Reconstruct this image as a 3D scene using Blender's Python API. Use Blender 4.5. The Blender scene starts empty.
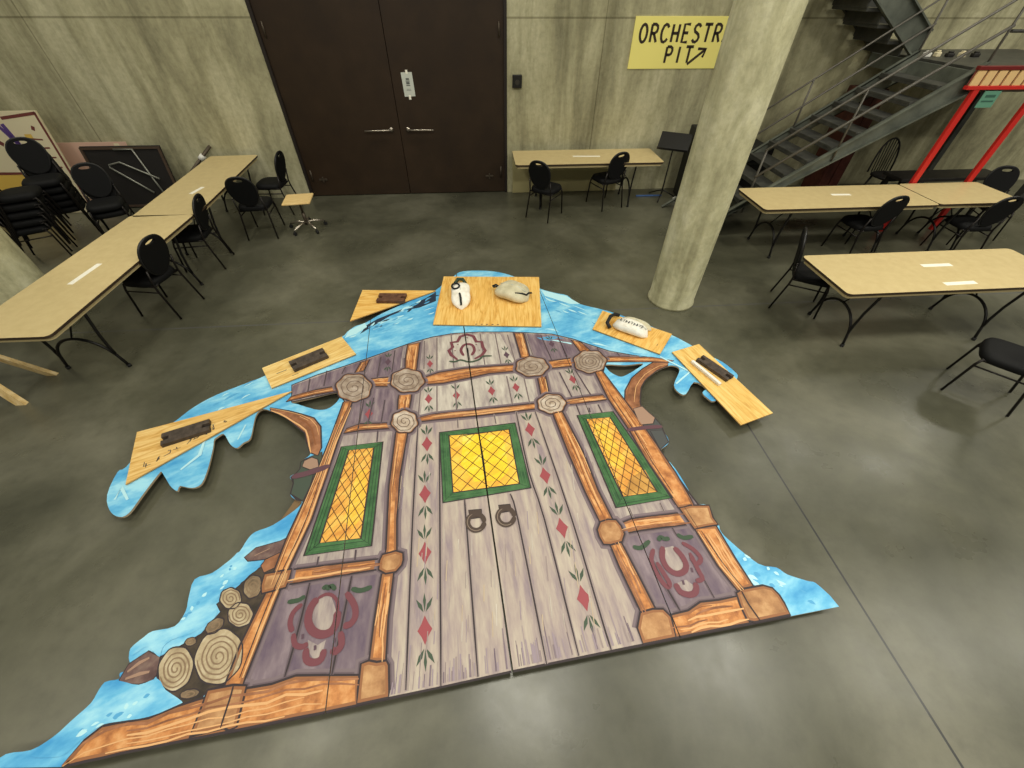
import bpy, bmesh, math, random
from mathutils import Vector, Matrix
from mathutils.geometry import tessellate_polygon
C = bpy.context.scene.collection
PI = math.pi
rnd = random.Random(7)

# ------------------------------------------------------------------ materials
def lin(c):
    return tuple((v/255/12.92 if v/255 <= .04045 else ((v/255+.055)/1.055)**2.4) for v in c) + (1,)
MATS = {}
def newmat(name):
    m = bpy.data.materials.new(name); m.use_nodes = True
    nt = m.node_tree; b = nt.nodes['Principled BSDF']
    MATS[name] = m
    return m, nt, b
def N(nt, t, **kw):
    n = nt.nodes.new(t)
    for k, v in kw.items():
        if k in n.inputs: n.inputs[k].default_value = v
        else: setattr(n, k, v)
    return n
def ramp(nt, stops):
    r = nt.nodes.new('ShaderNodeValToRGB'); e = r.color_ramp.elements
    while len(e) < len(stops): e.new(.5)
    for el, (p, c) in zip(e, stops): el.position = p; el.color = c
    return r
def flat(name, c, rough=.6, metal=0, spec=.5):
    m, nt, b = newmat(name)
    b.inputs['Base Color'].default_value = lin(c); b.inputs['Roughness'].default_value = rough
    b.inputs['Metallic'].default_value = metal; b.inputs['Specular IOR Level'].default_value = spec
    return m
def mottled(name, cols, scale=6, rough=.6, stretch=(1,1,1), rot=0, detail=5, metal=0, bump=0, lo=.32, hi=.68, spec=.4, noise_rough=.6):
    m, nt, b = newmat(name)
    tc = N(nt, 'ShaderNodeTexCoord'); mp = N(nt, 'ShaderNodeMapping')
    mp.vector_type = 'TEXTURE'; mp.inputs['Scale'].default_value = tuple(1/s for s in stretch); mp.inputs['Rotation'].default_value = (0, 0, rot)
    no = N(nt, 'ShaderNodeTexNoise'); no.inputs['Scale'].default_value = scale; no.inputs['Detail'].default_value = detail; no.inputs['Roughness'].default_value = noise_rough
    L = nt.links
    L.new(tc.outputs['Object'], mp.inputs['Vector']); L.new(mp.outputs[0], no.inputs['Vector'])
    k = len(cols)
    r = ramp(nt, [(lo+(hi-lo)*i/max(1, k-1), lin(c)) for i, c in enumerate(cols)])
    L.new(no.outputs[0], r.inputs[0]); L.new(r.outputs[0], b.inputs['Base Color'])
    b.inputs['Roughness'].default_value = rough; b.inputs['Metallic'].default_value = metal; b.inputs['Specular IOR Level'].default_value = spec
    if bump:
        bp = N(nt, 'ShaderNodeBump'); bp.inputs['Strength'].default_value = bump; bp.inputs['Distance'].default_value = .02
        L.new(no.outputs[0], bp.inputs['Height']); L.new(bp.outputs[0], b.inputs['Normal'])
    return m

def concrete_floor():
    m, nt, b = newmat('polished_concrete'); L = nt.links
    tc = N(nt, 'ShaderNodeTexCoord')
    n1 = N(nt, 'ShaderNodeTexNoise', Scale=.7, Detail=6, Roughness=.6, Distortion=.4); n2 = N(nt, 'ShaderNodeTexNoise', Scale=7, Detail=8, Roughness=.7)
    for n in (n1, n2): L.new(tc.outputs['Object'], n.inputs['Vector'])
    r1 = ramp(nt, [(.3, lin((66,66,53))), (.5, lin((88,87,72))), (.7, lin((112,110,94)))])
    r2 = ramp(nt, [(.3, (.62,.62,.62,1)), (.5, (.9,.9,.9,1)), (.72, (1.1,1.1,1.08,1))])
    L.new(n1.outputs[0], r1.inputs[0]); L.new(n2.outputs[0], r2.inputs[0])
    mx = N(nt, 'ShaderNodeMix', data_type='RGBA', blend_type='MULTIPLY'); mx.inputs[0].default_value = .55
    L.new(r1.outputs[0], mx.inputs[6]); L.new(r2.outputs[0], mx.inputs[7])
    # sawn control joints, one along each axis
    sp = N(nt, 'ShaderNodeSeparateXYZ'); L.new(tc.outputs['Object'], sp.inputs[0])
    last = mx.outputs[2]
    for ax, pos, wd, dk in (('X', 2.325, .007, .16), ('Y', 3.965, .008, .62)):
        a = N(nt, 'ShaderNodeMath', operation='SUBTRACT'); a.inputs[1].default_value = pos; L.new(sp.outputs[ax], a.inputs[0])
        c = N(nt, 'ShaderNodeMath', operation='ABSOLUTE'); L.new(a.outputs[0], c.inputs[0])
        d = N(nt, 'ShaderNodeMath', operation='LESS_THAN'); d.inputs[1].default_value = wd; L.new(c.outputs[0], d.inputs[0])
        if ax == 'X':       # this cut stops at the cross joint
            g = N(nt, 'ShaderNodeMath', operation='LESS_THAN'); g.inputs[1].default_value = 3.0; L.new(sp.outputs['Y'], g.inputs[0])
            d2 = N(nt, 'ShaderNodeMath', operation='MULTIPLY'); L.new(d.outputs[0], d2.inputs[0]); L.new(g.outputs[0], d2.inputs[1]); d = d2
        e = N(nt, 'ShaderNodeMix', data_type='RGBA'); L.new(d.outputs[0], e.inputs[0]); L.new(last, e.inputs[6])
        e.inputs[7].default_value = lin(tuple(int(110*dk**.5) for _ in range(3))); last = e.outputs[2]
    L.new(last, b.inputs['Base Color'])
    n3 = N(nt, 'ShaderNodeTexNoise', Scale=1.4, Detail=5, Roughness=.6); L.new(tc.outputs['Object'], n3.inputs['Vector'])
    r3 = ramp(nt, [(.3, (.24,.24,.24,1)), (.7, (.4,.4,.4,1))]); L.new(n3.outputs[0], r3.inputs[0]); L.new(r3.outputs[0], b.inputs['Roughness'])
    b.inputs['Specular IOR Level'].default_value = .5
    bp = N(nt, 'ShaderNodeBump', Strength=.035, Distance=.02); L.new(n2.outputs[0], bp.inputs['Height']); L.new(bp.outputs[0], b.inputs['Normal'])
    return m
def concrete_wall(name, cols, sx=(1.1,1.1,.28), lines=True):
    m, nt, b = newmat(name); L = nt.links
    tc = N(nt, 'ShaderNodeTexCoord')
    mp = N(nt, 'ShaderNodeMapping'); mp.inputs['Scale'].default_value = sx; L.new(tc.outputs['Object'], mp.inputs['Vector'])
    n1 = N(nt, 'ShaderNodeTexNoise', Scale=1.7, Detail=7, Roughness=.66, Distortion=.35); L.new(mp.outputs[0], n1.inputs['Vector'])
    r1 = ramp(nt, [(.3, lin(cols[0])), (.5, lin(cols[1])), (.68, lin(cols[2]))]); L.new(n1.outputs[0], r1.inputs[0])
    n2 = N(nt, 'ShaderNodeTexNoise', Scale=14, Detail=8, Roughness=.7); L.new(tc.outputs['Object'], n2.inputs['Vector'])
    r2 = ramp(nt, [(.3, (.6,.6,.58,1)), (.55, (1,1,1,1)), (.75, (1.1,1.1,1.08,1))]); L.new(n2.outputs[0], r2.inputs[0])
    mx = N(nt, 'ShaderNodeMix', data_type='RGBA', blend_type='MULTIPLY'); mx.inputs[0].default_value = .5
    L.new(r1.outputs[0], mx.inputs[6]); L.new(r2.outputs[0], mx.inputs[7])
    last = mx.outputs[2]
    # dark vertical weather streaks
    mp3 = N(nt, 'ShaderNodeMapping'); mp3.inputs['Scale'].default_value = (3.2,3.2,.12); L.new(tc.outputs['Object'], mp3.inputs['Vector'])
    n4 = N(nt, 'ShaderNodeTexNoise', Scale=1.5, Detail=4, Roughness=.6); L.new(mp3.outputs[0], n4.inputs['Vector'])
    r4 = ramp(nt, [(.34, (.55,.54,.5,1)), (.5, (1,1,1,1))]); L.new(n4.outputs[0], r4.inputs[0])
    m4 = N(nt, 'ShaderNodeMix', data_type='RGBA', blend_type='MULTIPLY'); m4.inputs[0].default_value = .55
    L.new(last, m4.inputs[6]); L.new(r4.outputs[0], m4.inputs[7]); last = m4.outputs[2]
    if lines:
        sp = N(nt, 'ShaderNodeSeparateXYZ'); L.new(tc.outputs['Object'], sp.inputs[0])
        for ax, pos, wd in (('Z', 2.43, .012), ('X', -6.05, .01), ('X', 2.02, .008), ('X', 4.9, .01)):
            a = N(nt, 'ShaderNodeMath', operation='SUBTRACT'); a.inputs[1].default_value = pos; L.new(sp.outputs[ax], a.inputs[0])
            c = N(nt, 'ShaderNodeMath', operation='ABSOLUTE'); L.new(a.outputs[0], c.inputs[0])
            d = N(nt, 'ShaderNodeMath', operation='LESS_THAN'); d.inputs[1].default_value = wd; L.new(c.outputs[0], d.inputs[0])
            e = N(nt, 'ShaderNodeMix', data_type='RGBA', blend_type='MULTIPLY'); L.new(d.outputs[0], e.inputs[0]); L.new(last, e.inputs[6])
            e.inputs[7].default_value = (.62,.61,.58,1); last = e.outputs[2]
    L.new(last, b.inputs['Base Color']); b.inputs['Roughness'].default_value = .85; b.inputs['Specular IOR Level'].default_value = .25
    bp = N(nt, 'ShaderNodeBump', Strength=.35, Distance=.02); L.new(n2.outputs[0], bp.inputs['Height']); L.new(bp.outputs[0], b.inputs['Normal'])
    return m
def plywood(name, rot, cols):
    m, nt, b = newmat(name); L = nt.links
    tc = N(nt, 'ShaderNodeTexCoord'); mp = N(nt, 'ShaderNodeMapping'); mp.vector_type = 'TEXTURE'; mp.inputs['Rotation'].default_value = (0,0,rot); mp.inputs['Scale'].default_value = (1,.11,1)
    L.new(tc.outputs['Object'], mp.inputs['Vector'])
    n = N(nt, 'ShaderNodeTexNoise', Scale=2.6, Detail=6, Roughness=.6, Distortion=1.2); L.new(mp.outputs[0], n.inputs['Vector'])
    r = ramp(nt, [(.3, lin(cols[0])), (.46, lin(cols[1])), (.62, lin(cols[2])), (.75, lin(cols[1]))]); L.new(n.outputs[0], r.inputs[0])
    L.new(r.outputs[0], b.inputs['Base Color']); b.inputs['Roughness'].default_value = .6; b.inputs['Specular IOR Level'].default_value = .3
    return m

SEAM_ROT = 0.088
K_ART = .97
_lin = lin
def lin(c): return tuple(v*K_ART for v in _lin(c)[:3]) + (1,)
mottled('snow', [(66,156,214),(108,190,232),(164,224,246)], 3.2, .6, (1,2,1), .35, lo=.33, hi=.66)
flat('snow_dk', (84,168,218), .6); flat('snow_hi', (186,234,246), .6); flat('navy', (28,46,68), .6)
mottled('plank', [(134,120,124),(166,152,148),(188,176,164)], 7, .6, (3,.5,1), SEAM_ROT)
mottled('plank_dark', [(98,82,96),(126,108,118),(152,136,138)], 7, .6, (3,.5,1), SEAM_ROT)
mottled('plank_light', [(148,132,138),(176,160,152),(194,182,166)], 6, .6, (3.2,.5,1), SEAM_ROT, lo=.3, hi=.68)
mottled('plank_pale', [(158,146,144),(188,178,168),(208,200,188)], 7, .6, (3,.6,1), SEAM_ROT)
flat('plank_warm', (194,174,148), .6); flat('plank_soft', (154,138,136), .6); flat('purple_lt', (154,138,148), .6)
mottled('purple', [(98,82,100),(122,106,116),(148,132,138)], 5, .6, (2,.7,1), SEAM_ROT)
mottled('timber', [(156,96,54),(204,136,78),(226,170,112)], 9, .6, (1.5,1.5,1), 0)
mottled('timber_dark', [(122,78,52),(154,102,70),(178,124,88)], 9, .6)
flat('timber_hi', (226,174,118), .6); flat('grain', (142,86,48), .6)
mottled('block', [(146,102,66),(180,132,88),(206,162,114)], 10, .6)
mottled('hub', [(134,114,98),(164,146,130),(190,174,160)], 14, .6)
mottled('hub_pale', [(166,146,126),(194,176,158),(214,202,188)], 14, .6)
flat('hub_line', (108,88,76), .6); flat('log_line', (138,114,88), .6)
mottled('log', [(156,136,108),(184,166,134),(206,192,162)], 12, .6); mottled('log_dk', [(98,82,64),(132,112,88),(162,142,112)], 14, .6)
mottled('pile_dark', [(48,42,36),(68,58,48),(88,74,60)], 10, .7); mottled('bark', [(86,64,62),(110,86,82),(134,112,102)], 12, .7); flat('bark_lt', (164,132,112), .7)
mottled('win_green', [(46,84,52),(62,106,62),(80,124,78)], 9, .6); flat('win_line', (36,62,40), .6); flat('win_hi', (78,118,76), .6)
mottled('glass', [(236,168,62),(246,194,66),(250,212,96)], 5, .55, (1,3,1), .6); mottled('glass_orange', [(212,142,62),(236,174,76),(246,202,98)], 5, .55, (1,3,1), .6)
mottled('glass_hi', [(246,194,50),(252,216,46),(252,228,110)], 5, .55, (1,3,1), .6); mottled('glass_dark', [(172,122,58),(196,144,70),(214,164,84)], 8, .6)
flat('lead', (84,54,20), .6); flat('shade', (100,84,92), .6); flat('shade_lt', (122,106,112), .6); flat('timber_mid', (150,98,60), .6); flat('line', (52,42,46), .7)
flat('ring', (72,56,48), .6); flat('ring_hi', (132,114,100), .6)
flat('red', (156,70,78), .6); flat('leaf', (62,80,62), .6); flat('leaf_dk', (54,76,54), .6); flat('maroon', (116,60,70), .6); flat('motif_dk', (90,66,80), .6)
flat('lantern_green', (66,78,66), .6); flat('lantern_grey', (74,76,76), .6); flat('strap', (96,62,72), .6)
lin = _lin
flat('raw_edge', (178,160,132), .7); flat('under', (120,96,66), .8)
concrete_floor(); concrete_wall('wall_concrete', [(128,124,99),(176,171,138),(208,203,170)]); concrete_wall('column_concrete', [(160,156,124),(196,192,156),(218,214,182)], (2,2,1), False)
PLYC = [(196,140,62),(228,178,92),(242,202,122)]
plywood('ply_up', 1.5, PLYC); plywood('ply_low', .4, [(192,142,70),(222,178,102),(238,204,136)]); plywood('ply_mid', .58, [(198,150,78),(226,188,112),(240,210,142)]); plywood('ply_cross', .9, PLYC); plywood('ply_right', -1.25, [(198,146,72),(226,184,102),(240,206,132)]); plywood('ply_tri', .0, PLYC)
flat('ply_edge', (196,150,88), .7)
mottled('iron', [(56,48,42),(72,62,54),(88,76,66)], 22, .65, bump=.2); flat('iron_dark', (26,22,20), .7); mottled('rust_iron', [(78,50,36),(96,64,46),(112,78,56)], 22, .7)
mottled('canvas_white', [(226,220,204),(244,240,228),(252,250,244)], 9, .8, bump=.15); mottled('canvas_tan', [(186,178,148),(206,198,168),(222,214,186)], 9, .8, bump=.15)
flat('web_black', (20,22,26), .7); flat('web_green', (36,58,40), .7); flat('ink', (58,60,66), .7)
mottled('table_laminate', [(202,181,131),(207,186,136),(211,191,141)], 12, .4); flat('table_edge', (58,44,32), .5); flat('table_under', (70,54,40), .8); flat('table_trim', (196,178,132), .5)
flat('black_steel', (22,20,19), .45, .3); flat('vinyl', (10,10,11), .7, 0, .25); flat('vinyl_edge', (18,17,18), .45); flat('chair_steel', (38,34,32), .35, .6)
flat('paper', (248,244,228), .7); flat('paper_grey', (206,210,200), .7); flat('paper_ink', (96,100,96), .7)
mottled('door_brown', [(42,29,17),(47,33,19),(52,37,23)], 3, .5); flat('door_dark', (30,20,15), .6); flat('chrome', (200,190,176), .28, .9); flat('dull_steel', (88,78,66), .45, .6)
flat('switch_black', (18,16,13), .5); flat('switch_grey', (52,48,40), .5)
flat('sign_yellow', (246,234,134), .6); flat('sign_ink', (48,34,20), .7)
mottled('stair_grey', [(84,88,80),(98,102,93),(110,114,104)], 5, .5, metal=.1); mottled('stair_dark', [(48,48,46),(60,60,56),(72,72,66)], 6, .5); flat('rail_grey', (92,88,80), .5, .2)
flat('booth_red', (206,42,36), .45); flat('booth_dark', (112,26,24), .5); flat('booth_cream', (236,198,140), .6); flat('teal', (98,152,130), .6); flat('teal_ink', (56,98,84), .6)
flat('dark_wood', (30,27,25), .55); mottled('red_wood', [(58,24,18),(74,34,25),(88,46,34)], 8, .55)
flat('case_black', (14,14,15), .6); flat('case_trim', (60,60,58), .4, .6)
mottled('pine', [(206,172,110),(226,196,138),(238,214,164)], 5, .6, (6,6,1)); mottled('birch', [(222,186,120),(236,204,140),(244,216,158)], 9, .4, (1,5,1))
flat('panel_cream', (226,214,178), .6); flat('panel_pink', (214,176,156), .6); flat('panel_purple', (92,66,132), .6); flat('panel_maroon', (116,58,52), .6); flat('panel_yellow', (222,184,84), .6)
flat('grey_tube', (150,150,140), .35, .6); flat('blue_tape', (62,96,150), .6); flat('white_plastic', (232,230,222), .5)
flat('rubber', (16,16,16), .8); flat('board_beige', (176,166,118), .7)

# ------------------------------------------------------------------ mesh helpers
def obj(name, bm, mats, parent=None, smooth=False, loc=(0,0,0)):
    me = bpy.data.meshes.new(name)
    if smooth:
        for f in bm.faces: f.smooth = True
    bm.normal_update(); bm.to_mesh(me); bm.free()
    for m in ([mats] if isinstance(mats, str) else mats): me.materials.append(MATS[m])
    o = bpy.data.objects.new(name, me); C.objects.link(o); o.location = loc
    if parent: o.parent = parent
    return o
def tag(o, label=None, cat=None, group=None, kind=None):
    if label: o['label'] = label
    if cat: o['category'] = cat
    if group: o['group'] = group
    if kind: o['kind'] = kind
    return o
def thing(name, label, cat, loc=(0,0,0), rz=0, group=None):
    o = bpy.data.objects.new(name, None); C.objects.link(o); o.empty_display_size = .1
    o.location = loc; o.rotation_euler = (0,0,rz)
    return tag(o, label, cat, group)
def copy_tree(o, label, loc, rz):
    r = o.copy(); C.objects.link(r); r['label'] = label; r.location = loc; r.rotation_euler = (0,0,rz) if not isinstance(rz, tuple) else rz
    for ch in o.children:
        c = ch.copy(); C.objects.link(c); c.parent = r
        for g in ch.children:
            d = g.copy(); C.objects.link(d); d.parent = c
    return r
def box(bm, x0, x1, y0, y1, z0, z1, M=None, mi=0):
    vs = [bm.verts.new((x,y,z)) for x in (x0,x1) for y in (y0,y1) for z in (z0,z1)]
    for q in ((0,1,3,2),(4,6,7,5),(0,4,5,1),(2,3,7,6),(0,2,6,4),(1,5,7,3)):
        f = bm.faces.new([vs[i] for i in q]); f.material_index = mi
    if M is not None: bmesh.ops.transform(bm, matrix=M, verts=vs)
    return vs
def bbox(bm, x0, x1, y0, y1, z0, z1, r=.004, M=None, mi=0, seg=2):
    vs = box(bm, x0, x1, y0, y1, z0, z1, None, mi)
    es = list({e for v in vs for e in v.link_edges})
    g = bmesh.ops.bevel(bm, geom=es, offset=r, segments=seg, affect='EDGES', profile=.5, material=-1)
    if M is not None:
        vv = list({v for f in g['faces'] for v in f.verts} | {v for v in vs if v.is_valid})
        bmesh.ops.transform(bm, matrix=M, verts=vv)
def tube(bm, pts, r, seg=8, mi=0, closed=False, cap=True):
    pts = [Vector(p) for p in pts]; n = len(pts); rings = []
    up = None
    for i, p in enumerate(pts):
        a = pts[i-1] if (i or closed) else p; b = pts[(i+1) % n] if (i < n-1 or closed) else p
        t = (b-a).normalized() if (b-a).length > 1e-9 else Vector((0,0,1))
        if up is None:
            up = Vector((0,0,1)) if abs(t.z) < .9 else Vector((0,1,0))
        s = t.cross(up)
        if s.length < 1e-4: s = t.cross(Vector((1,0,.01)))
        s.normalize(); u = s.cross(t).normalized(); up = u
        rr = r[i] if isinstance(r, (list, tuple)) else r
        rings.append([bm.verts.new(p + (s*math.cos(2*PI*k/seg) + u*math.sin(2*PI*k/seg))*rr) for k in range(seg)])
    m = n if closed else n-1
    for i in range(m):
        A, B = rings[i], rings[(i+1) % n]
        for k in range(seg):
            f = bm.faces.new((A[k], A[(k+1)%seg], B[(k+1)%seg], B[k])); f.material_index = mi; f.smooth = True
    if cap and not closed:
        bm.faces.new(list(reversed(rings[0]))).material_index = mi; bm.faces.new(rings[-1]).material_index = mi
def loft(bm, loops, mi=0, cap=True, smooth=True):
    R = [[bm.verts.new(p) for p in L] for L in loops]; n = len(R[0])
    for A, B in zip(R, R[1:]):
        for k in range(n):
            f = bm.faces.new((A[k], A[(k+1)%n], B[(k+1)%n], B[k])); f.material_index = mi; f.smooth = smooth
    if cap:
        bm.faces.new(list(reversed(R[0]))).material_index = mi; bm.faces.new(R[-1]).material_index = mi
def sup(rx, ry, n=4, seg=32, cx=0, cy=0):
    o = []
    for i in range(seg):
        a = 2*PI*i/seg; c, s = math.cos(a), math.sin(a)
        o.append((cx+rx*math.copysign(abs(c)**(2/n), c), cy+ry*math.copysign(abs(s)**(2/n), s)))
    return o
def prism(bm, outer, z0, z1, holes=(), mi=0, side=None, under=None, M=None):
    side = mi if side is None else side; under = side if under is None else under
    loops = [list(outer)] + [list(h) for h in holes]
    flatl = [p for L in loops for p in L]
    tris = tessellate_polygon([[Vector((p[0],p[1],0)) for p in L] for L in loops])
    T = [bm.verts.new((p[0],p[1],z1)) for p in flatl]; B = [bm.verts.new((p[0],p[1],z0)) for p in flatl]
    for t in tris:
        a, b, c = [Vector((*flatl[i][:2],0)) for i in t]
        if (b-a).cross(c-a).z < 0: t = t[::-1]
        try:
            bm.faces.new([T[i] for i in t]).material_index = mi; bm.faces.new([B[i] for i in reversed(t)]).material_index = under
        except ValueError: pass
    k = 0
    for L in loops:
        n = len(L)
        for i in range(n):
            try: bm.faces.new((T[k+i], B[k+i], B[k+(i+1)%n], T[k+(i+1)%n])).material_index = side
            except ValueError: pass
        k += n
    bmesh.ops.recalc_face_normals(bm, faces=[f for f in bm.faces if f.material_index == side and abs(f.normal.z) < .5] or [])
    if M is not None: bmesh.ops.transform(bm, matrix=M, verts=T+B)
def paint(bm, pts, z, mi):
    """a patch of paint lying on the board"""
    tris = tessellate_polygon([[Vector((p[0],p[1],0)) for p in pts]])
    V = [bm.verts.new((p[0],p[1],z)) for p in pts]
    for t in tris:
        a, b, c = [Vector((*pts[i][:2],0)) for i in t]
        if (b-a).cross(c-a).z < 0: t = t[::-1]
        try: bm.faces.new([V[i] for i in t]).material_index = mi
        except ValueError: pass
def ribbon(bm, pts, w, z, mi, closed=False, taper=True):
    P = []
    for p in pts:
        v = Vector((p[0],p[1]))
        if not P or (v-P[-1]).length > 1e-4: P.append(v)
    if closed and len(P) > 2 and (P[0]-P[-1]).length < 1e-4: P.pop()
    n = len(P)
    if n < 2: return
    L, Rr = [], []
    for i in range(n):
        a = P[i-1] if (i or closed) else P[i]; b = P[(i+1)%n] if (i < n-1 or closed) else P[i]
        t = b-a
        if t.length < 1e-6: t = P[i]-P[i-1]
        t.normalize(); nn = Vector((-t.y,t.x)); k = 1
        if taper and not closed and i in (0, n-1): k = .55 if n > 2 else .4
        L.append(bm.verts.new((*(P[i]+nn*w/2*k), z))); Rr.append(bm.verts.new((*(P[i]-nn*w/2*k), z)))
    for i in range(n if closed else n-1):
        j = (i+1) % n
        try:
            f = bm.faces.new((Rr[i], Rr[j], L[j], L[i])); f.material_index = mi
        except ValueError: pass
def Tm(x, y, z, rz=0, rx=0, ry=0):
    return Matrix.Translation((x,y,z)) @ Matrix.Rotation(rz,4,'Z') @ Matrix.Rotation(ry,4,'Y') @ Matrix.Rotation(rx,4,'X')

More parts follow.
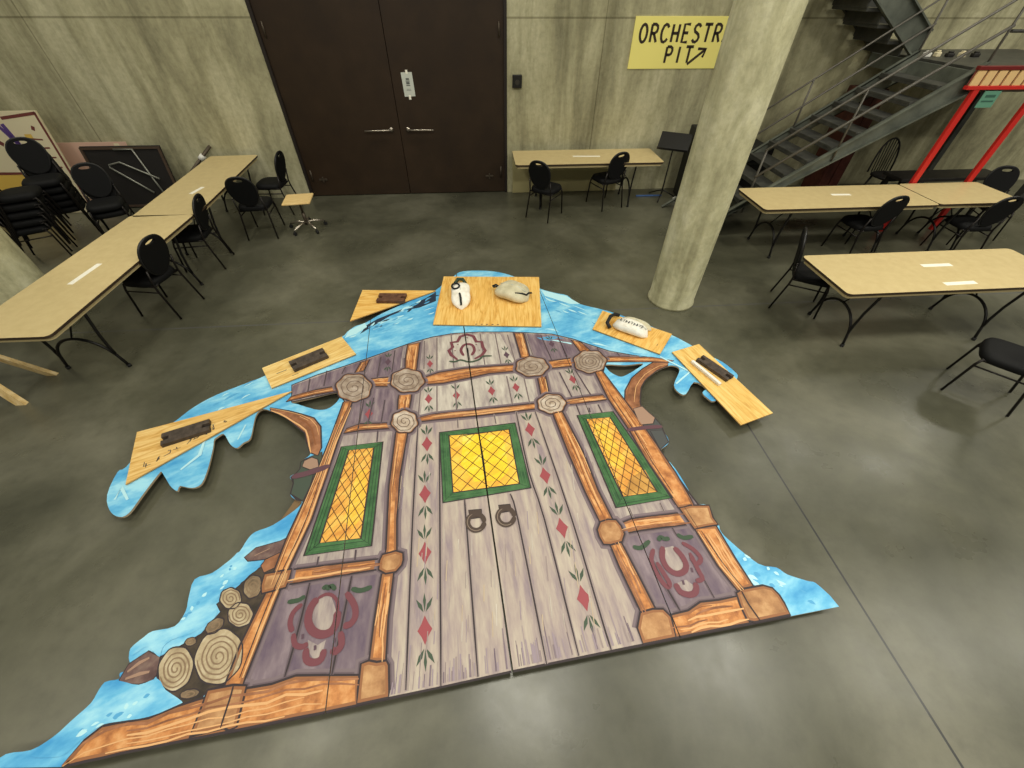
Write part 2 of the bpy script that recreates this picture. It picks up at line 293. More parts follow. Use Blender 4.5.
# ------------------------------------------------------------------ traced outlines of the painted flat (metres on the floor plan)
OUT=[[-2.561,.244],[-2.552,.258],[-2.537,.277],[-2.514,.291],[-2.48,.295],[-2.438,.294],[-2.401,.297],[-2.372,.308],[-2.348,.324],[-2.326,.341],[-2.307,.36],[-2.291,.382],[-2.275,.404],[-2.256,.427],[-2.236,.45],[-2.222,.471],[-2.217,.487],[-2.218,.5],[-2.217,.513],[-2.216,.53],[-2.213,.548],[-2.205,.561],[-2.183,.566],[-2.155,.567],[-2.136,.569],[-2.136,.578],[-2.145,.589],[-2.147,.598],[-2.131,.603],[-2.109,.606],[-2.096,.612],[-2.103,.626],[-2.119,.643],[-2.132,.658],[-2.138,.666],[-2.141,.671],[-2.144,.678],[-2.15,.69],[-2.155,.703],[-2.155,.718],[-2.145,.736],[-2.127,.754],[-2.111,.771],[-2.102,.782],[-2.093,.791],[-2.075,.799],[-2.039,.803],[-1.993,.806],[-1.958,.816],[-1.941,.838],[-1.934,.867],[-1.932,.896],[-1.935,.922],[-1.944,.948],[-1.952,.977],[-1.961,1.014],[-1.969,1.054],[-1.966,1.086],[-1.942,1.101],[-1.907,1.106],[-1.872,1.117],[-1.841,1.142],[-1.811,1.173],[-1.786,1.2],[-1.768,1.219],[-1.756,1.234],[-1.747,1.251],[-1.74,1.275],[-1.735,1.302],[-1.728,1.326],[-1.721,1.346],[-1.712,1.364],[-1.694,1.381],[-1.664,1.394],[-1.626,1.405],[-1.586,1.424],[-1.542,1.457],[-1.497,1.498],[-1.461,1.534],[-1.441,1.558],[-1.432,1.577],[-1.431,1.592],[-1.441,1.6],[-1.46,1.604],[-1.48,1.612],[-1.502,1.626],[-1.524,1.644],[-1.54,1.666],[-1.544,1.693],[-1.542,1.724],[-1.544,1.752],[-1.557,1.777],[-1.575,1.799],[-1.586,1.817],[-1.581,1.829],[-1.568,1.837],[-1.556,1.846],[-1.546,1.858],[-1.537,1.87],[-1.531,1.886],[-1.533,1.907],[-1.539,1.931],[-1.54,1.952],[-1.533,1.966],[-1.521,1.977],[-1.511,1.989],[-1.499,2.001],[-1.488,2.015],[-1.487,2.036],[-1.502,2.07],[-1.527,2.112],[-1.55,2.152],[-1.562,2.186],[-1.573,2.218],[-1.591,2.25],[-1.623,2.283],[-1.663,2.315],[-1.702,2.347],[-1.735,2.377],[-1.766,2.407],[-1.796,2.433],[-1.826,2.454],[-1.854,2.47],[-1.882,2.486],[-1.908,2.501],[-1.934,2.515],[-1.961,2.527],[-1.993,2.542],[-2.027,2.556],[-2.054,2.558],[-2.07,2.545],[-2.079,2.521],[-2.082,2.489],[-2.078,2.448],[-2.068,2.399],[-2.058,2.351],[-2.048,2.305],[-2.039,2.26],[-2.037,2.224],[-2.046,2.204],[-2.063,2.193],[-2.078,2.181],[-2.088,2.162],[-2.097,2.142],[-2.11,2.133],[-2.13,2.139],[-2.155,2.155],[-2.182,2.179],[-2.213,2.216],[-2.247,2.261],[-2.276,2.291],[-2.296,2.292],[-2.311,2.277],[-2.322,2.262],[-2.329,2.254],[-2.333,2.246],[-2.333,2.232],[-2.327,2.212],[-2.317,2.186],[-2.305,2.147],[-2.29,2.087],[-2.273,2.015],[-2.259,1.95],[-2.25,1.895],[-2.244,1.846],[-2.246,1.81],[-2.258,1.788],[-2.277,1.778],[-2.301,1.775],[-2.334,1.781],[-2.373,1.794],[-2.4,1.8],[-2.405,1.787],[-2.399,1.766],[-2.402,1.757],[-2.42,1.765],[-2.448,1.784],[-2.479,1.81],[-2.517,1.849],[-2.561,1.896],[-2.595,1.93],[-2.61,1.944],[-2.615,1.945],[-2.62,1.923],[-2.629,1.867],[-2.638,1.792],[-2.645,1.725],[-2.649,1.674],[-2.652,1.63],[-2.659,1.598],[-2.671,1.579],[-2.688,1.57],[-2.709,1.571],[-2.738,1.58],[-2.772,1.598],[-2.806,1.625],[-2.842,1.662],[-2.878,1.708],[-2.908,1.762],[-2.93,1.83],[-2.945,1.906],[-2.951,1.966],[-2.944,1.985],[-2.928,1.986],[-2.912,2.009],[-2.901,2.08],[-2.889,2.178],[-2.869,2.272],[-2.833,2.352],[-2.789,2.427],[-2.749,2.493],[-2.724,2.545],[-2.703,2.586],[-2.676,2.629],[-2.639,2.676],[-2.593,2.723],[-2.536,2.773],[-2.454,2.829],[-2.358,2.886],[-2.278,2.934],[-2.238,2.959],[-2.217,2.971],[-2.179,3.002],[-2.107,3.067],[-2.014,3.151],[-1.914,3.243],[-1.798,3.345],[-1.673,3.454],[-1.577,3.544],[-1.538,3.595],[-1.531,3.62],[-1.524,3.646],[-1.504,3.679],[-1.482,3.712],[-1.456,3.742],[-1.424,3.762],[-1.388,3.779],[-1.346,3.807],[-1.302,3.852],[-1.251,3.911],[-1.181,3.979],[-1.077,4.062],[-.952,4.158],[-.836,4.245],[-.742,4.312],[-.66,4.369],[-.592,4.428],[-.543,4.498],[-.508,4.57],[-.475,4.633],[-.44,4.679],[-.406,4.715],[-.375,4.749],[-.351,4.786],[-.33,4.82],[-.298,4.846],[-.252,4.862],[-.196,4.869],[-.132,4.871],[-.057,4.867],[.026,4.858],[.101,4.844],[.162,4.826],[.215,4.805],[.264,4.781],[.307,4.757],[.345,4.731],[.39,4.696],[.45,4.648],[.516,4.592],[.578,4.534],[.629,4.473],[.675,4.411],[.724,4.358],[.78,4.317],[.838,4.284],[.893,4.254],[.943,4.233],[.989,4.216],[1.031,4.186],[1.057,4.135],[1.079,4.071],[1.127,4.008],[1.219,3.951],[1.335,3.894],[1.45,3.83],[1.557,3.755],[1.661,3.675],[1.762,3.592],[1.863,3.503],[1.959,3.413],[2.038,3.334],[2.093,3.273],[2.132,3.222],[2.17,3.17],[2.209,3.111],[2.246,3.052],[2.284,2.998],[2.325,2.952],[2.366,2.909],[2.401,2.865],[2.427,2.812],[2.448,2.758],[2.46,2.712],[2.466,2.683],[2.464,2.663],[2.447,2.634],[2.411,2.59],[2.359,2.538],[2.301,2.487],[2.229,2.433],[2.15,2.38],[2.09,2.348],[2.06,2.348],[2.046,2.367],[2.036,2.39],[2.025,2.412],[2.018,2.438],[2.019,2.462],[2.038,2.481],[2.065,2.497],[2.077,2.517],[2.062,2.553],[2.032,2.592],[1.994,2.605],[1.948,2.565],[1.897,2.5],[1.855,2.455],[1.828,2.447],[1.809,2.459],[1.796,2.479],[1.784,2.504],[1.778,2.538],[1.785,2.579],[1.816,2.633],[1.862,2.695],[1.898,2.746],[1.915,2.776],[1.922,2.794],[1.922,2.81],[1.915,2.826],[1.902,2.839],[1.885,2.848],[1.867,2.853],[1.846,2.854],[1.817,2.847],[1.777,2.833],[1.731,2.811],[1.682,2.784],[1.63,2.748],[1.577,2.706],[1.532,2.667],[1.501,2.636],[1.478,2.608],[1.456,2.57],[1.432,2.512],[1.409,2.445],[1.392,2.392],[1.381,2.364],[1.376,2.348],[1.381,2.326],[1.401,2.292],[1.43,2.252],[1.456,2.213],[1.472,2.176],[1.484,2.139],[1.492,2.107],[1.494,2.088],[1.492,2.074],[1.491,2.052],[1.497,2.012],[1.503,1.964],[1.498,1.923],[1.467,1.892],[1.425,1.867],[1.394,1.849],[1.382,1.844],[1.38,1.845],[1.387,1.829],[1.406,1.785],[1.434,1.725],[1.456,1.66],[1.471,1.586],[1.482,1.507],[1.489,1.444],[1.485,1.402],[1.478,1.374],[1.483,1.353],[1.513,1.346],[1.554,1.347],[1.584,1.338],[1.59,1.305],[1.584,1.262],[1.581,1.227],[1.586,1.207],[1.593,1.194],[1.597,1.181],[1.595,1.167],[1.59,1.154],[1.589,1.137],[1.594,1.117],[1.603,1.095],[1.623,1.062],[1.656,1.008],[1.699,.946],[1.74,.899],[1.779,.879],[1.818,.873],[1.85,.865],[1.868,.85],[1.88,.833],[1.898,.816],[1.933,.799],[1.975,.781],[2.009,.767],[2.028,.762],[2.04,.76],[2.051,.752],[2.068,.727],[2.085,.695],[2.097,.672],[2.113,.607],[.534,.477],[.054,.435],[-.984,.33],[-1.946,.248],[-2.211,.22]]
HOLES=[[[-1.811,2.619],[-1.776,2.632],[-1.717,2.647],[-1.65,2.664],[-1.571,2.688],[-1.483,2.714],[-1.418,2.724],[-1.389,2.704],[-1.384,2.669],[-1.389,2.632],[-1.4,2.595],[-1.421,2.558],[-1.446,2.53],[-1.473,2.514],[-1.504,2.507],[-1.538,2.508],[-1.578,2.518],[-1.62,2.536],[-1.661,2.553],[-1.696,2.569],[-1.729,2.584],[-1.757,2.597],[-1.786,2.605],[-1.811,2.611]],[[1.2,2.915],[1.25,2.912],[1.32,2.899],[1.39,2.891],[1.464,2.895],[1.538,2.904],[1.58,2.902],[1.571,2.882],[1.529,2.852],[1.483,2.822],[1.438,2.792],[1.389,2.763],[1.348,2.742],[1.323,2.732],[1.304,2.73],[1.286,2.735],[1.264,2.751],[1.24,2.773],[1.222,2.796],[1.209,2.815],[1.201,2.835],[1.196,2.855],[1.188,2.878],[1.184,2.901]]]
POLYS=[
[1,'plank',[[-1.877,2.85],[-1.675,2.974],[-1.482,3.06],[-1.2,3.197],[-.823,3.394],[-.58,3.489],[-.348,3.535],[-.073,3.54],[.269,3.516],[.433,3.493],[.723,3.447],[.942,3.344],[1.081,3.249],[1.283,3.119],[1.515,3.034],[1.653,2.997],[1.21,2.952],[1.14,2.795],[1.485,1.436],[1.574,1.145],[1.619,.773],[1.783,.636],[1.777,.581],[.534,.477],[.054,.435],[-.984,.33],[-1.453,.288],[-1.645,.438],[-1.54,.5],[-1.525,.826],[-1.426,1.45],[-1.325,2.589],[-1.418,2.724],[-1.813,2.626]],.014],
[2,'plank_dark',[[-1.873,2.837],[-1.479,3.045],[-1.197,3.181],[-.882,3.351],[-.868,2.872],[-.824,2.281],[-1.254,2.247],[-1.259,2.572],[-1.411,2.776],[-1.812,2.663]],0],
[2,'plank_dark',[[.452,3.467],[.72,3.43],[.939,3.327],[1.078,3.233],[1.279,3.103],[1.512,3.023],[1.163,3.017],[.842,2.979],[.469,2.946]],0],
[2,'plank_light',[[-.624,2.266],[-.107,2.33],[.456,2.371],[.572,2.176],[.803,1.132],[.831,.744],[.81,.508],[.054,.44],[-.349,.398],[-.634,.372],[-.704,.983],[-.749,1.727]],0],
[2,'plank_pale',[[-.493,2.762],[-.176,2.807],[.28,2.872],[.43,2.876],[.439,2.458],[-.106,2.401],[-.623,2.357],[-.608,2.756]],0],
[2,'plank_pale',[[-.53,3.468],[-.347,3.507],[.156,3.488],[.282,3.02],[-.235,2.969],[-.503,2.945]],0],
[2,'purple',[[-1.349,1.008],[-1.197,1.027],[-1.033,1.033],[-.779,1.039],[-.767,1.019],[-.768,.745],[-.766,.556],[-.821,.485],[-1.005,.499],[-1.16,.507],[-1.281,.48],[-1.419,.477],[-1.436,.524],[-1.398,.929]],0],
[2,'purple',[[.901,1.153],[1.025,1.18],[1.407,1.195],[1.426,1.142],[1.458,.905],[1.503,.728],[1.35,.71],[1.235,.684],[1.17,.667],[1.108,.655],[1.016,.645],[.972,.682],[.931,.796],[.863,1.092]],0],
[5,'timber',[[-1.84,2.694],[-1.64,2.766],[-1.436,2.804],[-1.421,2.74],[-1.623,2.7],[-1.865,2.63]],.012],
[5,'timber',[[-1.147,2.879],[-.937,2.891],[-.92,2.758],[-1.101,2.771]],.012],
[5,'timber',[[-.662,2.843],[-.482,2.921],[-.235,2.96],[.026,2.972],[.309,2.978],[.301,2.885],[.012,2.869],[-.176,2.821],[-.436,2.765],[-.655,2.76]],.012],
[5,'timber',[[.599,3.003],[.906,3.041],[.892,2.915],[.584,2.894]],.012],
[5,'timber',[[1.208,3.029],[1.477,3.01],[1.702,2.987],[1.91,2.916],[1.833,2.891],[1.679,2.918],[1.455,2.934],[1.189,2.954]],.012],
[5,'timber',[[-1.245,2.268],[-1.134,2.315],[-.862,2.306],[-.854,2.244],[-1.121,2.242],[-1.261,2.219]],.012],
[5,'timber',[[-.657,2.342],[-.486,2.382],[-.124,2.402],[.168,2.423],[.456,2.445],[.447,2.375],[.163,2.352],[-.107,2.33],[-.488,2.312],[-.653,2.298]],.012],
[5,'timber',[[.682,2.459],[.895,2.487],[1.069,2.5],[1.091,2.435],[.909,2.42],[.673,2.404]],.012],
[6,'timber',[[-.837,3.372],[-.836,3.164],[-.821,2.983],[-.706,2.959],[-.708,3.154],[-.708,3.404]],.012],
[5,'timber',[[-.836,2.68],[-.842,2.579],[-.829,2.431],[-.729,2.412],[-.722,2.57],[-.723,2.672]],.012],
[6,'timber',[[-1.278,3.127],[-1.309,2.975],[-1.225,2.998],[-1.199,3.159]],.012],
[6,'timber',[[.311,3.488],[.349,3.077],[.442,3.07],[.414,3.48]],.012],
[5,'timber',[[.483,2.814],[.487,2.543],[.567,2.537],[.563,2.814]],.012],
[6,'timber',[[.917,3.329],[.975,3.126],[1.101,3.116],[1.017,3.279]],.012],
[6,'timber',[[-.815,2.203],[-.804,1.678],[-.758,1.189],[-.758,1.141],[-.681,1.162],[-.709,1.395],[-.729,1.752],[-.712,2.195]],.012],
[6,'timber',[[-.764,1.025],[-.768,.745],[-.764,.542],[-.667,.534],[-.684,.76],[-.684,1.025]],.012],
[6,'timber',[[.559,2.327],[.63,1.856],[.691,1.513],[.748,1.261],[.847,1.276],[.794,1.522],[.755,1.857],[.651,2.333]],.012],
[6,'timber',[[.777,1.113],[.803,.949],[.86,.691],[.864,.662],[.966,.666],[.961,.689],[.918,.879],[.862,1.113]],.012],
[5,'timber',[[-1.369,1.097],[-1.04,1.114],[-.776,1.125],[-.766,1.057],[-1.048,1.034],[-1.36,1.003]],.012],
[5,'timber',[[.891,1.246],[.984,1.275],[1.375,1.294],[1.399,1.203],[1.026,1.183],[.891,1.168]],.012],
[7,'timber',[[-1.339,2.59],[-1.364,2.107],[-1.409,1.656],[-1.459,1.305],[-1.48,.952],[-1.529,.682],[-1.538,.482],[-1.439,.475],[-1.436,.524],[-1.397,.925],[-1.373,1.129],[-1.319,1.441],[-1.286,2.164],[-1.254,2.597]],.012],
[7,'timber',[[1.058,2.844],[1.104,2.446],[1.194,2.077],[1.251,1.737],[1.323,1.44],[1.352,1.331],[1.477,1.338],[1.473,1.412],[1.442,1.633],[1.362,1.996],[1.256,2.415],[1.137,2.838]],.012],
[7,'timber',[[1.405,1.18],[1.459,.907],[1.522,.738],[1.636,.765],[1.603,.946],[1.573,1.175]],.012],
[6,'timber',[[-2.199,.223],[-2.155,.316],[-2.098,.366],[-2.018,.374],[-1.877,.381],[-1.75,.421],[-1.647,.443],[-1.401,.472],[-1.281,.48],[-1.16,.509],[-1.005,.499],[-.809,.484],[-.785,.35],[-.984,.33],[-1.106,.321],[-1.225,.31],[-1.338,.299],[-1.574,.28],[-1.678,.271],[-1.812,.259],[-1.946,.248],[-2.021,.238],[-2.102,.231],[-2.196,.219]],.012],
[6,'timber',[[1.014,.64],[1.161,.659],[1.255,.7],[1.373,.702],[1.51,.715],[1.511,.563],[1.413,.554],[1.282,.543],[1.154,.532],[1.008,.52]],.012],
[9,'block',[[-1.525,1.084],[-1.358,1.102],[-1.354,1.045],[-1.361,.985],[-1.501,.96],[-1.524,1.009]],.012],
[9,'block',[[-.776,1.152],[-.688,1.17],[-.639,1.152],[-.631,1.105],[-.637,1.07],[-.671,1.03],[-.738,1.023],[-.787,1.052],[-.79,1.111]],.012],
[9,'block',[[-.808,.536],[-.765,.549],[-.718,.538],[-.665,.541],[-.648,.518],[-.63,.402],[-.631,.368],[-.796,.352],[-.802,.416]],.012],
[9,'block',[[-1.621,.48],[-1.488,.492],[-1.416,.484],[-1.408,.407],[-1.401,.308],[-1.436,.295],[-1.467,.309],[-1.626,.286],[-1.621,.386]],.012],
[9,'block',[[.86,.671],[.941,.684],[1.009,.679],[1.043,.632],[1.033,.522],[.827,.504],[.817,.59]],.012],
[9,'block',[[1.506,.733],[1.556,.753],[1.699,.764],[1.752,.744],[1.774,.701],[1.78,.654],[1.78,.586],[1.542,.564],[1.5,.577],[1.496,.658]],.012],
[9,'block',[[1.358,1.327],[1.448,1.344],[1.59,1.333],[1.577,1.235],[1.59,1.181],[1.498,1.173],[1.405,1.162]],.012],
[9,'block',[[.75,1.268],[.812,1.282],[.869,1.274],[.893,1.227],[.902,1.167],[.869,1.113],[.787,1.098],[.735,1.105],[.717,1.16],[.715,1.211]],.012],
[11,'hub',[[-1.108,2.753],[-1.113,2.726],[-1.113,2.699],[-1.11,2.669],[-1.114,2.641],[-1.13,2.622],[-1.154,2.613],[-1.177,2.605],[-1.196,2.593],[-1.216,2.579],[-1.241,2.575],[-1.269,2.584],[-1.295,2.601],[-1.32,2.616],[-1.346,2.626],[-1.374,2.64],[-1.397,2.663],[-1.412,2.692],[-1.421,2.722],[-1.433,2.75],[-1.449,2.779],[-1.461,2.81],[-1.46,2.84],[-1.447,2.863],[-1.433,2.883],[-1.423,2.907],[-1.414,2.934],[-1.397,2.954],[-1.371,2.961],[-1.341,2.956],[-1.314,2.951],[-1.288,2.953],[-1.259,2.953],[-1.229,2.942],[-1.204,2.917],[-1.185,2.889],[-1.165,2.864],[-1.141,2.841],[-1.119,2.815],[-1.107,2.784]],.011],
[11,'hub',[[-.611,2.811],[-.609,2.784],[-.619,2.761],[-.634,2.742],[-.646,2.723],[-.655,2.7],[-.668,2.679],[-.69,2.668],[-.716,2.667],[-.741,2.67],[-.765,2.668],[-.789,2.664],[-.816,2.666],[-.84,2.68],[-.86,2.702],[-.877,2.722],[-.898,2.739],[-.921,2.758],[-.937,2.782],[-.942,2.81],[-.939,2.836],[-.938,2.86],[-.942,2.887],[-.943,2.915],[-.933,2.938],[-.912,2.953],[-.889,2.963],[-.869,2.975],[-.85,2.991],[-.826,3.003],[-.799,3.002],[-.772,2.989],[-.747,2.975],[-.722,2.966],[-.694,2.957],[-.669,2.941],[-.652,2.916],[-.644,2.888],[-.636,2.862],[-.623,2.838]],.011],
[11,'hub',[[.62,2.92],[.614,2.897],[.597,2.877],[.579,2.86],[.565,2.842],[.552,2.821],[.533,2.804],[.508,2.796],[.481,2.796],[.456,2.797],[.431,2.793],[.404,2.79],[.378,2.794],[.357,2.809],[.342,2.828],[.326,2.844],[.306,2.859],[.287,2.876],[.278,2.898],[.281,2.922],[.289,2.945],[.292,2.967],[.292,2.991],[.298,3.015],[.316,3.034],[.341,3.046],[.366,3.055],[.387,3.069],[.41,3.084],[.437,3.092],[.465,3.087],[.489,3.076],[.512,3.065],[.538,3.059],[.564,3.051],[.585,3.035],[.594,3.011],[.598,2.987],[.604,2.966],[.614,2.944]],.011],
[11,'hub',[[1.218,2.952],[1.201,2.926],[1.186,2.903],[1.176,2.877],[1.162,2.851],[1.141,2.831],[1.114,2.82],[1.086,2.816],[1.062,2.808],[1.036,2.797],[1.008,2.79],[.982,2.795],[.962,2.81],[.944,2.827],[.924,2.84],[.901,2.852],[.883,2.87],[.877,2.896],[.88,2.924],[.884,2.95],[.882,2.976],[.88,3.005],[.889,3.033],[.91,3.056],[.935,3.073],[.956,3.091],[.977,3.113],[1,3.135],[1.029,3.144],[1.057,3.141],[1.083,3.133],[1.109,3.13],[1.137,3.13],[1.165,3.124],[1.183,3.104],[1.192,3.078],[1.199,3.052],[1.211,3.03],[1.224,3.007],[1.228,2.98]],.011],
[11,'hub_pale',[[-.634,2.3],[-.629,2.279],[-.632,2.259],[-.644,2.243],[-.655,2.23],[-.664,2.215],[-.672,2.198],[-.685,2.185],[-.703,2.181],[-.722,2.184],[-.74,2.187],[-.757,2.186],[-.776,2.186],[-.795,2.193],[-.811,2.209],[-.823,2.227],[-.835,2.243],[-.85,2.258],[-.865,2.276],[-.872,2.297],[-.871,2.318],[-.867,2.337],[-.866,2.357],[-.867,2.378],[-.864,2.399],[-.852,2.414],[-.834,2.421],[-.817,2.427],[-.803,2.437],[-.787,2.447],[-.768,2.451],[-.748,2.444],[-.73,2.431],[-.713,2.419],[-.694,2.411],[-.675,2.401],[-.66,2.384],[-.652,2.362],[-.649,2.34],[-.643,2.321]],.011],
[11,'hub_pale',[[.708,2.413],[.696,2.395],[.684,2.379],[.676,2.362],[.668,2.343],[.654,2.327],[.634,2.318],[.612,2.316],[.592,2.313],[.573,2.306],[.552,2.3],[.53,2.302],[.512,2.312],[.498,2.325],[.483,2.336],[.465,2.346],[.448,2.358],[.439,2.376],[.44,2.396],[.443,2.415],[.442,2.433],[.439,2.453],[.442,2.474],[.455,2.491],[.474,2.503],[.492,2.514],[.507,2.528],[.524,2.543],[.544,2.552],[.567,2.551],[.588,2.544],[.608,2.54],[.629,2.538],[.652,2.535],[.669,2.523],[.679,2.505],[.685,2.485],[.693,2.469],[.704,2.452],[.711,2.433]],.011],
[5,'pile_dark',[[-1.969,.655],[-1.866,.708],[-1.779,.76],[-1.715,.874],[-1.758,.919],[-1.657,1.026],[-1.635,1.092],[-1.56,1.131],[-1.551,1.179],[-1.46,1.222],[-1.421,1.267],[-1.48,.952],[-1.53,.685],[-1.54,.5],[-1.619,.475],[-1.647,.443],[-1.728,.428],[-1.866,.499],[-1.935,.572]],.01],
[6,'bark',[[-1.699,1.203],[-1.646,1.264],[-1.491,1.301],[-1.44,1.332],[-1.463,1.223],[-1.551,1.179],[-1.666,1.175]],.006],
[6,'bark',[[-2.13,.565],[-2.121,.638],[-2.043,.695],[-1.961,.659],[-1.935,.572],[-1.948,.546],[-2.011,.535],[-2.108,.545]],.006],
[6,'timber_dark',[[-1.569,1.138],[-1.552,1.182],[-1.46,1.222],[-1.45,1.129],[-1.533,1.091]],.006],
[7,'log',[[-1.743,.558],[-1.742,.542],[-1.743,.528],[-1.749,.516],[-1.759,.507],[-1.769,.5],[-1.78,.494],[-1.792,.488],[-1.806,.487],[-1.821,.489],[-1.837,.495],[-1.853,.502],[-1.868,.51],[-1.884,.519],[-1.899,.531],[-1.911,.547],[-1.921,.563],[-1.931,.579],[-1.94,.595],[-1.947,.612],[-1.95,.629],[-1.948,.644],[-1.944,.658],[-1.94,.671],[-1.934,.684],[-1.926,.694],[-1.913,.7],[-1.898,.702],[-1.883,.702],[-1.867,.701],[-1.851,.699],[-1.834,.693],[-1.817,.681],[-1.802,.668],[-1.788,.654],[-1.774,.64],[-1.762,.625],[-1.753,.608],[-1.747,.591],[-1.745,.574]],.008],
[7,'log',[[-1.487,.573],[-1.494,.556],[-1.505,.541],[-1.516,.529],[-1.528,.516],[-1.543,.505],[-1.561,.5],[-1.581,.5],[-1.602,.503],[-1.623,.507],[-1.644,.512],[-1.665,.521],[-1.686,.534],[-1.703,.551],[-1.719,.569],[-1.735,.588],[-1.75,.608],[-1.761,.629],[-1.766,.651],[-1.767,.672],[-1.765,.692],[-1.763,.712],[-1.759,.732],[-1.749,.748],[-1.733,.76],[-1.715,.766],[-1.696,.772],[-1.676,.777],[-1.655,.779],[-1.632,.774],[-1.609,.763],[-1.587,.749],[-1.566,.736],[-1.545,.721],[-1.527,.702],[-1.513,.681],[-1.504,.659],[-1.497,.637],[-1.491,.615],[-1.486,.594]],.008],
[7,'log',[[-1.633,.968],[-1.627,.958],[-1.621,.948],[-1.616,.938],[-1.613,.928],[-1.613,.919],[-1.617,.912],[-1.621,.905],[-1.624,.898],[-1.629,.891],[-1.636,.887],[-1.646,.886],[-1.656,.887],[-1.666,.887],[-1.677,.888],[-1.688,.89],[-1.699,.895],[-1.709,.903],[-1.718,.911],[-1.728,.919],[-1.738,.927],[-1.746,.936],[-1.751,.946],[-1.753,.956],[-1.754,.966],[-1.756,.975],[-1.757,.985],[-1.755,.993],[-1.749,.999],[-1.741,1.003],[-1.733,1.006],[-1.725,1.01],[-1.716,1.013],[-1.706,1.013],[-1.694,1.009],[-1.683,1.003],[-1.672,.999],[-1.66,.994],[-1.649,.987],[-1.64,.978]],.008],
[7,'log',[[-1.54,.883],[-1.531,.873],[-1.522,.864],[-1.514,.853],[-1.51,.842],[-1.51,.831],[-1.512,.821],[-1.513,.812],[-1.514,.802],[-1.518,.793],[-1.526,.788],[-1.536,.785],[-1.546,.782],[-1.556,.78],[-1.567,.778],[-1.579,.779],[-1.592,.783],[-1.604,.79],[-1.615,.796],[-1.627,.803],[-1.639,.81],[-1.648,.82],[-1.655,.831],[-1.659,.842],[-1.664,.852],[-1.669,.863],[-1.671,.875],[-1.669,.885],[-1.664,.892],[-1.657,.899],[-1.651,.906],[-1.645,.913],[-1.635,.918],[-1.623,.919],[-1.61,.917],[-1.598,.914],[-1.585,.912],[-1.572,.909],[-1.56,.903],[-1.549,.893]],.008],
[7,'log_dk',[[-1.514,.982],[-1.516,.973],[-1.517,.963],[-1.521,.953],[-1.527,.947],[-1.535,.944],[-1.543,.942],[-1.551,.939],[-1.559,.937],[-1.568,.937],[-1.578,.941],[-1.587,.948],[-1.596,.955],[-1.604,.961],[-1.613,.969],[-1.62,.978],[-1.625,.989],[-1.628,1],[-1.631,1.011],[-1.634,1.022],[-1.636,1.034],[-1.634,1.044],[-1.63,1.053],[-1.624,1.059],[-1.619,1.067],[-1.613,1.074],[-1.606,1.079],[-1.597,1.081],[-1.587,1.079],[-1.577,1.076],[-1.568,1.074],[-1.558,1.071],[-1.548,1.065],[-1.54,1.056],[-1.534,1.045],[-1.527,1.035],[-1.521,1.025],[-1.515,1.014],[-1.512,1.003],[-1.512,.992]],.008],
[7,'log_dk',[[-1.686,.771],[-1.691,.765],[-1.698,.76],[-1.705,.758],[-1.713,.757],[-1.72,.756],[-1.728,.755],[-1.735,.755],[-1.743,.757],[-1.748,.761],[-1.753,.765],[-1.758,.77],[-1.763,.774],[-1.767,.78],[-1.768,.786],[-1.767,.793],[-1.765,.8],[-1.764,.807],[-1.762,.814],[-1.758,.82],[-1.753,.826],[-1.746,.83],[-1.739,.834],[-1.732,.838],[-1.725,.841],[-1.717,.843],[-1.709,.842],[-1.702,.84],[-1.695,.838],[-1.688,.836],[-1.682,.833],[-1.677,.828],[-1.674,.821],[-1.673,.815],[-1.671,.808],[-1.669,.802],[-1.669,.795],[-1.672,.788],[-1.677,.782],[-1.682,.776]],.008],
[7,'log_dk',[[-1.793,.729],[-1.792,.726],[-1.791,.723],[-1.789,.719],[-1.789,.716],[-1.79,.713],[-1.793,.71],[-1.796,.708],[-1.799,.706],[-1.802,.703],[-1.806,.702],[-1.811,.701],[-1.816,.701],[-1.821,.702],[-1.827,.702],[-1.832,.703],[-1.837,.705],[-1.841,.707],[-1.845,.71],[-1.848,.713],[-1.852,.716],[-1.855,.719],[-1.856,.723],[-1.856,.726],[-1.855,.729],[-1.854,.732],[-1.853,.735],[-1.851,.738],[-1.848,.741],[-1.843,.742],[-1.838,.743],[-1.834,.744],[-1.829,.745],[-1.824,.745],[-1.818,.744],[-1.813,.742],[-1.809,.74],[-1.804,.738],[-1.799,.736],[-1.795,.733]],.006],
[7,'log_dk',[[-1.662,.477],[-1.661,.473],[-1.662,.47],[-1.663,.467],[-1.665,.463],[-1.666,.46],[-1.67,.457],[-1.676,.455],[-1.682,.453],[-1.689,.451],[-1.696,.45],[-1.703,.448],[-1.711,.448],[-1.719,.448],[-1.726,.45],[-1.733,.451],[-1.74,.452],[-1.747,.454],[-1.752,.456],[-1.755,.459],[-1.757,.463],[-1.759,.466],[-1.761,.469],[-1.761,.472],[-1.759,.476],[-1.755,.479],[-1.75,.481],[-1.746,.484],[-1.741,.487],[-1.734,.489],[-1.726,.49],[-1.718,.49],[-1.711,.49],[-1.703,.491],[-1.695,.491],[-1.687,.489],[-1.681,.487],[-1.676,.485],[-1.671,.482],[-1.666,.48]],.006],
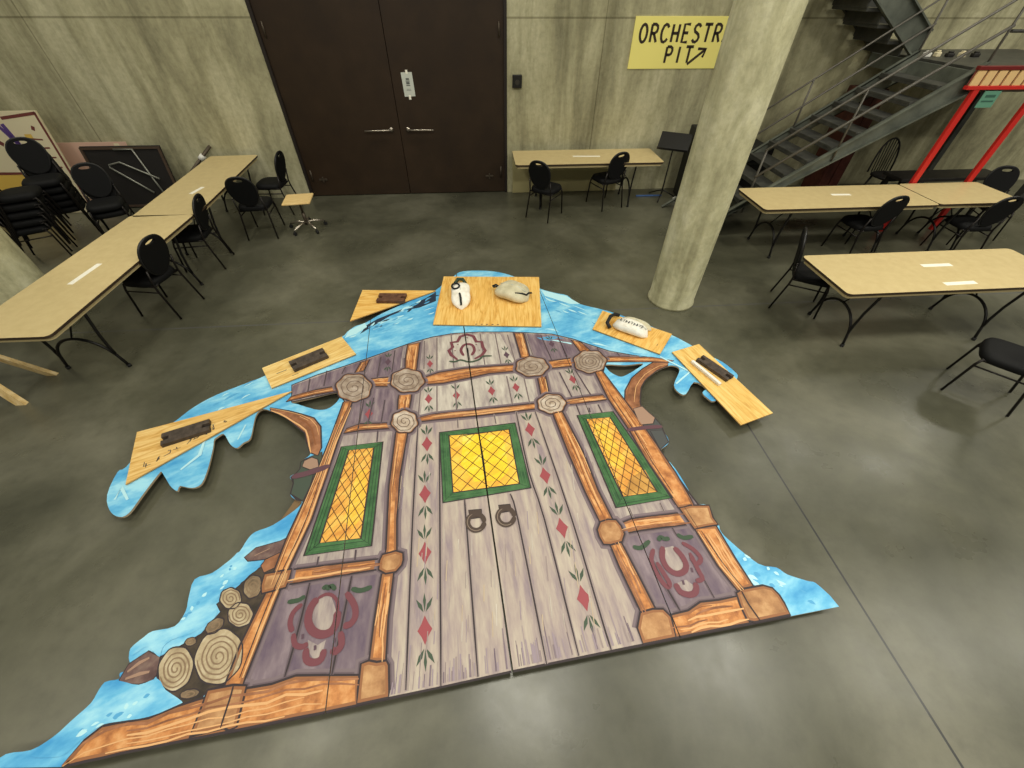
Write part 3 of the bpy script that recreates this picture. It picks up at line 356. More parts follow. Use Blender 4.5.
[8,'snow',[[-1.964,1.083],[-1.941,1.097],[-1.905,1.103],[-1.871,1.113],[-1.84,1.138],[-1.81,1.17],[-1.784,1.197],[-1.769,1.22],[-1.759,1.239],[-1.744,1.244],[-1.721,1.226],[-1.693,1.194],[-1.665,1.171],[-1.632,1.168],[-1.597,1.172],[-1.574,1.171],[-1.568,1.157],[-1.573,1.137],[-1.582,1.12],[-1.592,1.107],[-1.606,1.097],[-1.62,1.085],[-1.631,1.069],[-1.642,1.052],[-1.659,1.038],[-1.688,1.03],[-1.722,1.025],[-1.749,1.015],[-1.76,.994],[-1.764,.968],[-1.769,.946],[-1.781,.928],[-1.795,.914],[-1.799,.902],[-1.785,.896],[-1.762,.893],[-1.744,.887],[-1.737,.874],[-1.734,.858],[-1.737,.842],[-1.749,.829],[-1.766,.816],[-1.784,.803],[-1.803,.79],[-1.824,.777],[-1.848,.766],[-1.878,.757],[-1.912,.75],[-1.939,.742],[-1.955,.73],[-1.965,.718],[-1.97,.704],[-1.968,.686],[-1.962,.668],[-1.964,.659],[-1.981,.667],[-2.006,.684],[-2.028,.699],[-2.044,.708],[-2.057,.716],[-2.071,.717],[-2.09,.705],[-2.11,.686],[-2.127,.677],[-2.14,.683],[-2.151,.699],[-2.154,.716],[-2.144,.733],[-2.127,.752],[-2.11,.768],[-2.1,.78],[-2.091,.789],[-2.074,.796],[-2.037,.801],[-1.992,.804],[-1.957,.813],[-1.94,.835],[-1.933,.864],[-1.931,.893],[-1.934,.919],[-1.943,.945],[-1.951,.974],[-1.959,1.011],[-1.968,1.051]],0],
[8,'snow',[[-2.202,.557],[-2.182,.565],[-2.155,.564],[-2.125,.56],[-2.088,.551],[-2.047,.539],[-2.01,.533],[-1.978,.539],[-1.948,.55],[-1.92,.553],[-1.897,.54],[-1.876,.519],[-1.85,.498],[-1.811,.478],[-1.768,.457],[-1.739,.441],[-1.73,.434],[-1.735,.431],[-1.752,.425],[-1.786,.413],[-1.832,.397],[-1.879,.386],[-1.928,.381],[-1.978,.38],[-2.021,.378],[-2.052,.377],[-2.077,.376],[-2.1,.371],[-2.124,.358],[-2.145,.342],[-2.165,.324],[-2.183,.304],[-2.199,.283],[-2.215,.268],[-2.228,.261],[-2.24,.26],[-2.262,.26],[-2.303,.261],[-2.354,.265],[-2.384,.274],[-2.377,.291],[-2.349,.314],[-2.323,.337],[-2.305,.358],[-2.289,.379],[-2.272,.4],[-2.253,.421],[-2.234,.442],[-2.219,.466],[-2.213,.497],[-2.211,.532]],0],
[7,'win_green',[[-1.247,2.078],[-.911,2.104],[-.86,1.217],[-1.303,1.183]],.012],
[9,'glass_orange',[[-1.178,2.037],[-.976,2.047],[-.942,1.276],[-1.221,1.263]],.012],
[7,'win_green',[[-.441,2.167],[.216,2.225],[.284,1.578],[-.384,1.504]],.012],
[9,'glass',[[-.359,2.128],[-.103,2.133],[.158,2.157],[.2,1.62],[-.311,1.581]],.012],
[7,'win_green',[[.777,2.269],[1.11,2.29],[1.34,1.413],[.893,1.366]],.012],
[9,'glass_orange',[[.848,2.218],[1.066,2.225],[1.24,1.471],[.966,1.45]],.012],
[9.4,'glass_hi',[[-.24,2.117],[-.103,2.117],[.101,2.091],[.128,1.751],[.051,1.657],[-.144,1.663],[-.254,1.827]],0],
[9.4,'glass',[[-1.068,1.842],[-.989,1.836],[-.953,1.452],[-1.017,1.344],[-1.089,1.424]],0],
[9.4,'glass',[[.89,2.164],[1.013,2.155],[1.079,1.754],[1.01,1.684],[.95,1.736]],0],
[9.4,'glass_dark',[[1.069,1.607],[1.209,1.669],[1.235,1.48],[.972,1.458]],0],
[8,'ring',[[-.194,1.429],[-.099,1.43],[-.097,1.367],[-.184,1.362]],.008],
[8,'ring',[[.028,1.452],[.113,1.454],[.124,1.401],[.035,1.392]],.008],
[5,'red',[[-.547,2.134],[-.523,2.093],[-.496,2.059],[-.517,2.022],[-.533,1.977],[-.557,2.018],[-.584,2.051],[-.563,2.089]],0],
[5,'leaf',[[-.549,2.152],[-.545,2.219],[-.559,2.265],[-.564,2.218]],0],
[5,'leaf',[[-.542,2.152],[-.514,2.189],[-.504,2.238],[-.536,2.198]],0],
[5,'leaf',[[-.555,2.151],[-.589,2.182],[-.608,2.228],[-.57,2.195]],0],
[5,'leaf',[[-.531,1.959],[-.516,1.893],[-.521,1.846],[-.535,1.891]],0],
[5,'leaf',[[-.525,1.96],[-.491,1.928],[-.472,1.882],[-.511,1.916]],0],
[5,'leaf',[[-.538,1.959],[-.566,1.922],[-.576,1.873],[-.544,1.913]],0],
[5,'red',[[-.53,1.667],[-.506,1.626],[-.479,1.593],[-.5,1.555],[-.516,1.51],[-.539,1.551],[-.567,1.585],[-.546,1.622]],0],
[5,'leaf',[[-.531,1.685],[-.528,1.753],[-.542,1.798],[-.547,1.751]],0],
[5,'leaf',[[-.525,1.685],[-.497,1.723],[-.487,1.771],[-.519,1.731]],0],
[5,'leaf',[[-.538,1.684],[-.572,1.716],[-.591,1.762],[-.552,1.728]],0],
[5,'leaf',[[-.514,1.492],[-.499,1.426],[-.504,1.38],[-.517,1.425]],0],
[5,'leaf',[[-.508,1.493],[-.473,1.462],[-.454,1.416],[-.493,1.449]],0],
[5,'leaf',[[-.52,1.492],[-.549,1.455],[-.559,1.406],[-.527,1.446]],0],
[5,'red',[[-.497,1.219],[-.474,1.178],[-.446,1.145],[-.467,1.107],[-.483,1.063],[-.507,1.104],[-.534,1.137],[-.513,1.175]],0],
[5,'leaf',[[-.499,1.237],[-.496,1.305],[-.509,1.35],[-.514,1.303]],0],
[5,'leaf',[[-.493,1.238],[-.464,1.275],[-.454,1.323],[-.486,1.284]],0],
[5,'leaf',[[-.505,1.237],[-.54,1.268],[-.559,1.314],[-.52,1.281]],0],
[5,'leaf',[[-.482,1.045],[-.466,.979],[-.471,.932],[-.485,.977]],0],
[5,'leaf',[[-.475,1.045],[-.441,1.014],[-.422,.968],[-.461,1.001]],0],
[5,'leaf',[[-.488,1.044],[-.516,1.007],[-.527,.958],[-.494,.998]],0],
[5,'red',[[-.464,.757],[-.44,.716],[-.413,.682],[-.434,.645],[-.45,.6],[-.473,.641],[-.501,.674],[-.48,.712]],0],
[5,'leaf',[[-.465,.775],[-.462,.842],[-.476,.888],[-.481,.841]],0],
[5,'leaf',[[-.459,.775],[-.431,.812],[-.421,.861],[-.453,.821]],0],
[5,'leaf',[[-.472,.774],[-.506,.805],[-.525,.851],[-.486,.818]],0],
[5,'leaf',[[-.448,.582],[-.433,.516],[-.438,.469],[-.451,.514]],0],
[5,'leaf',[[-.442,.583],[-.407,.551],[-.388,.505],[-.427,.539]],0],
[5,'leaf',[[-.454,.582],[-.483,.545],[-.493,.496],[-.461,.536]],0],
[5,'red',[[.332,2.222],[.356,2.181],[.383,2.148],[.362,2.11],[.346,2.065],[.323,2.106],[.295,2.14],[.316,2.177]],0],
[5,'leaf',[[.331,2.24],[.334,2.308],[.32,2.353],[.315,2.306]],0],
[5,'leaf',[[.337,2.24],[.365,2.278],[.375,2.326],[.343,2.286]],0],
[5,'leaf',[[.324,2.239],[.29,2.271],[.271,2.317],[.31,2.283]],0],
[5,'leaf',[[.348,2.048],[.363,1.981],[.358,1.935],[.345,1.98]],0],
[5,'leaf',[[.354,2.048],[.389,2.017],[.408,1.971],[.369,2.004]],0],
[5,'leaf',[[.342,2.047],[.313,2.01],[.303,1.961],[.335,2.001]],0],
[5,'red',[[.399,1.757],[.423,1.716],[.451,1.683],[.43,1.645],[.414,1.6],[.39,1.641],[.363,1.675],[.384,1.712]],0],
[5,'leaf',[[.398,1.775],[.401,1.843],[.388,1.888],[.382,1.841]],0],
[5,'leaf',[[.404,1.775],[.432,1.813],[.443,1.861],[.411,1.821]],0],
[5,'leaf',[[.392,1.774],[.357,1.806],[.338,1.852],[.377,1.818]],0],
[5,'leaf',[[.415,1.582],[.431,1.516],[.425,1.47],[.412,1.515]],0],
[5,'leaf',[[.422,1.583],[.456,1.552],[.475,1.506],[.436,1.539]],0],
[5,'leaf',[[.409,1.582],[.381,1.545],[.37,1.496],[.403,1.536]],0],
[5,'red',[[.462,1.323],[.486,1.282],[.513,1.249],[.492,1.211],[.476,1.166],[.452,1.207],[.425,1.241],[.446,1.278]],0],
[5,'leaf',[[.46,1.341],[.464,1.409],[.45,1.454],[.445,1.407]],0],
[5,'leaf',[[.467,1.341],[.495,1.378],[.505,1.427],[.473,1.387]],0],
[5,'leaf',[[.454,1.34],[.42,1.372],[.401,1.418],[.44,1.384]],0],
[5,'leaf',[[.478,1.148],[.493,1.082],[.488,1.035],[.474,1.081]],0],
[5,'leaf',[[.484,1.149],[.519,1.117],[.537,1.071],[.499,1.105]],0],
[5,'leaf',[[.472,1.148],[.443,1.111],[.433,1.062],[.465,1.102]],0],
[5,'red',[[.522,.858],[.546,.817],[.573,.783],[.552,.746],[.536,.701],[.512,.742],[.485,.775],[.506,.813]],0],
[5,'leaf',[[.52,.876],[.524,.943],[.51,.989],[.505,.942]],0],
[5,'leaf',[[.527,.876],[.555,.913],[.565,.962],[.533,.922]],0],
[5,'leaf',[[.514,.875],[.48,.907],[.461,.952],[.5,.919]],0],
[5,'leaf',[[.538,.683],[.553,.617],[.548,.57],[.534,.615]],0],
[5,'leaf',[[.544,.684],[.579,.652],[.597,.606],[.559,.64]],0],
[5,'leaf',[[.532,.683],[.503,.646],[.493,.597],[.525,.637]],0],
[5,'red',[[-.567,2.634],[-.547,2.6],[-.525,2.573],[-.542,2.543],[-.555,2.507],[-.574,2.54],[-.596,2.567],[-.58,2.598]],0],
[5,'leaf',[[-.568,2.648],[-.565,2.703],[-.576,2.74],[-.58,2.702]],0],
[5,'leaf',[[-.563,2.649],[-.54,2.679],[-.532,2.718],[-.558,2.686]],0],
[5,'leaf',[[-.573,2.648],[-.601,2.673],[-.616,2.71],[-.585,2.683]],0],
[5,'leaf',[[-.554,2.492],[-.541,2.439],[-.546,2.401],[-.557,2.437]],0],
[5,'leaf',[[-.549,2.493],[-.521,2.467],[-.506,2.43],[-.537,2.457]],0],
[5,'leaf',[[-.559,2.492],[-.582,2.462],[-.59,2.422],[-.564,2.455]],0],
[5,'red',[[-.31,2.659],[-.291,2.626],[-.269,2.599],[-.286,2.568],[-.299,2.532],[-.318,2.565],[-.34,2.593],[-.323,2.623]],0],
[5,'leaf',[[-.311,2.674],[-.309,2.728],[-.32,2.765],[-.324,2.727]],0],
[5,'leaf',[[-.306,2.674],[-.283,2.704],[-.275,2.743],[-.301,2.711]],0],
[5,'leaf',[[-.317,2.673],[-.344,2.699],[-.36,2.736],[-.328,2.709]],0],
[5,'leaf',[[-.297,2.518],[-.285,2.464],[-.289,2.426],[-.3,2.463]],0],
[5,'leaf',[[-.292,2.518],[-.264,2.493],[-.249,2.456],[-.281,2.483]],0],
[5,'leaf',[[-.302,2.517],[-.325,2.487],[-.334,2.448],[-.308,2.48]],0],
[5,'red',[[.021,2.693],[.04,2.66],[.062,2.633],[.046,2.602],[.033,2.566],[.013,2.599],[-.009,2.626],[.008,2.657]],0],
[5,'leaf',[[.02,2.707],[.023,2.762],[.012,2.799],[.007,2.761]],0],
[5,'leaf',[[.025,2.708],[.048,2.738],[.056,2.777],[.03,2.745]],0],
[5,'leaf',[[.015,2.707],[-.013,2.732],[-.028,2.77],[.003,2.743]],0],
[5,'leaf',[[.034,2.552],[.047,2.498],[.042,2.46],[.031,2.497]],0],
[5,'leaf',[[.039,2.552],[.067,2.527],[.082,2.489],[.051,2.517]],0],
[5,'leaf',[[.029,2.551],[.006,2.521],[-.002,2.482],[.024,2.514]],0],
[5,'red',[[.256,2.722],[.275,2.689],[.297,2.662],[.28,2.631],[.267,2.595],[.248,2.628],[.226,2.655],[.243,2.686]],0],
[5,'leaf',[[.255,2.736],[.257,2.791],[.246,2.828],[.242,2.79]],0],
[5,'leaf',[[.26,2.737],[.282,2.767],[.291,2.806],[.265,2.774]],0],
[5,'leaf',[[.249,2.736],[.222,2.761],[.206,2.799],[.238,2.772]],0],
[5,'leaf',[[.269,2.581],[.281,2.527],[.277,2.489],[.266,2.526]],0],
[5,'leaf',[[.274,2.581],[.302,2.556],[.317,2.518],[.285,2.546]],0],
[5,'leaf',[[.264,2.58],[.241,2.55],[.232,2.511],[.258,2.543]],0],
[5,'red',[[.817,2.79],[.837,2.756],[.859,2.729],[.842,2.699],[.829,2.663],[.81,2.696],[.787,2.723],[.804,2.753]],0],
[5,'leaf',[[.816,2.804],[.819,2.859],[.808,2.895],[.803,2.857]],0],
[5,'leaf',[[.821,2.804],[.844,2.834],[.852,2.874],[.826,2.842]],0],
[5,'leaf',[[.811,2.804],[.783,2.829],[.768,2.866],[.799,2.839]],0],
[5,'leaf',[[.83,2.648],[.843,2.595],[.838,2.557],[.827,2.593]],0],
[5,'leaf',[[.835,2.649],[.863,2.623],[.878,2.586],[.847,2.613]],0],
[5,'leaf',[[.825,2.648],[.802,2.618],[.794,2.578],[.82,2.611]],0],
[5,'red',[[-1.086,2.49],[-1.067,2.456],[-1.045,2.429],[-1.062,2.399],[-1.075,2.363],[-1.094,2.396],[-1.116,2.423],[-1.099,2.454]],0],
[5,'leaf',[[-1.088,2.504],[-1.085,2.559],[-1.096,2.595],[-1.1,2.558]],0],
[5,'leaf',[[-1.083,2.505],[-1.06,2.535],[-1.051,2.574],[-1.077,2.542]],0],
[5,'leaf',[[-1.093,2.504],[-1.121,2.529],[-1.136,2.566],[-1.104,2.539]],0],
[5,'leaf',[[-1.074,2.348],[-1.061,2.295],[-1.065,2.257],[-1.076,2.293]],0],
[5,'leaf',[[-1.068,2.349],[-1.041,2.323],[-1.025,2.286],[-1.057,2.313]],0],
[5,'leaf',[[-1.079,2.348],[-1.102,2.318],[-1.11,2.278],[-1.084,2.311]],0],
[5,'red',[[-.584,3.109],[-.567,3.08],[-.548,3.056],[-.562,3.029],[-.574,2.997],[-.591,3.027],[-.61,3.051],[-.595,3.077]],0],
[5,'leaf',[[-.585,3.122],[-.583,3.17],[-.592,3.203],[-.596,3.169]],0],
[5,'leaf',[[-.581,3.122],[-.56,3.149],[-.553,3.184],[-.576,3.155]],0],
[5,'leaf',[[-.59,3.122],[-.614,3.144],[-.628,3.177],[-.6,3.153]],0],
[5,'leaf',[[-.573,2.985],[-.562,2.937],[-.565,2.904],[-.575,2.936]],0],
[5,'leaf',[[-.568,2.985],[-.544,2.963],[-.53,2.93],[-.558,2.954]],0],
[5,'leaf',[[-.577,2.984],[-.597,2.958],[-.605,2.923],[-.582,2.951]],0],
[5,'motif_dk',[[.198,3.19],[.215,3.161],[.235,3.137],[.22,3.11],[.208,3.078],[.192,3.108],[.172,3.132],[.187,3.159]],0],
[5,'leaf',[[.197,3.203],[.2,3.252],[.19,3.284],[.186,3.25]],0],
[5,'leaf',[[.202,3.204],[.222,3.23],[.229,3.265],[.206,3.236]],0],
[5,'leaf',[[.193,3.203],[.168,3.225],[.155,3.258],[.182,3.234]],0],
[5,'leaf',[[.21,3.066],[.221,3.018],[.217,2.985],[.207,3.017]],0],
[5,'leaf',[[.214,3.066],[.239,3.044],[.252,3.011],[.224,3.035]],0],
[5,'leaf',[[.205,3.065],[.185,3.039],[.178,3.004],[.201,3.033]],0],
[5,'motif_dk',[[.692,3.333],[.709,3.304],[.729,3.28],[.714,3.253],[.702,3.221],[.685,3.25],[.666,3.274],[.681,3.301]],0],
[5,'leaf',[[.691,3.346],[.693,3.394],[.684,3.426],[.68,3.393]],0],
[5,'leaf',[[.696,3.346],[.716,3.373],[.723,3.407],[.7,3.379]],0],
[5,'leaf',[[.687,3.345],[.662,3.368],[.648,3.401],[.676,3.377]],0],
[5,'leaf',[[.703,3.208],[.715,3.161],[.711,3.128],[.701,3.16]],0],
[5,'leaf',[[.708,3.209],[.733,3.186],[.746,3.153],[.718,3.177]],0],
[5,'leaf',[[.699,3.208],[.679,3.181],[.671,3.147],[.694,3.175]],0],
[5,'motif_dk',[[-1.011,3.171],[-.995,3.142],[-.975,3.118],[-.99,3.091],[-1.001,3.059],[-1.018,3.088],[-1.038,3.112],[-1.023,3.139]],0],
[5,'leaf',[[-1.013,3.184],[-1.01,3.232],[-1.02,3.264],[-1.024,3.231]],0],
[5,'leaf',[[-1.008,3.184],[-.988,3.211],[-.981,3.245],[-1.004,3.217]],0],
[5,'leaf',[[-1.017,3.183],[-1.042,3.206],[-1.055,3.239],[-1.027,3.215]],0],
[5,'leaf',[[-1,3.046],[-.989,2.999],[-.993,2.966],[-1.003,2.998]],0],
[5,'leaf',[[-.996,3.047],[-.971,3.024],[-.958,2.991],[-.985,3.015]],0],
[5,'leaf',[[-1.005,3.046],[-1.025,3.019],[-1.032,2.985],[-1.009,3.013]],0],
[6,'timber_dark',[[-1.986,2.565],[-1.804,2.516],[-1.686,2.471],[-1.558,2.415],[-1.472,2.311],[-1.409,2.08],[-1.419,2.001],[-1.487,2.036],[-1.549,2.149],[-1.59,2.247],[-1.701,2.343],[-1.794,2.427],[-1.88,2.48],[-1.959,2.521]],.012],
[6,'timber_dark',[[1.84,2.898],[1.687,2.91],[1.55,2.823],[1.404,2.704],[1.292,2.541],[1.247,2.398],[1.285,2.285],[1.384,2.278],[1.381,2.326],[1.392,2.392],[1.456,2.57],[1.532,2.667],[1.682,2.784],[1.817,2.847]],.012],
[6,'lantern_green',[[-1.556,1.806],[-1.411,1.849],[-1.403,1.733],[-1.421,1.607],[-1.442,1.605],[-1.536,1.666],[-1.54,1.752]],.01],
[6,'lantern_grey',[[1.374,2.05],[1.486,2.052],[1.493,1.923],[1.396,1.854]],.01],
[8.6,'bark_lt',[[-1.518,1.904],[-1.515,1.96],[-1.463,1.99],[-1.41,1.966],[-1.383,1.893],[-1.447,1.87]],.008],
[8.6,'bark_lt',[[1.301,2.308],[1.392,2.332],[1.431,2.251],[1.466,2.189],[1.426,2.124],[1.308,2.121]],.008],
[4,'lantern_green',[[-1.508,1.979],[-1.396,2.039],[-1.357,1.882],[-1.416,1.591],[-1.473,1.611],[-1.533,1.666],[-1.536,1.751],[-1.578,1.816],[-1.548,1.846],[-1.529,1.886],[-1.54,1.952]],.01],
[4,'lantern_grey',[[1.272,2.371],[1.381,2.326],[1.456,2.213],[1.492,2.107],[1.491,2.052],[1.493,1.923],[1.396,1.854],[1.372,1.912],[1.261,2.205]],.01],
[4,'plank',[[-1.118,.913],[-1.064,.92],[-1.013,.83],[-.998,.736],[-1.037,.703],[-1.105,.718],[-1.155,.797],[-1.151,.875]],0],
[4,'plank',[[1.146,1.049],[1.213,1.058],[1.244,.974],[1.242,.915],[1.203,.886],[1.144,.89],[1.12,.957]],0],
[4,'plank',[[-1.141,.68],[-1.076,.649],[-1.035,.672],[-1.04,.597],[-1.079,.576],[-1.119,.618]],0],
[4,'plank',[[1.152,.821],[1.217,.835],[1.255,.795],[1.221,.761],[1.173,.771]],0],
[1,'navy',[[-1.375,3.599],[-1.327,3.759],[-1.227,3.865],[-.882,4.099],[-.704,4.257],[-.59,4.382],[-.579,4.183],[-.761,4.06],[-.959,4.003],[-1.092,3.913],[-1.237,3.752]],0],
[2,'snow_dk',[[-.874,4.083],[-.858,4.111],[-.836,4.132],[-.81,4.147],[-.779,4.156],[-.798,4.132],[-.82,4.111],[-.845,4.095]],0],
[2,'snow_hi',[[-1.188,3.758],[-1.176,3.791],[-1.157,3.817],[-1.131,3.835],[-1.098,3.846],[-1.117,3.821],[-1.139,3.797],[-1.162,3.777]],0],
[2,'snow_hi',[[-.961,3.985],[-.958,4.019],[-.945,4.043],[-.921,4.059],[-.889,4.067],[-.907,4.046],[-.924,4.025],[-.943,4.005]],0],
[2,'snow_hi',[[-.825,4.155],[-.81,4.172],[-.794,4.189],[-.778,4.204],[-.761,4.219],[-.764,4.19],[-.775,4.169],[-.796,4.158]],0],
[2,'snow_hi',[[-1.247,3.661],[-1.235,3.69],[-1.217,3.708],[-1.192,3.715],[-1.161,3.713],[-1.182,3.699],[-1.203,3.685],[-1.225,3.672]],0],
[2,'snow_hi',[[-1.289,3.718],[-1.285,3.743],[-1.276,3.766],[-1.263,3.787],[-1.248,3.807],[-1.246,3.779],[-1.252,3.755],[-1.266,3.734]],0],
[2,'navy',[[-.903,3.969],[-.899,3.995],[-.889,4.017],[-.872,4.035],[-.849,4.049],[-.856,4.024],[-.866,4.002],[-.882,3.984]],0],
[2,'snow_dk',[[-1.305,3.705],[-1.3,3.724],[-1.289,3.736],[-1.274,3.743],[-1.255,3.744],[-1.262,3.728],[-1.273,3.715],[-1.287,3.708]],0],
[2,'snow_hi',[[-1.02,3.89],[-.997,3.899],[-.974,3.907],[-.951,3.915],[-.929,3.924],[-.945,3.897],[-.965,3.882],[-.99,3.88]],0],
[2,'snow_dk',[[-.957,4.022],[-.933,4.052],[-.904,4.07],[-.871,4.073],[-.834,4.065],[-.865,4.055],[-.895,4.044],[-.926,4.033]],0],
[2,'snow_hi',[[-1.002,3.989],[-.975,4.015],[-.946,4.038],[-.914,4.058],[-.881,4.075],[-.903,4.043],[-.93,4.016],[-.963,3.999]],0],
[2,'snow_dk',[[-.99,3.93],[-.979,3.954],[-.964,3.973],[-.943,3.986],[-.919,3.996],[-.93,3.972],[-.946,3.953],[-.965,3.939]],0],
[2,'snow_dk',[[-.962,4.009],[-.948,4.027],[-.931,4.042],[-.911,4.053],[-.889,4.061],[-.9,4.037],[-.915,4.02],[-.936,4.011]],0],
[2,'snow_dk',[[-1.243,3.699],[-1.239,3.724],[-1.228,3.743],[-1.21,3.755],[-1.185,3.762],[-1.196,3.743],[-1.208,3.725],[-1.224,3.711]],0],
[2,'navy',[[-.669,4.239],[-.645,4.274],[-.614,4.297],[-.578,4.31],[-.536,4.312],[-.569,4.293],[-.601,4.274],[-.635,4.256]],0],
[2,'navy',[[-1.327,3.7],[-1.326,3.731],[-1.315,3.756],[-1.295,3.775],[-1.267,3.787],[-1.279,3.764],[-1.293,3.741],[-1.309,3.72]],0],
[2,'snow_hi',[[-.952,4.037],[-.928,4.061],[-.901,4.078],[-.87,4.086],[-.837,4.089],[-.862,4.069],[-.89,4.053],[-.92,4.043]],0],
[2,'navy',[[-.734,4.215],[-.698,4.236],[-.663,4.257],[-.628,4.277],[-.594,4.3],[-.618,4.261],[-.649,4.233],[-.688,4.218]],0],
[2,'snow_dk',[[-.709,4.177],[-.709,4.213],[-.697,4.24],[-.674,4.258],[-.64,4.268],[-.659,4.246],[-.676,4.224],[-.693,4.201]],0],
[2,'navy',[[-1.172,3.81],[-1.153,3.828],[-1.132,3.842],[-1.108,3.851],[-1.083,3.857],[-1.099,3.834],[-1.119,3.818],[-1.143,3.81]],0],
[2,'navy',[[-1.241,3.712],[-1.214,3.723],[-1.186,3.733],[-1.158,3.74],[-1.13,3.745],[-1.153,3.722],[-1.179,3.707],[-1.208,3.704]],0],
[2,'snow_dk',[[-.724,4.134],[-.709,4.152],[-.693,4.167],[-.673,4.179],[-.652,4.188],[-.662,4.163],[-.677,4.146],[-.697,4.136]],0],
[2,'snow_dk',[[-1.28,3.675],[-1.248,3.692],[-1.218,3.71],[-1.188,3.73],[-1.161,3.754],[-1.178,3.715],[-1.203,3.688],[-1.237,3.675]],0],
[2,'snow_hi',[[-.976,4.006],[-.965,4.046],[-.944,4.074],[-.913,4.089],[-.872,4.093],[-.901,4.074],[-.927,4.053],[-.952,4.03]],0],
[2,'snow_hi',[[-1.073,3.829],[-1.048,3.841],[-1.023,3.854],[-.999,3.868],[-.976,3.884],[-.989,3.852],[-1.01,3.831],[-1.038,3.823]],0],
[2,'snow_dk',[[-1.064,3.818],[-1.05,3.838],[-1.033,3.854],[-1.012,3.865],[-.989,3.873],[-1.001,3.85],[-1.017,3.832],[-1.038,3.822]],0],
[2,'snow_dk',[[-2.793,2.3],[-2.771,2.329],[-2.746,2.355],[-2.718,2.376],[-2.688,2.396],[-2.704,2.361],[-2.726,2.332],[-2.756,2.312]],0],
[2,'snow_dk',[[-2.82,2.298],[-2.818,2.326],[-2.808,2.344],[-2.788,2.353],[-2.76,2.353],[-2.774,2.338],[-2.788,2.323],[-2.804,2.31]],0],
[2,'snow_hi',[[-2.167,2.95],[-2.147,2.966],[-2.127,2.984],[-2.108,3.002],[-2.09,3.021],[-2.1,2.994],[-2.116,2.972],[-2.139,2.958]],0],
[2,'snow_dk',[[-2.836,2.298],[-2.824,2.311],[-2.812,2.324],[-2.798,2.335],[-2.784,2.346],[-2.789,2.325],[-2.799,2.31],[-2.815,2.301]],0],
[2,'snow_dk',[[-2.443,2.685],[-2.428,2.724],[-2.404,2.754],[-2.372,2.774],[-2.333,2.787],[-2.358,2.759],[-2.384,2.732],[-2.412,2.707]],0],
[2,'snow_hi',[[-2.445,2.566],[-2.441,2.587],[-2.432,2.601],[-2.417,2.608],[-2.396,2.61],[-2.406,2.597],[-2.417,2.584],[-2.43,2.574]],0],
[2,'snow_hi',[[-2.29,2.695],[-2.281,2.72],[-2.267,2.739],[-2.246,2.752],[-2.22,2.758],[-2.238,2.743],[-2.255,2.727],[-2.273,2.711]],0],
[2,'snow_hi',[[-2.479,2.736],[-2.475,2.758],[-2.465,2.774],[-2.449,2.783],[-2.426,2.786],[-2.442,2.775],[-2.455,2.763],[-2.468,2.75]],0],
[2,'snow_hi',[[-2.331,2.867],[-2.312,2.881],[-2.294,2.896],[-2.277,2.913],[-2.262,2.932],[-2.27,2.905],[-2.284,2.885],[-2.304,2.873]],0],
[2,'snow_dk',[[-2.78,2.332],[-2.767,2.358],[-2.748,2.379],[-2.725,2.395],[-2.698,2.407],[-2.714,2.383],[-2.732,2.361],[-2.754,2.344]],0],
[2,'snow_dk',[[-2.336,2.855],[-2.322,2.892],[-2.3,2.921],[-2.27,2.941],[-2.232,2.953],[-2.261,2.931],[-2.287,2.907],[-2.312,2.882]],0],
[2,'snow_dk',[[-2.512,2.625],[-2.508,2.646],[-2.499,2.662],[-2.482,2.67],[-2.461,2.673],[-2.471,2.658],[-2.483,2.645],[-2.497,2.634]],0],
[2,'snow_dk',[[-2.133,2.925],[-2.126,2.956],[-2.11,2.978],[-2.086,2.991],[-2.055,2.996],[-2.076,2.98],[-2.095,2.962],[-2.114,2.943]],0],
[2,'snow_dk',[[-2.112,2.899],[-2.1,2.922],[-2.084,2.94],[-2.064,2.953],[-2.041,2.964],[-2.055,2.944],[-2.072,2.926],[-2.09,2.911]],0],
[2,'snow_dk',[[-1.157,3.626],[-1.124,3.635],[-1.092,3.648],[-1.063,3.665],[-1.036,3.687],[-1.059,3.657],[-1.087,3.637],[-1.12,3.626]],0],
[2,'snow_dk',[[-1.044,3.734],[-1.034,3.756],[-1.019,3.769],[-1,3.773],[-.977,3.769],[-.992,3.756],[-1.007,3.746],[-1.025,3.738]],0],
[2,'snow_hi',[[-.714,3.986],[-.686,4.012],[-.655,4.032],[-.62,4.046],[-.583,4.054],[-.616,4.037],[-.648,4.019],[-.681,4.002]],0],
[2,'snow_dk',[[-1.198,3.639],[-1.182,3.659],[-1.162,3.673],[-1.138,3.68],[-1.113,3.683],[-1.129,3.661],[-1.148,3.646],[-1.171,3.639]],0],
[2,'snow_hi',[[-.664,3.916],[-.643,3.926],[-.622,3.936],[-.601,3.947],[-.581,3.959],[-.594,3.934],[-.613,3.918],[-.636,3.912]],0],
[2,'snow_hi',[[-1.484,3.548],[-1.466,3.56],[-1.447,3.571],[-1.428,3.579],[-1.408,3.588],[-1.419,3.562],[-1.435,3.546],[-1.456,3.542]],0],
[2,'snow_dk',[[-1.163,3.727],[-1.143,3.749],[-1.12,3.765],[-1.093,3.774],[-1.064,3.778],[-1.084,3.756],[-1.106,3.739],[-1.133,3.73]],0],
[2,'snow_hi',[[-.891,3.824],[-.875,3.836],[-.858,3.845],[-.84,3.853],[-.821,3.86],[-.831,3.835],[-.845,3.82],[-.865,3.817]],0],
[2,'snow_hi',[[-1.032,3.751],[-1.016,3.76],[-1,3.769],[-.984,3.777],[-.967,3.785],[-.979,3.767],[-.993,3.755],[-1.011,3.75]],0],
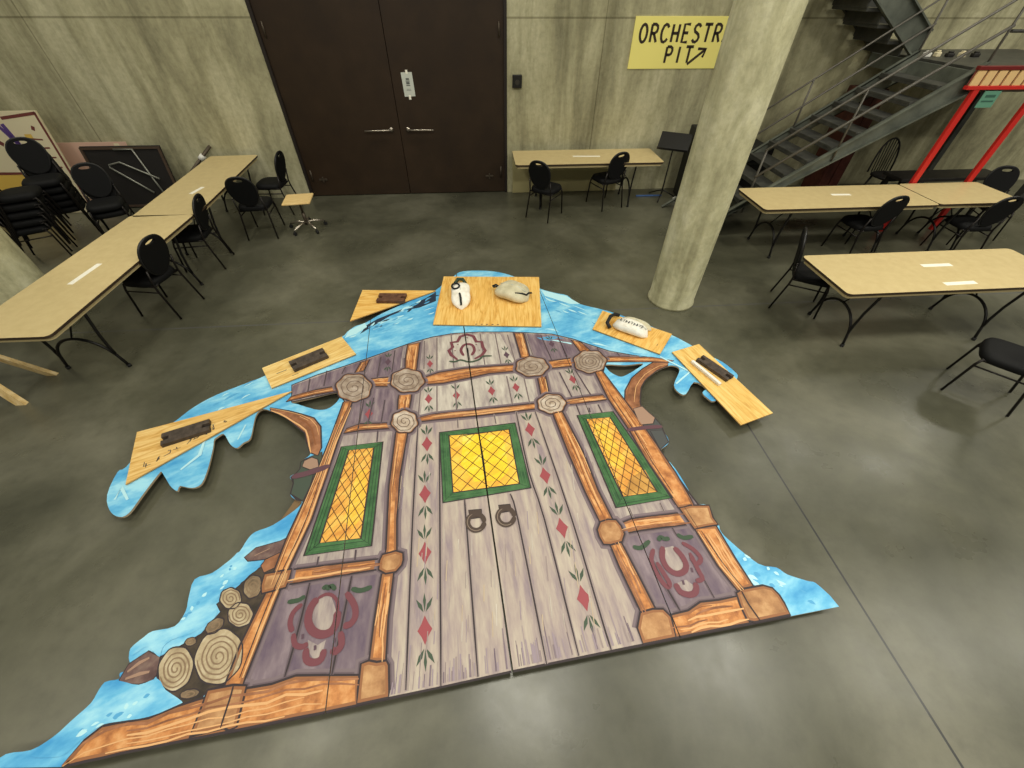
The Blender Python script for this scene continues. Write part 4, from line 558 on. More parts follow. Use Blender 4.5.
[2,'snow_hi',[[-1.22,3.789],[-1.206,3.797],[-1.191,3.804],[-1.177,3.812],[-1.163,3.82],[-1.173,3.803],[-1.185,3.792],[-1.201,3.788]],0],
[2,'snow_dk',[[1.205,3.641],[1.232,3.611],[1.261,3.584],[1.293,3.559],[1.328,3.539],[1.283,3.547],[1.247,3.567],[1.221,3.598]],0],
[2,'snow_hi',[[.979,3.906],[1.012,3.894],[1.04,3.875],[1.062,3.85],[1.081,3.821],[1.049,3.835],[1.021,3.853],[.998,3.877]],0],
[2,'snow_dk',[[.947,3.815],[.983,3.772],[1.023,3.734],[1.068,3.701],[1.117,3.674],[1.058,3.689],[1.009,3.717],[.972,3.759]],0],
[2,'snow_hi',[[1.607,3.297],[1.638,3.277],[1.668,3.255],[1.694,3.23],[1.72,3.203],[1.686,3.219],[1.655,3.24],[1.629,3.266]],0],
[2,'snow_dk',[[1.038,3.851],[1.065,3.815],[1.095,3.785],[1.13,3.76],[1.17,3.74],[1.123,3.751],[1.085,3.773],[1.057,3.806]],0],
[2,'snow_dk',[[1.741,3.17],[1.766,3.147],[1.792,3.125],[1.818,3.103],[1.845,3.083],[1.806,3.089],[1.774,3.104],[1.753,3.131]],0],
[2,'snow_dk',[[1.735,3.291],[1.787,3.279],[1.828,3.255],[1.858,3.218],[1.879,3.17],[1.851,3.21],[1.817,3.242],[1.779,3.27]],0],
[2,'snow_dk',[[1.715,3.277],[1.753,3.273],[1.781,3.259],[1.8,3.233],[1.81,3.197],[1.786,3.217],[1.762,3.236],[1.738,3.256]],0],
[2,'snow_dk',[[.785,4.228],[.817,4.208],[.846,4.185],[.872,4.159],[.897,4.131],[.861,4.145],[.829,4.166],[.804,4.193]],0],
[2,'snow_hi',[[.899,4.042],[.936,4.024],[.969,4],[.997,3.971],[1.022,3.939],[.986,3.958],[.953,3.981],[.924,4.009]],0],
[2,'snow_dk',[[1.022,3.834],[1.055,3.829],[1.082,3.814],[1.1,3.791],[1.112,3.759],[1.09,3.779],[1.068,3.798],[1.045,3.816]],0],
[2,'snow_dk',[[1.745,3.363],[1.796,3.346],[1.839,3.318],[1.872,3.28],[1.898,3.233],[1.864,3.271],[1.827,3.304],[1.788,3.335]],0],
[2,'snow_hi',[[1.089,3.853],[1.12,3.836],[1.147,3.815],[1.172,3.791],[1.195,3.764],[1.162,3.778],[1.133,3.798],[1.109,3.823]],0],
[2,'snow_dk',[[1.633,3.208],[1.651,3.184],[1.672,3.163],[1.697,3.146],[1.724,3.133],[1.691,3.139],[1.664,3.153],[1.645,3.176]],0],
[2,'snow_hi',[[.916,3.885],[.935,3.87],[.954,3.854],[.972,3.838],[.99,3.823],[.962,3.826],[.939,3.837],[.924,3.857]],0],
[2,'snow_dk',[[.834,4.154],[.864,4.119],[.896,4.088],[.932,4.06],[.971,4.037],[.92,4.047],[.88,4.069],[.851,4.105]],0],
[2,'snow_dk',[[1.801,3.318],[1.844,3.289],[1.885,3.257],[1.923,3.222],[1.958,3.184],[1.91,3.206],[1.867,3.236],[1.83,3.273]],0],
[2,'snow_hi',[[1.708,3.203],[1.743,3.192],[1.772,3.174],[1.795,3.148],[1.813,3.116],[1.782,3.133],[1.754,3.152],[1.73,3.176]],0],
[2,'snow_hi',[[1.036,3.984],[1.085,3.956],[1.129,3.923],[1.169,3.884],[1.205,3.841],[1.162,3.876],[1.12,3.912],[1.078,3.948]],0],
[2,'snow_dk',[[.821,3.894],[.85,3.887],[.874,3.873],[.892,3.852],[.904,3.825],[.882,3.84],[.86,3.855],[.84,3.873]],0],
[2,'snow_dk',[[1.32,3.725],[1.343,3.694],[1.37,3.667],[1.401,3.644],[1.436,3.627],[1.392,3.634],[1.358,3.653],[1.334,3.683]],0],
[2,'snow_hi',[[.743,4.18],[.773,4.142],[.807,4.11],[.845,4.081],[.887,4.058],[.831,4.065],[.788,4.087],[.759,4.125]],0],
[2,'snow_dk',[[.644,3.407],[.679,3.401],[.713,3.391],[.745,3.376],[.775,3.358],[.737,3.356],[.702,3.363],[.671,3.381]],0],
[2,'snow_dk',[[1.078,3.3],[1.103,3.292],[1.127,3.283],[1.151,3.273],[1.175,3.264],[1.143,3.254],[1.117,3.256],[1.095,3.272]],0],
[2,'snow_hi',[[.647,3.536],[.699,3.546],[.744,3.538],[.782,3.513],[.815,3.472],[.777,3.498],[.736,3.517],[.692,3.53]],0],
[2,'snow_dk',[[1.463,3.236],[1.503,3.233],[1.541,3.222],[1.576,3.204],[1.609,3.18],[1.568,3.183],[1.53,3.193],[1.495,3.211]],0],
[2,'snow_dk',[[1.469,3.102],[1.506,3.082],[1.544,3.065],[1.583,3.052],[1.624,3.044],[1.579,3.042],[1.538,3.051],[1.502,3.071]],0],
[2,'snow_dk',[[1.129,3.313],[1.176,3.315],[1.219,3.306],[1.257,3.284],[1.291,3.251],[1.25,3.267],[1.21,3.282],[1.169,3.297]],0],
[2,'snow_hi',[[.804,3.309],[.855,3.298],[.905,3.282],[.952,3.261],[.999,3.236],[.947,3.246],[.897,3.26],[.849,3.282]],0],
[2,'snow_hi',[[1.125,3.264],[1.165,3.262],[1.202,3.253],[1.236,3.235],[1.267,3.209],[1.229,3.217],[1.193,3.227],[1.158,3.243]],0],
[2,'snow_hi',[[.688,3.341],[.733,3.343],[.774,3.334],[.811,3.313],[.844,3.283],[.806,3.3],[.767,3.314],[.728,3.328]],0],
[2,'snow_hi',[[1.151,3.24],[1.195,3.237],[1.236,3.226],[1.274,3.207],[1.309,3.18],[1.27,3.195],[1.23,3.209],[1.19,3.225]],0],
[2,'snow_dk',[[1.139,3.326],[1.169,3.321],[1.197,3.313],[1.224,3.3],[1.249,3.283],[1.219,3.286],[1.19,3.294],[1.163,3.307]],0],
[2,'snow_dk',[[.549,3.402],[.592,3.387],[.635,3.371],[.678,3.354],[.721,3.337],[.671,3.336],[.626,3.346],[.585,3.368]],0],
[2,'snow_dk',[[.592,3.402],[.629,3.401],[.663,3.392],[.694,3.375],[.723,3.352],[.689,3.36],[.655,3.371],[.623,3.385]],0],
[2,'snow_dk',[[.81,3.425],[.863,3.424],[.912,3.412],[.956,3.388],[.996,3.354],[.95,3.374],[.904,3.392],[.857,3.409]],0],
[2,'snow_dk',[[.663,3.423],[.712,3.414],[.759,3.399],[.804,3.378],[.847,3.354],[.799,3.366],[.752,3.381],[.707,3.401]],0],
[2,'snow_dk',[[1.565,3.024],[1.598,3.012],[1.631,3],[1.664,2.987],[1.697,2.975],[1.659,2.973],[1.624,2.98],[1.593,2.997]],0],
[2,'snow_hi',[[1.636,.792],[1.654,.795],[1.668,.791],[1.678,.78],[1.685,.764],[1.667,.761],[1.653,.764],[1.643,.775]],0],
[2,'snow_hi',[[1.805,.791],[1.82,.785],[1.833,.778],[1.846,.769],[1.858,.759],[1.837,.755],[1.821,.758],[1.811,.77]],0],
[2,'snow_hi',[[1.806,.758],[1.816,.761],[1.822,.76],[1.826,.754],[1.828,.744],[1.822,.746],[1.816,.748],[1.81,.752]],0],
[2,'snow_dk',[[1.926,.722],[1.935,.719],[1.944,.714],[1.952,.708],[1.959,.702],[1.947,.7],[1.937,.703],[1.93,.71]],0],
[2,'snow_dk',[[1.933,.654],[1.949,.658],[1.962,.656],[1.97,.646],[1.974,.63],[1.962,.633],[1.951,.637],[1.941,.644]],0],
[2,'snow_hi',[[1.615,.83],[1.628,.83],[1.639,.826],[1.647,.818],[1.654,.807],[1.637,.801],[1.625,.802],[1.618,.812]],0],
[2,'snow_dk',[[1.745,.769],[1.758,.773],[1.768,.771],[1.774,.763],[1.777,.75],[1.765,.747],[1.755,.749],[1.748,.756]],0],
[2,'snow_dk',[[1.679,.844],[1.694,.848],[1.706,.845],[1.713,.836],[1.717,.82],[1.703,.819],[1.691,.821],[1.683,.83]],0],
[2,'snow_hi',[[1.626,.817],[1.637,.814],[1.648,.809],[1.657,.802],[1.665,.793],[1.651,.791],[1.639,.793],[1.631,.802]],0],
[2,'snow_hi',[[1.631,.833],[1.652,.835],[1.668,.83],[1.68,.817],[1.688,.799],[1.671,.802],[1.655,.808],[1.642,.818]],0],
[2,'snow_hi',[[1.654,.941],[1.668,.946],[1.676,.945],[1.677,.937],[1.674,.924],[1.663,.922],[1.656,.923],[1.653,.93]],0],
[2,'snow_hi',[[1.784,.871],[1.793,.873],[1.799,.871],[1.801,.865],[1.8,.856],[1.789,.852],[1.782,.853],[1.781,.859]],0],
[2,'snow_hi',[[1.676,.968],[1.687,.962],[1.696,.955],[1.704,.946],[1.71,.936],[1.695,.937],[1.684,.942],[1.678,.953]],0],
[2,'snow_hi',[[1.814,.839],[1.828,.841],[1.837,.837],[1.841,.828],[1.841,.814],[1.831,.817],[1.823,.821],[1.817,.829]],0],
[8.5,'snow_dk',[[-2.207,.351],[-2.204,.36],[-2.199,.364],[-2.192,.364],[-2.184,.36],[-2.186,.349],[-2.19,.343],[-2.197,.344]],0],
[8.5,'snow_hi',[[-2.032,.436],[-2.031,.449],[-2.027,.455],[-2.021,.452],[-2.011,.444],[-2.013,.434],[-2.017,.428],[-2.023,.429]],0],
[8.5,'snow_hi',[[-2.202,.346],[-2.195,.352],[-2.186,.356],[-2.177,.358],[-2.167,.36],[-2.172,.347],[-2.18,.34],[-2.19,.34]],0],
[8.5,'snow_dk',[[-2.066,.397],[-2.061,.408],[-2.055,.414],[-2.045,.414],[-2.035,.409],[-2.038,.396],[-2.044,.388],[-2.054,.389]],0],
[8.5,'snow_hi',[[-2.159,.37],[-2.152,.38],[-2.144,.386],[-2.133,.387],[-2.122,.384],[-2.13,.378],[-2.139,.373],[-2.148,.37]],0],
[8.5,'snow_hi',[[-1.992,.39],[-1.99,.401],[-1.985,.406],[-1.978,.405],[-1.969,.399],[-1.973,.393],[-1.978,.388],[-1.985,.388]],0],
[8.5,'snow_hi',[[-2.13,.359],[-2.124,.371],[-2.116,.377],[-2.105,.378],[-2.093,.374],[-2.102,.369],[-2.111,.365],[-2.12,.362]],0],
[8.5,'snow_dk',[[-1.954,.473],[-1.949,.483],[-1.942,.489],[-1.934,.489],[-1.924,.485],[-1.928,.476],[-1.935,.47],[-1.943,.469]],0],
[8.5,'snow_hi',[[-2.207,.332],[-2.201,.351],[-2.192,.36],[-2.178,.359],[-2.161,.35],[-2.171,.341],[-2.181,.334],[-2.193,.331]],0],
[8.5,'snow_dk',[[-2.106,.408],[-2.1,.415],[-2.093,.419],[-2.085,.42],[-2.077,.419],[-2.081,.409],[-2.087,.403],[-2.095,.403]],0],
[8.5,'snow_hi',[[-1.995,.446],[-1.991,.454],[-1.985,.458],[-1.978,.459],[-1.97,.456],[-1.974,.448],[-1.979,.443],[-1.986,.442]],0],
[8.5,'snow_dk',[[-2.059,.401],[-2.052,.412],[-2.043,.418],[-2.032,.419],[-2.019,.417],[-2.026,.405],[-2.035,.398],[-2.046,.397]],0],
[8.5,'snow_dk',[[-1.887,.93],[-1.885,.942],[-1.881,.948],[-1.874,.946],[-1.865,.939],[-1.867,.929],[-1.871,.924],[-1.878,.924]],0],
[8.5,'snow_hi',[[-1.909,.903],[-1.91,.916],[-1.907,.922],[-1.9,.919],[-1.891,.911],[-1.892,.9],[-1.895,.894],[-1.901,.895]],0],
[8.5,'snow_dk',[[-1.932,.858],[-1.93,.873],[-1.925,.88],[-1.917,.878],[-1.905,.869],[-1.909,.859],[-1.914,.853],[-1.922,.853]],0],
[8.5,'snow_dk',[[-1.918,.871],[-1.915,.883],[-1.908,.889],[-1.899,.889],[-1.887,.884],[-1.894,.878],[-1.901,.874],[-1.91,.871]],0],
[8.5,'snow_hi',[[-1.938,.848],[-1.933,.855],[-1.928,.859],[-1.921,.86],[-1.913,.859],[-1.916,.849],[-1.921,.844],[-1.929,.844]],0],
[8.5,'snow_dk',[[-1.77,1.143],[-1.772,1.151],[-1.77,1.155],[-1.765,1.157],[-1.758,1.158],[-1.756,1.15],[-1.757,1.144],[-1.762,1.142]],0],
[8.5,'snow_dk',[[-1.767,1.124],[-1.771,1.132],[-1.771,1.137],[-1.765,1.138],[-1.757,1.136],[-1.754,1.129],[-1.755,1.124],[-1.759,1.122]],0],
[8.5,'snow_hi',[[-1.739,1.124],[-1.744,1.136],[-1.743,1.143],[-1.736,1.144],[-1.724,1.141],[-1.723,1.133],[-1.724,1.126],[-1.73,1.124]],0],
[8.5,'snow_hi',[[-1.77,1.034],[-1.772,1.049],[-1.769,1.058],[-1.76,1.062],[-1.746,1.062],[-1.745,1.049],[-1.748,1.04],[-1.757,1.035]],0],
[8.5,'snow_hi',[[-1.808,1.083],[-1.807,1.091],[-1.803,1.097],[-1.797,1.101],[-1.79,1.104],[-1.788,1.093],[-1.79,1.086],[-1.797,1.082]],0],
[8.5,'snow_hi',[[-1.777,1.005],[-1.774,1.015],[-1.77,1.023],[-1.762,1.028],[-1.753,1.032],[-1.755,1.022],[-1.759,1.013],[-1.766,1.008]],0],
[8.5,'snow_hi',[[-1.872,.972],[-1.871,.982],[-1.867,.989],[-1.859,.994],[-1.85,.997],[-1.847,.983],[-1.849,.974],[-1.857,.97]],0],
[2,'snow_hi',[[-1.523,3.54],[-1.507,3.671],[-1.356,3.798],[-1.32,3.721],[-1.418,3.603]],0],
[2,'snow_hi',[[.721,4.335],[1.011,4.179],[1.149,3.996],[1.029,4.004],[.752,4.197]],0]]
STROKES=[
[3,'plank_soft',.008,[[-.312,.412],[-.313,.449]]],
[3,'purple',.01,[[-.598,.383],[-.597,.459]]],
[3,'purple',.011,[[.104,.455],[.1,.511]]],
[3,'purple_lt',.02,[[.698,.516],[.694,.55]]],
[3,'purple_lt',.008,[[-.369,.406],[-.37,.462]]],
[3,'plank_soft',.01,[[.202,.465],[.194,.561]]],
[3,'purple_lt',.006,[[-.252,.418],[-.259,.637]]],
[3,'plank_soft',.013,[[-.236,.42],[-.239,.515]]],
[3,'purple_lt',.011,[[.192,.464],[.186,.536]]],
[3,'purple_lt',.015,[[.481,.494],[.476,.532]]],
[3,'plank_soft',.007,[[.263,.471],[.254,.571]]],
[3,'plank_soft',.012,[[.654,.511],[.642,.609]]],
[3,'purple_lt',.008,[[.406,.486],[.4,.548]]],
[3,'plank_soft',.008,[[-.544,.388],[-.543,.436]]],
[3,'purple_lt',.019,[[.685,.515],[.678,.576]]],
[3,'purple_lt',.006,[[.627,.509],[.612,.641]]],
[3,'purple_lt',.022,[[-.24,.42],[-.244,.54]]],
[3,'plank_soft',.022,[[.588,.505],[.576,.606]]],
[3,'plank_soft',.012,[[-.236,.42],[-.238,.471]]],
[3,'purple_lt',.024,[[-.612,.381],[-.611,.412]]],
[3,'plank_soft',.008,[[.153,.46],[.147,.532]]],
[3,'plank_soft',.017,[[-.543,.388],[-.542,.482]]],
[3,'purple',.008,[[.117,.456],[.111,.543]]],
[3,'plank_soft',.015,[[.093,.454],[.086,.559]]],
[3,'purple_lt',.014,[[-.304,.413],[-.305,.479]]],
[3,'plank_soft',.007,[[.262,.471],[.255,.543]]],
[3,'plank_soft',.014,[[-.287,.415],[-.288,.465]]],
[3,'purple_lt',.016,[[-.277,.416],[-.28,.521]]],
[3,'purple',.015,[[.77,.523],[.753,.659]]],
[3,'plank_soft',.012,[[-.503,.393],[-.502,.476]]],
[3,'purple_lt',.016,[[.275,.473],[.266,.583]]],
[3,'purple_lt',.023,[[.272,.472],[.264,.571]]],
[3,'plank_soft',.007,[[-.527,.39],[-.526,.605]]],
[3,'purple',.022,[[.632,.509],[.622,.589]]],
[3,'purple_lt',.023,[[.32,.477],[.313,.554]]],
[3,'purple',.017,[[-.335,.41],[-.336,.46]]],
[3,'purple_lt',.022,[[-.283,.415],[-.285,.48]]],
[3,'purple_lt',.021,[[.123,.457],[.115,.573]]],
[3,'purple_lt',.006,[[.14,.459],[.125,.657]]],
[3,'purple_lt',.017,[[-.58,.385],[-.579,.465]]],
[3,'purple',.011,[[-.442,.399],[-.442,.459]]],
[3,'purple_lt',.013,[[-.161,.428],[-.164,.491]]],
[3,'purple_lt',.021,[[.466,.492],[.459,.554]]],
[3,'purple_lt',.015,[[-.088,.435],[-.091,.5]]],
[3,'purple',.017,[[-.041,.44],[-.047,.552]]],
[3,'purple_lt',.014,[[.695,.516],[.672,.697]]],
[3,'plank_soft',.019,[[.482,.494],[.473,.58]]],
[3,'purple',.019,[[-.189,.425],[-.193,.535]]],
[3,'purple_lt',.02,[[-.617,.381],[-.616,.435]]],
[3,'purple_lt',.021,[[.195,.464],[.189,.546]]],
[3,'purple',.018,[[-.147,.429],[-.155,.617]]],
[3,'purple_lt',.02,[[.207,.466],[.198,.576]]],
[3,'purple_lt',.017,[[.149,.459],[.139,.582]]],
[3,'purple_lt',.024,[[-.029,.441],[-.032,.483]]],
[3,'plank_soft',.011,[[-.17,.427],[-.173,.496]]],
[3,'purple',.007,[[.693,.515],[.687,.567]]],
[3,'purple_lt',.012,[[.259,.471],[.249,.592]]],
[3,'purple',.02,[[-.224,.421],[-.225,.451]]],
[3,'purple_lt',.018,[[.495,.495],[.481,.625]]],
[3,'purple',.009,[[.773,.524],[.764,.595]]],
[3,'purple_lt',.021,[[.023,.447],[.015,.562]]],
[3,'purple_lt',.019,[[.32,.477],[.309,.597]]],
[3,'purple_lt',.022,[[-.212,.422],[-.214,.472]]],
[3,'purple_lt',.014,[[-.087,.435],[-.094,.557]]],
[3,'purple_lt',.018,[[.177,.462],[.169,.561]]],
[3,'purple',.009,[[.215,.466],[.205,.586]]],
[3,'purple_lt',.017,[[-.536,.389],[-.534,.605]]],
[3,'plank_soft',.018,[[-.208,.423],[-.21,.459]]],
[3,'plank_soft',.007,[[.019,.446],[.014,.534]]],
[3,'purple_lt',.006,[[-.45,.398],[-.45,.429]]],
[3,'purple_lt',.007,[[-.299,.413],[-.302,.512]]],
[3,'plank_soft',.019,[[-.265,.417],[-.268,.528]]],
[3,'purple',.016,[[.273,.472],[.252,.707]]],
[3,'purple_lt',.009,[[.329,.478],[.319,.581]]],
[3,'plank_soft',.009,[[.55,.501],[.541,.581]]],
[3,'purple_lt',.022,[[.618,.508],[.608,.592]]],
[3,'purple',.011,[[-.186,.425],[-.189,.49]]],
[3,'purple',.009,[[.303,.475],[.298,.535]]],
[3,'purple',.015,[[.556,.501],[.543,.618]]],
[3,'purple_lt',.012,[[.365,.482],[.356,.57]]],
[3,'purple_lt',.017,[[-.397,.403],[-.398,.48]]],
[3,'purple_lt',.017,[[.651,.511],[.643,.574]]],
[3,'purple_lt',.02,[[-.576,.385],[-.575,.469]]],
[3,'purple',.022,[[.02,.446],[.007,.651]]],
[3,'purple',.017,[[.623,.508],[.609,.632]]],
[3,'purple',.009,[[.09,.453],[.081,.581]]],
[3,'plank_soft',.007,[[-.568,.386],[-.566,.521]]],
[3,'plank_soft',.019,[[.303,.475],[.297,.539]]],
[3,'purple',.007,[[-.471,.396],[-.471,.614]]],
[3,'purple',.006,[[-.325,.411],[-.327,.507]]],
[3,'purple_lt',.021,[[.334,.479],[.33,.53]]],
[3,'purple',.009,[[-.228,.421],[-.23,.485]]],
[3,'purple_lt',.016,[[.043,.449],[.041,.483]]],
[3,'purple_lt',.009,[[-.248,.419],[-.25,.466]]],
[3,'purple_lt',.012,[[-.601,.382],[-.597,.581]]],
[3,'purple_lt',.012,[[.646,.511],[.617,.756]]],
[3,'purple',.013,[[.222,.467],[.218,.522]]],
[3,'purple_lt',.008,[[.206,.465],[.199,.562]]],
[3,'plank_soft',.023,[[.764,.523],[.758,.571]]],
[3,'purple',.018,[[-.288,.415],[-.289,.462]]],
[3,'purple',.01,[[-.614,.381],[-.612,.459]]],
[3,'purple_lt',.022,[[.548,.501],[.54,.577]]],
[3,'plank_soft',.022,[[.168,.461],[.164,.505]]],
[3,'plank_soft',.011,[[.406,.486],[.386,.685]]],
[3,'purple_lt',.024,[[.185,.463],[.177,.555]]],
[3,'purple',.023,[[-.411,.402],[-.411,.499]]],
[3,'purple_lt',.019,[[.315,.477],[.303,.606]]],
[3,'plank_soft',.02,[[.292,.474],[.281,.589]]],
[3,'purple_lt',.013,[[-.098,.434],[-.103,.52]]],
[3,'purple',.009,[[.402,.485],[.39,.602]]],
[3,'plank_soft',.023,[[-.145,.429],[-.148,.485]]],
[3,'purple',.023,[[.305,.476],[.299,.544]]],
[3,'plank_soft',.006,[[-.373,.406],[-.374,.514]]],
[3,'purple_lt',.023,[[-.47,.396],[-.47,.45]]],
[3,'purple_lt',.009,[[.048,.449],[.046,.482]]],
[3,'purple',.014,[[.778,.524],[.765,.621]]],
[3,'purple_lt',.01,[[-.445,.398],[-.445,.428]]],
[3,'purple',.015,[[-.183,.425],[-.187,.51]]],
[3,'plank_soft',.017,[[.745,.521],[.734,.608]]],
[3,'purple_lt',.01,[[.193,.464],[.184,.566]]],
[3,'plank_warm',.008,[[.116,1.044],[.112,.943]]],
[3,'plank_soft',.009,[[-.213,.996],[-.215,.893]]],
[3,'plank_soft',.012,[[.058,1.159],[.052,.979]]],
[3,'plank_pale',.015,[[-.023,.787],[-.026,.667]]],
[3,'plank_warm',.012,[[.852,1.79],[.842,1.687]]],
[3,'plank_pale',.013,[[.385,.702],[.382,.642]]],
[3,'plank_warm',.009,[[.599,1.797],[.591,1.693]]],
[3,'plank_warm',.012,[[-.049,.745],[-.052,.61]]],
[3,'plank_pale',.015,[[.028,.876],[.026,.784]]],
[3,'plank_soft',.007,[[.02,.754],[.017,.653]]],
[3,'plank_pale',.009,[[-.606,1.394],[-.604,1.197]]],
[3,'plank_warm',.013,[[.57,.754],[.563,.616]]],
[3,'plank_pale',.016,[[-.664,2.008],[-.66,1.811]]],
[3,'plank_pale',.013,[[-.501,1.78],[-.5,1.679]]],
[3,'plank_soft',.011,[[-.528,.908],[-.529,.774]]],
[3,'plank_pale',.012,[[-.509,1.143],[-.509,1.076]]],
[3,'purple_lt',.014,[[-.689,1.659],[-.685,1.478]]],
[3,'plank_soft',.011,[[.808,1.774],[.795,1.637]]],
[3,'plank_pale',.012,[[-.027,1.014],[-.031,.881]]],
[3,'purple_lt',.015,[[-.398,.668],[-.399,.6]]],
[3,'plank_soft',.013,[[-.439,.671],[-.44,.566]]],
[3,'plank_pale',.015,[[.632,1.761],[.614,1.53]]],
[3,'plank_warm',.01,[[-.234,.797],[-.237,.637]]],
[3,'plank_pale',.015,[[-.264,1.218],[-.265,1.148]]],
[3,'plank_warm',.015,[[.222,1.129],[.217,1.012]]],
[3,'purple_lt',.015,[[.235,1.391],[.228,1.25]]],
[3,'purple_lt',.006,[[-.706,1.825],[-.7,1.563]]],
[3,'plank_warm',.016,[[-.096,.906],[-.099,.807]]],
[3,'plank_pale',.009,[[-.208,.987],[-.209,.913]]],
[3,'plank_pale',.01,[[-.205,1.136],[-.206,1.058]]],
[3,'plank_warm',.007,[[-.711,1.636],[-.708,1.482]]],
[3,'purple_lt',.009,[[-.208,.716],[-.21,.594]]],
[3,'plank_pale',.014,[[.599,1.348],[.591,1.221]]],
[3,'plank_pale',.013,[[-.171,1.228],[-.173,1.099]]],
[3,'plank_warm',.015,[[.255,.707],[.252,.622]]],
[3,'plank_warm',.012,[[.516,1.002],[.507,.842]]],
[3,'purple_lt',.01,[[-.376,1.231],[-.377,1.089]]],
[3,'plank_pale',.014,[[.248,1.219],[.242,1.088]]],
[3,'plank_soft',.008,[[-.197,.738],[-.199,.648]]],
[3,'purple_lt',.014,[[-.486,1.205],[-.486,1.032]]],
[3,'purple_lt',.009,[[.56,.626],[.555,.521]]],
[3,'plank_pale',.013,[[.319,.812],[.313,.68]]],
[3,'plank_warm',.015,[[-.338,1.079],[-.34,.947]]],
[3,'plank_soft',.007,[[.517,1.252],[.512,1.179]]],
[3,'plank_soft',.014,[[-.387,1.517],[-.387,1.309]]],
[3,'purple_lt',.007,[[-.711,2.075],[-.705,1.832]]],
[3,'plank_pale',.011,[[-.363,1.298],[-.363,1.203]]],
[3,'plank_warm',.008,[[-.402,.787],[-.402,.73]]],
[3,'plank_soft',.013,[[.105,1.107],[.1,.951]]],
[3,'plank_pale',.015,[[-.563,.658],[-.563,.569]]],
[3,'purple_lt',.013,[[-.434,1.684],[-.434,1.537]]],
[3,'plank_pale',.014,[[.568,.828],[.56,.687]]],
[3,'purple_lt',.011,[[.426,.909],[.42,.804]]],
[3,'plank_pale',.008,[[.363,1.772],[.353,1.599]]],
[3,'purple_lt',.01,[[.525,1.149],[.516,1.004]]],
[3,'plank_soft',.012,[[-.348,1.054],[-.349,.957]]],
[3,'plank_soft',.014,[[.314,1.477],[.304,1.288]]],
[3,'plank_warm',.015,[[-.537,1.25],[-.536,1.052]]],
[3,'plank_warm',.013,[[.305,1.379],[.297,1.212]]],
[3,'plank_pale',.014,[[-.409,.751],[-.409,.694]]],
[3,'plank_pale',.009,[[.002,.981],[-.002,.82]]],
[3,'plank_soft',.012,[[.475,1.73],[.466,1.592]]],
[3,'purple_lt',.01,[[.784,2.09],[.759,1.822]]],
[3,'plank_soft',.016,[[.327,1.056],[.32,.896]]],
[3,'plank_warm',.008,[[.513,1.204],[.502,1.029]]],
[3,'purple_lt',.015,[[-.391,.94],[-.392,.842]]],
[3,'purple_lt',.014,[[.126,.793],[.123,.687]]],
[3,'plank_pale',.014,[[-.234,.705],[-.236,.601]]],
[3,'purple_lt',.013,[[.197,.869],[.193,.758]]],
[3,'plank_pale',.012,[[-.314,.911],[-.316,.781]]],
[3,'plank_warm',.013,[[-.481,1.254],[-.481,1.118]]],
[3,'plank_warm',.01,[[-.716,1.759],[-.713,1.641]]],
[3,'plank_soft',.01,[[-.047,.991],[-.05,.887]]],
[3.5,'plank_soft',.034,[[-.632,2.255],[-.596,1.386],[-.54,.395]]],
[4,'line',.011,[[-.632,2.255],[-.623,2.025],[-.611,1.72],[-.596,1.386],[-.574,.989],[-.553,.618],[-.54,.395]]],
[3.5,'plank_soft',.034,[[-.441,2.153],[-.4,1.371],[-.349,.398]]],
[4,'line',.011,[[-.441,2.153],[-.43,1.953],[-.416,1.682],[-.4,1.371],[-.38,.985],[-.36,.619],[-.349,.398]]],
[3.5,'plank_soft',.034,[[-.223,1.516],[-.205,1.267],[-.144,.423]]],
[4,'line',.011,[[-.223,1.516],[-.221,1.482],[-.217,1.421],[-.205,1.267],[-.183,.959],[-.159,.628],[-.144,.423]]],
[3.5,'plank_soft',.034,[[.12,1.54],[.162,1.328],[.247,.453]]],
[4,'line',.011,[[.12,1.54],[.128,1.519],[.141,1.475],[.162,1.328],[.194,1.011],[.227,.666],[.247,.453]]],
[3.5,'plank_soft',.034,[[.236,2.358],[.284,1.716],[.353,1.314],[.438,.477]]],
[4,'line',.011,[[.236,2.358],[.248,2.169],[.265,1.925],[.284,1.716],[.304,1.594],[.326,1.49],[.353,1.314],[.386,1.002],[.418,.678],[.438,.477]]],
[3.5,'plank_soft',.034,[[.407,2.345],[.551,1.298],[.612,.682],[.632,.491]]],
[4,'line',.011,[[.407,2.345],[.453,2.021],[.509,1.624],[.551,1.298],[.578,1.048],[.597,.837],[.612,.682],[.621,.586],[.628,.528],[.632,.491]]],
[3.5,'plank_soft',.034,[[-.289,2.309],[-.283,2.207]]],
[4,'line',.011,[[-.289,2.309],[-.283,2.207]]],
[3.5,'plank_soft',.034,[[.036,2.343],[.048,2.227]]],
[4,'line',.011,[[.036,2.343],[.048,2.227]]],
[3.5,'plank_soft',.034,[[-.493,2.748],[-.474,2.393]]],
[4,'line',.011,[[-.493,2.748],[-.474,2.393]]],
[3.5,'plank_soft',.034,[[-.321,2.768],[-.298,2.415]]],
[4,'line',.011,[[-.321,2.768],[-.298,2.415]]],
[3.5,'plank_soft',.034,[[.183,2.817],[.21,2.438]]],
[4,'line',.011,[[.183,2.817],[.21,2.438]]],
[3.5,'plank_soft',.034,[[-.646,2.759],[-.638,2.37]]],
[4,'line',.011,[[-.646,2.759],[-.638,2.37]]],
[3.5,'plank_soft',.034,[[.348,2.816],[.37,2.442]]],
[4,'line',.011,[[.348,2.816],[.37,2.442]]],
[3.5,'shade',.034,[[.709,2.834],[.772,2.49]]],
[4,'line',.011,[[.709,2.834],[.772,2.49]]],
[3.5,'shade',.034,[[.871,2.858],[.953,2.509]]],
[4,'line',.011,[[.871,2.858],[.953,2.509]]],
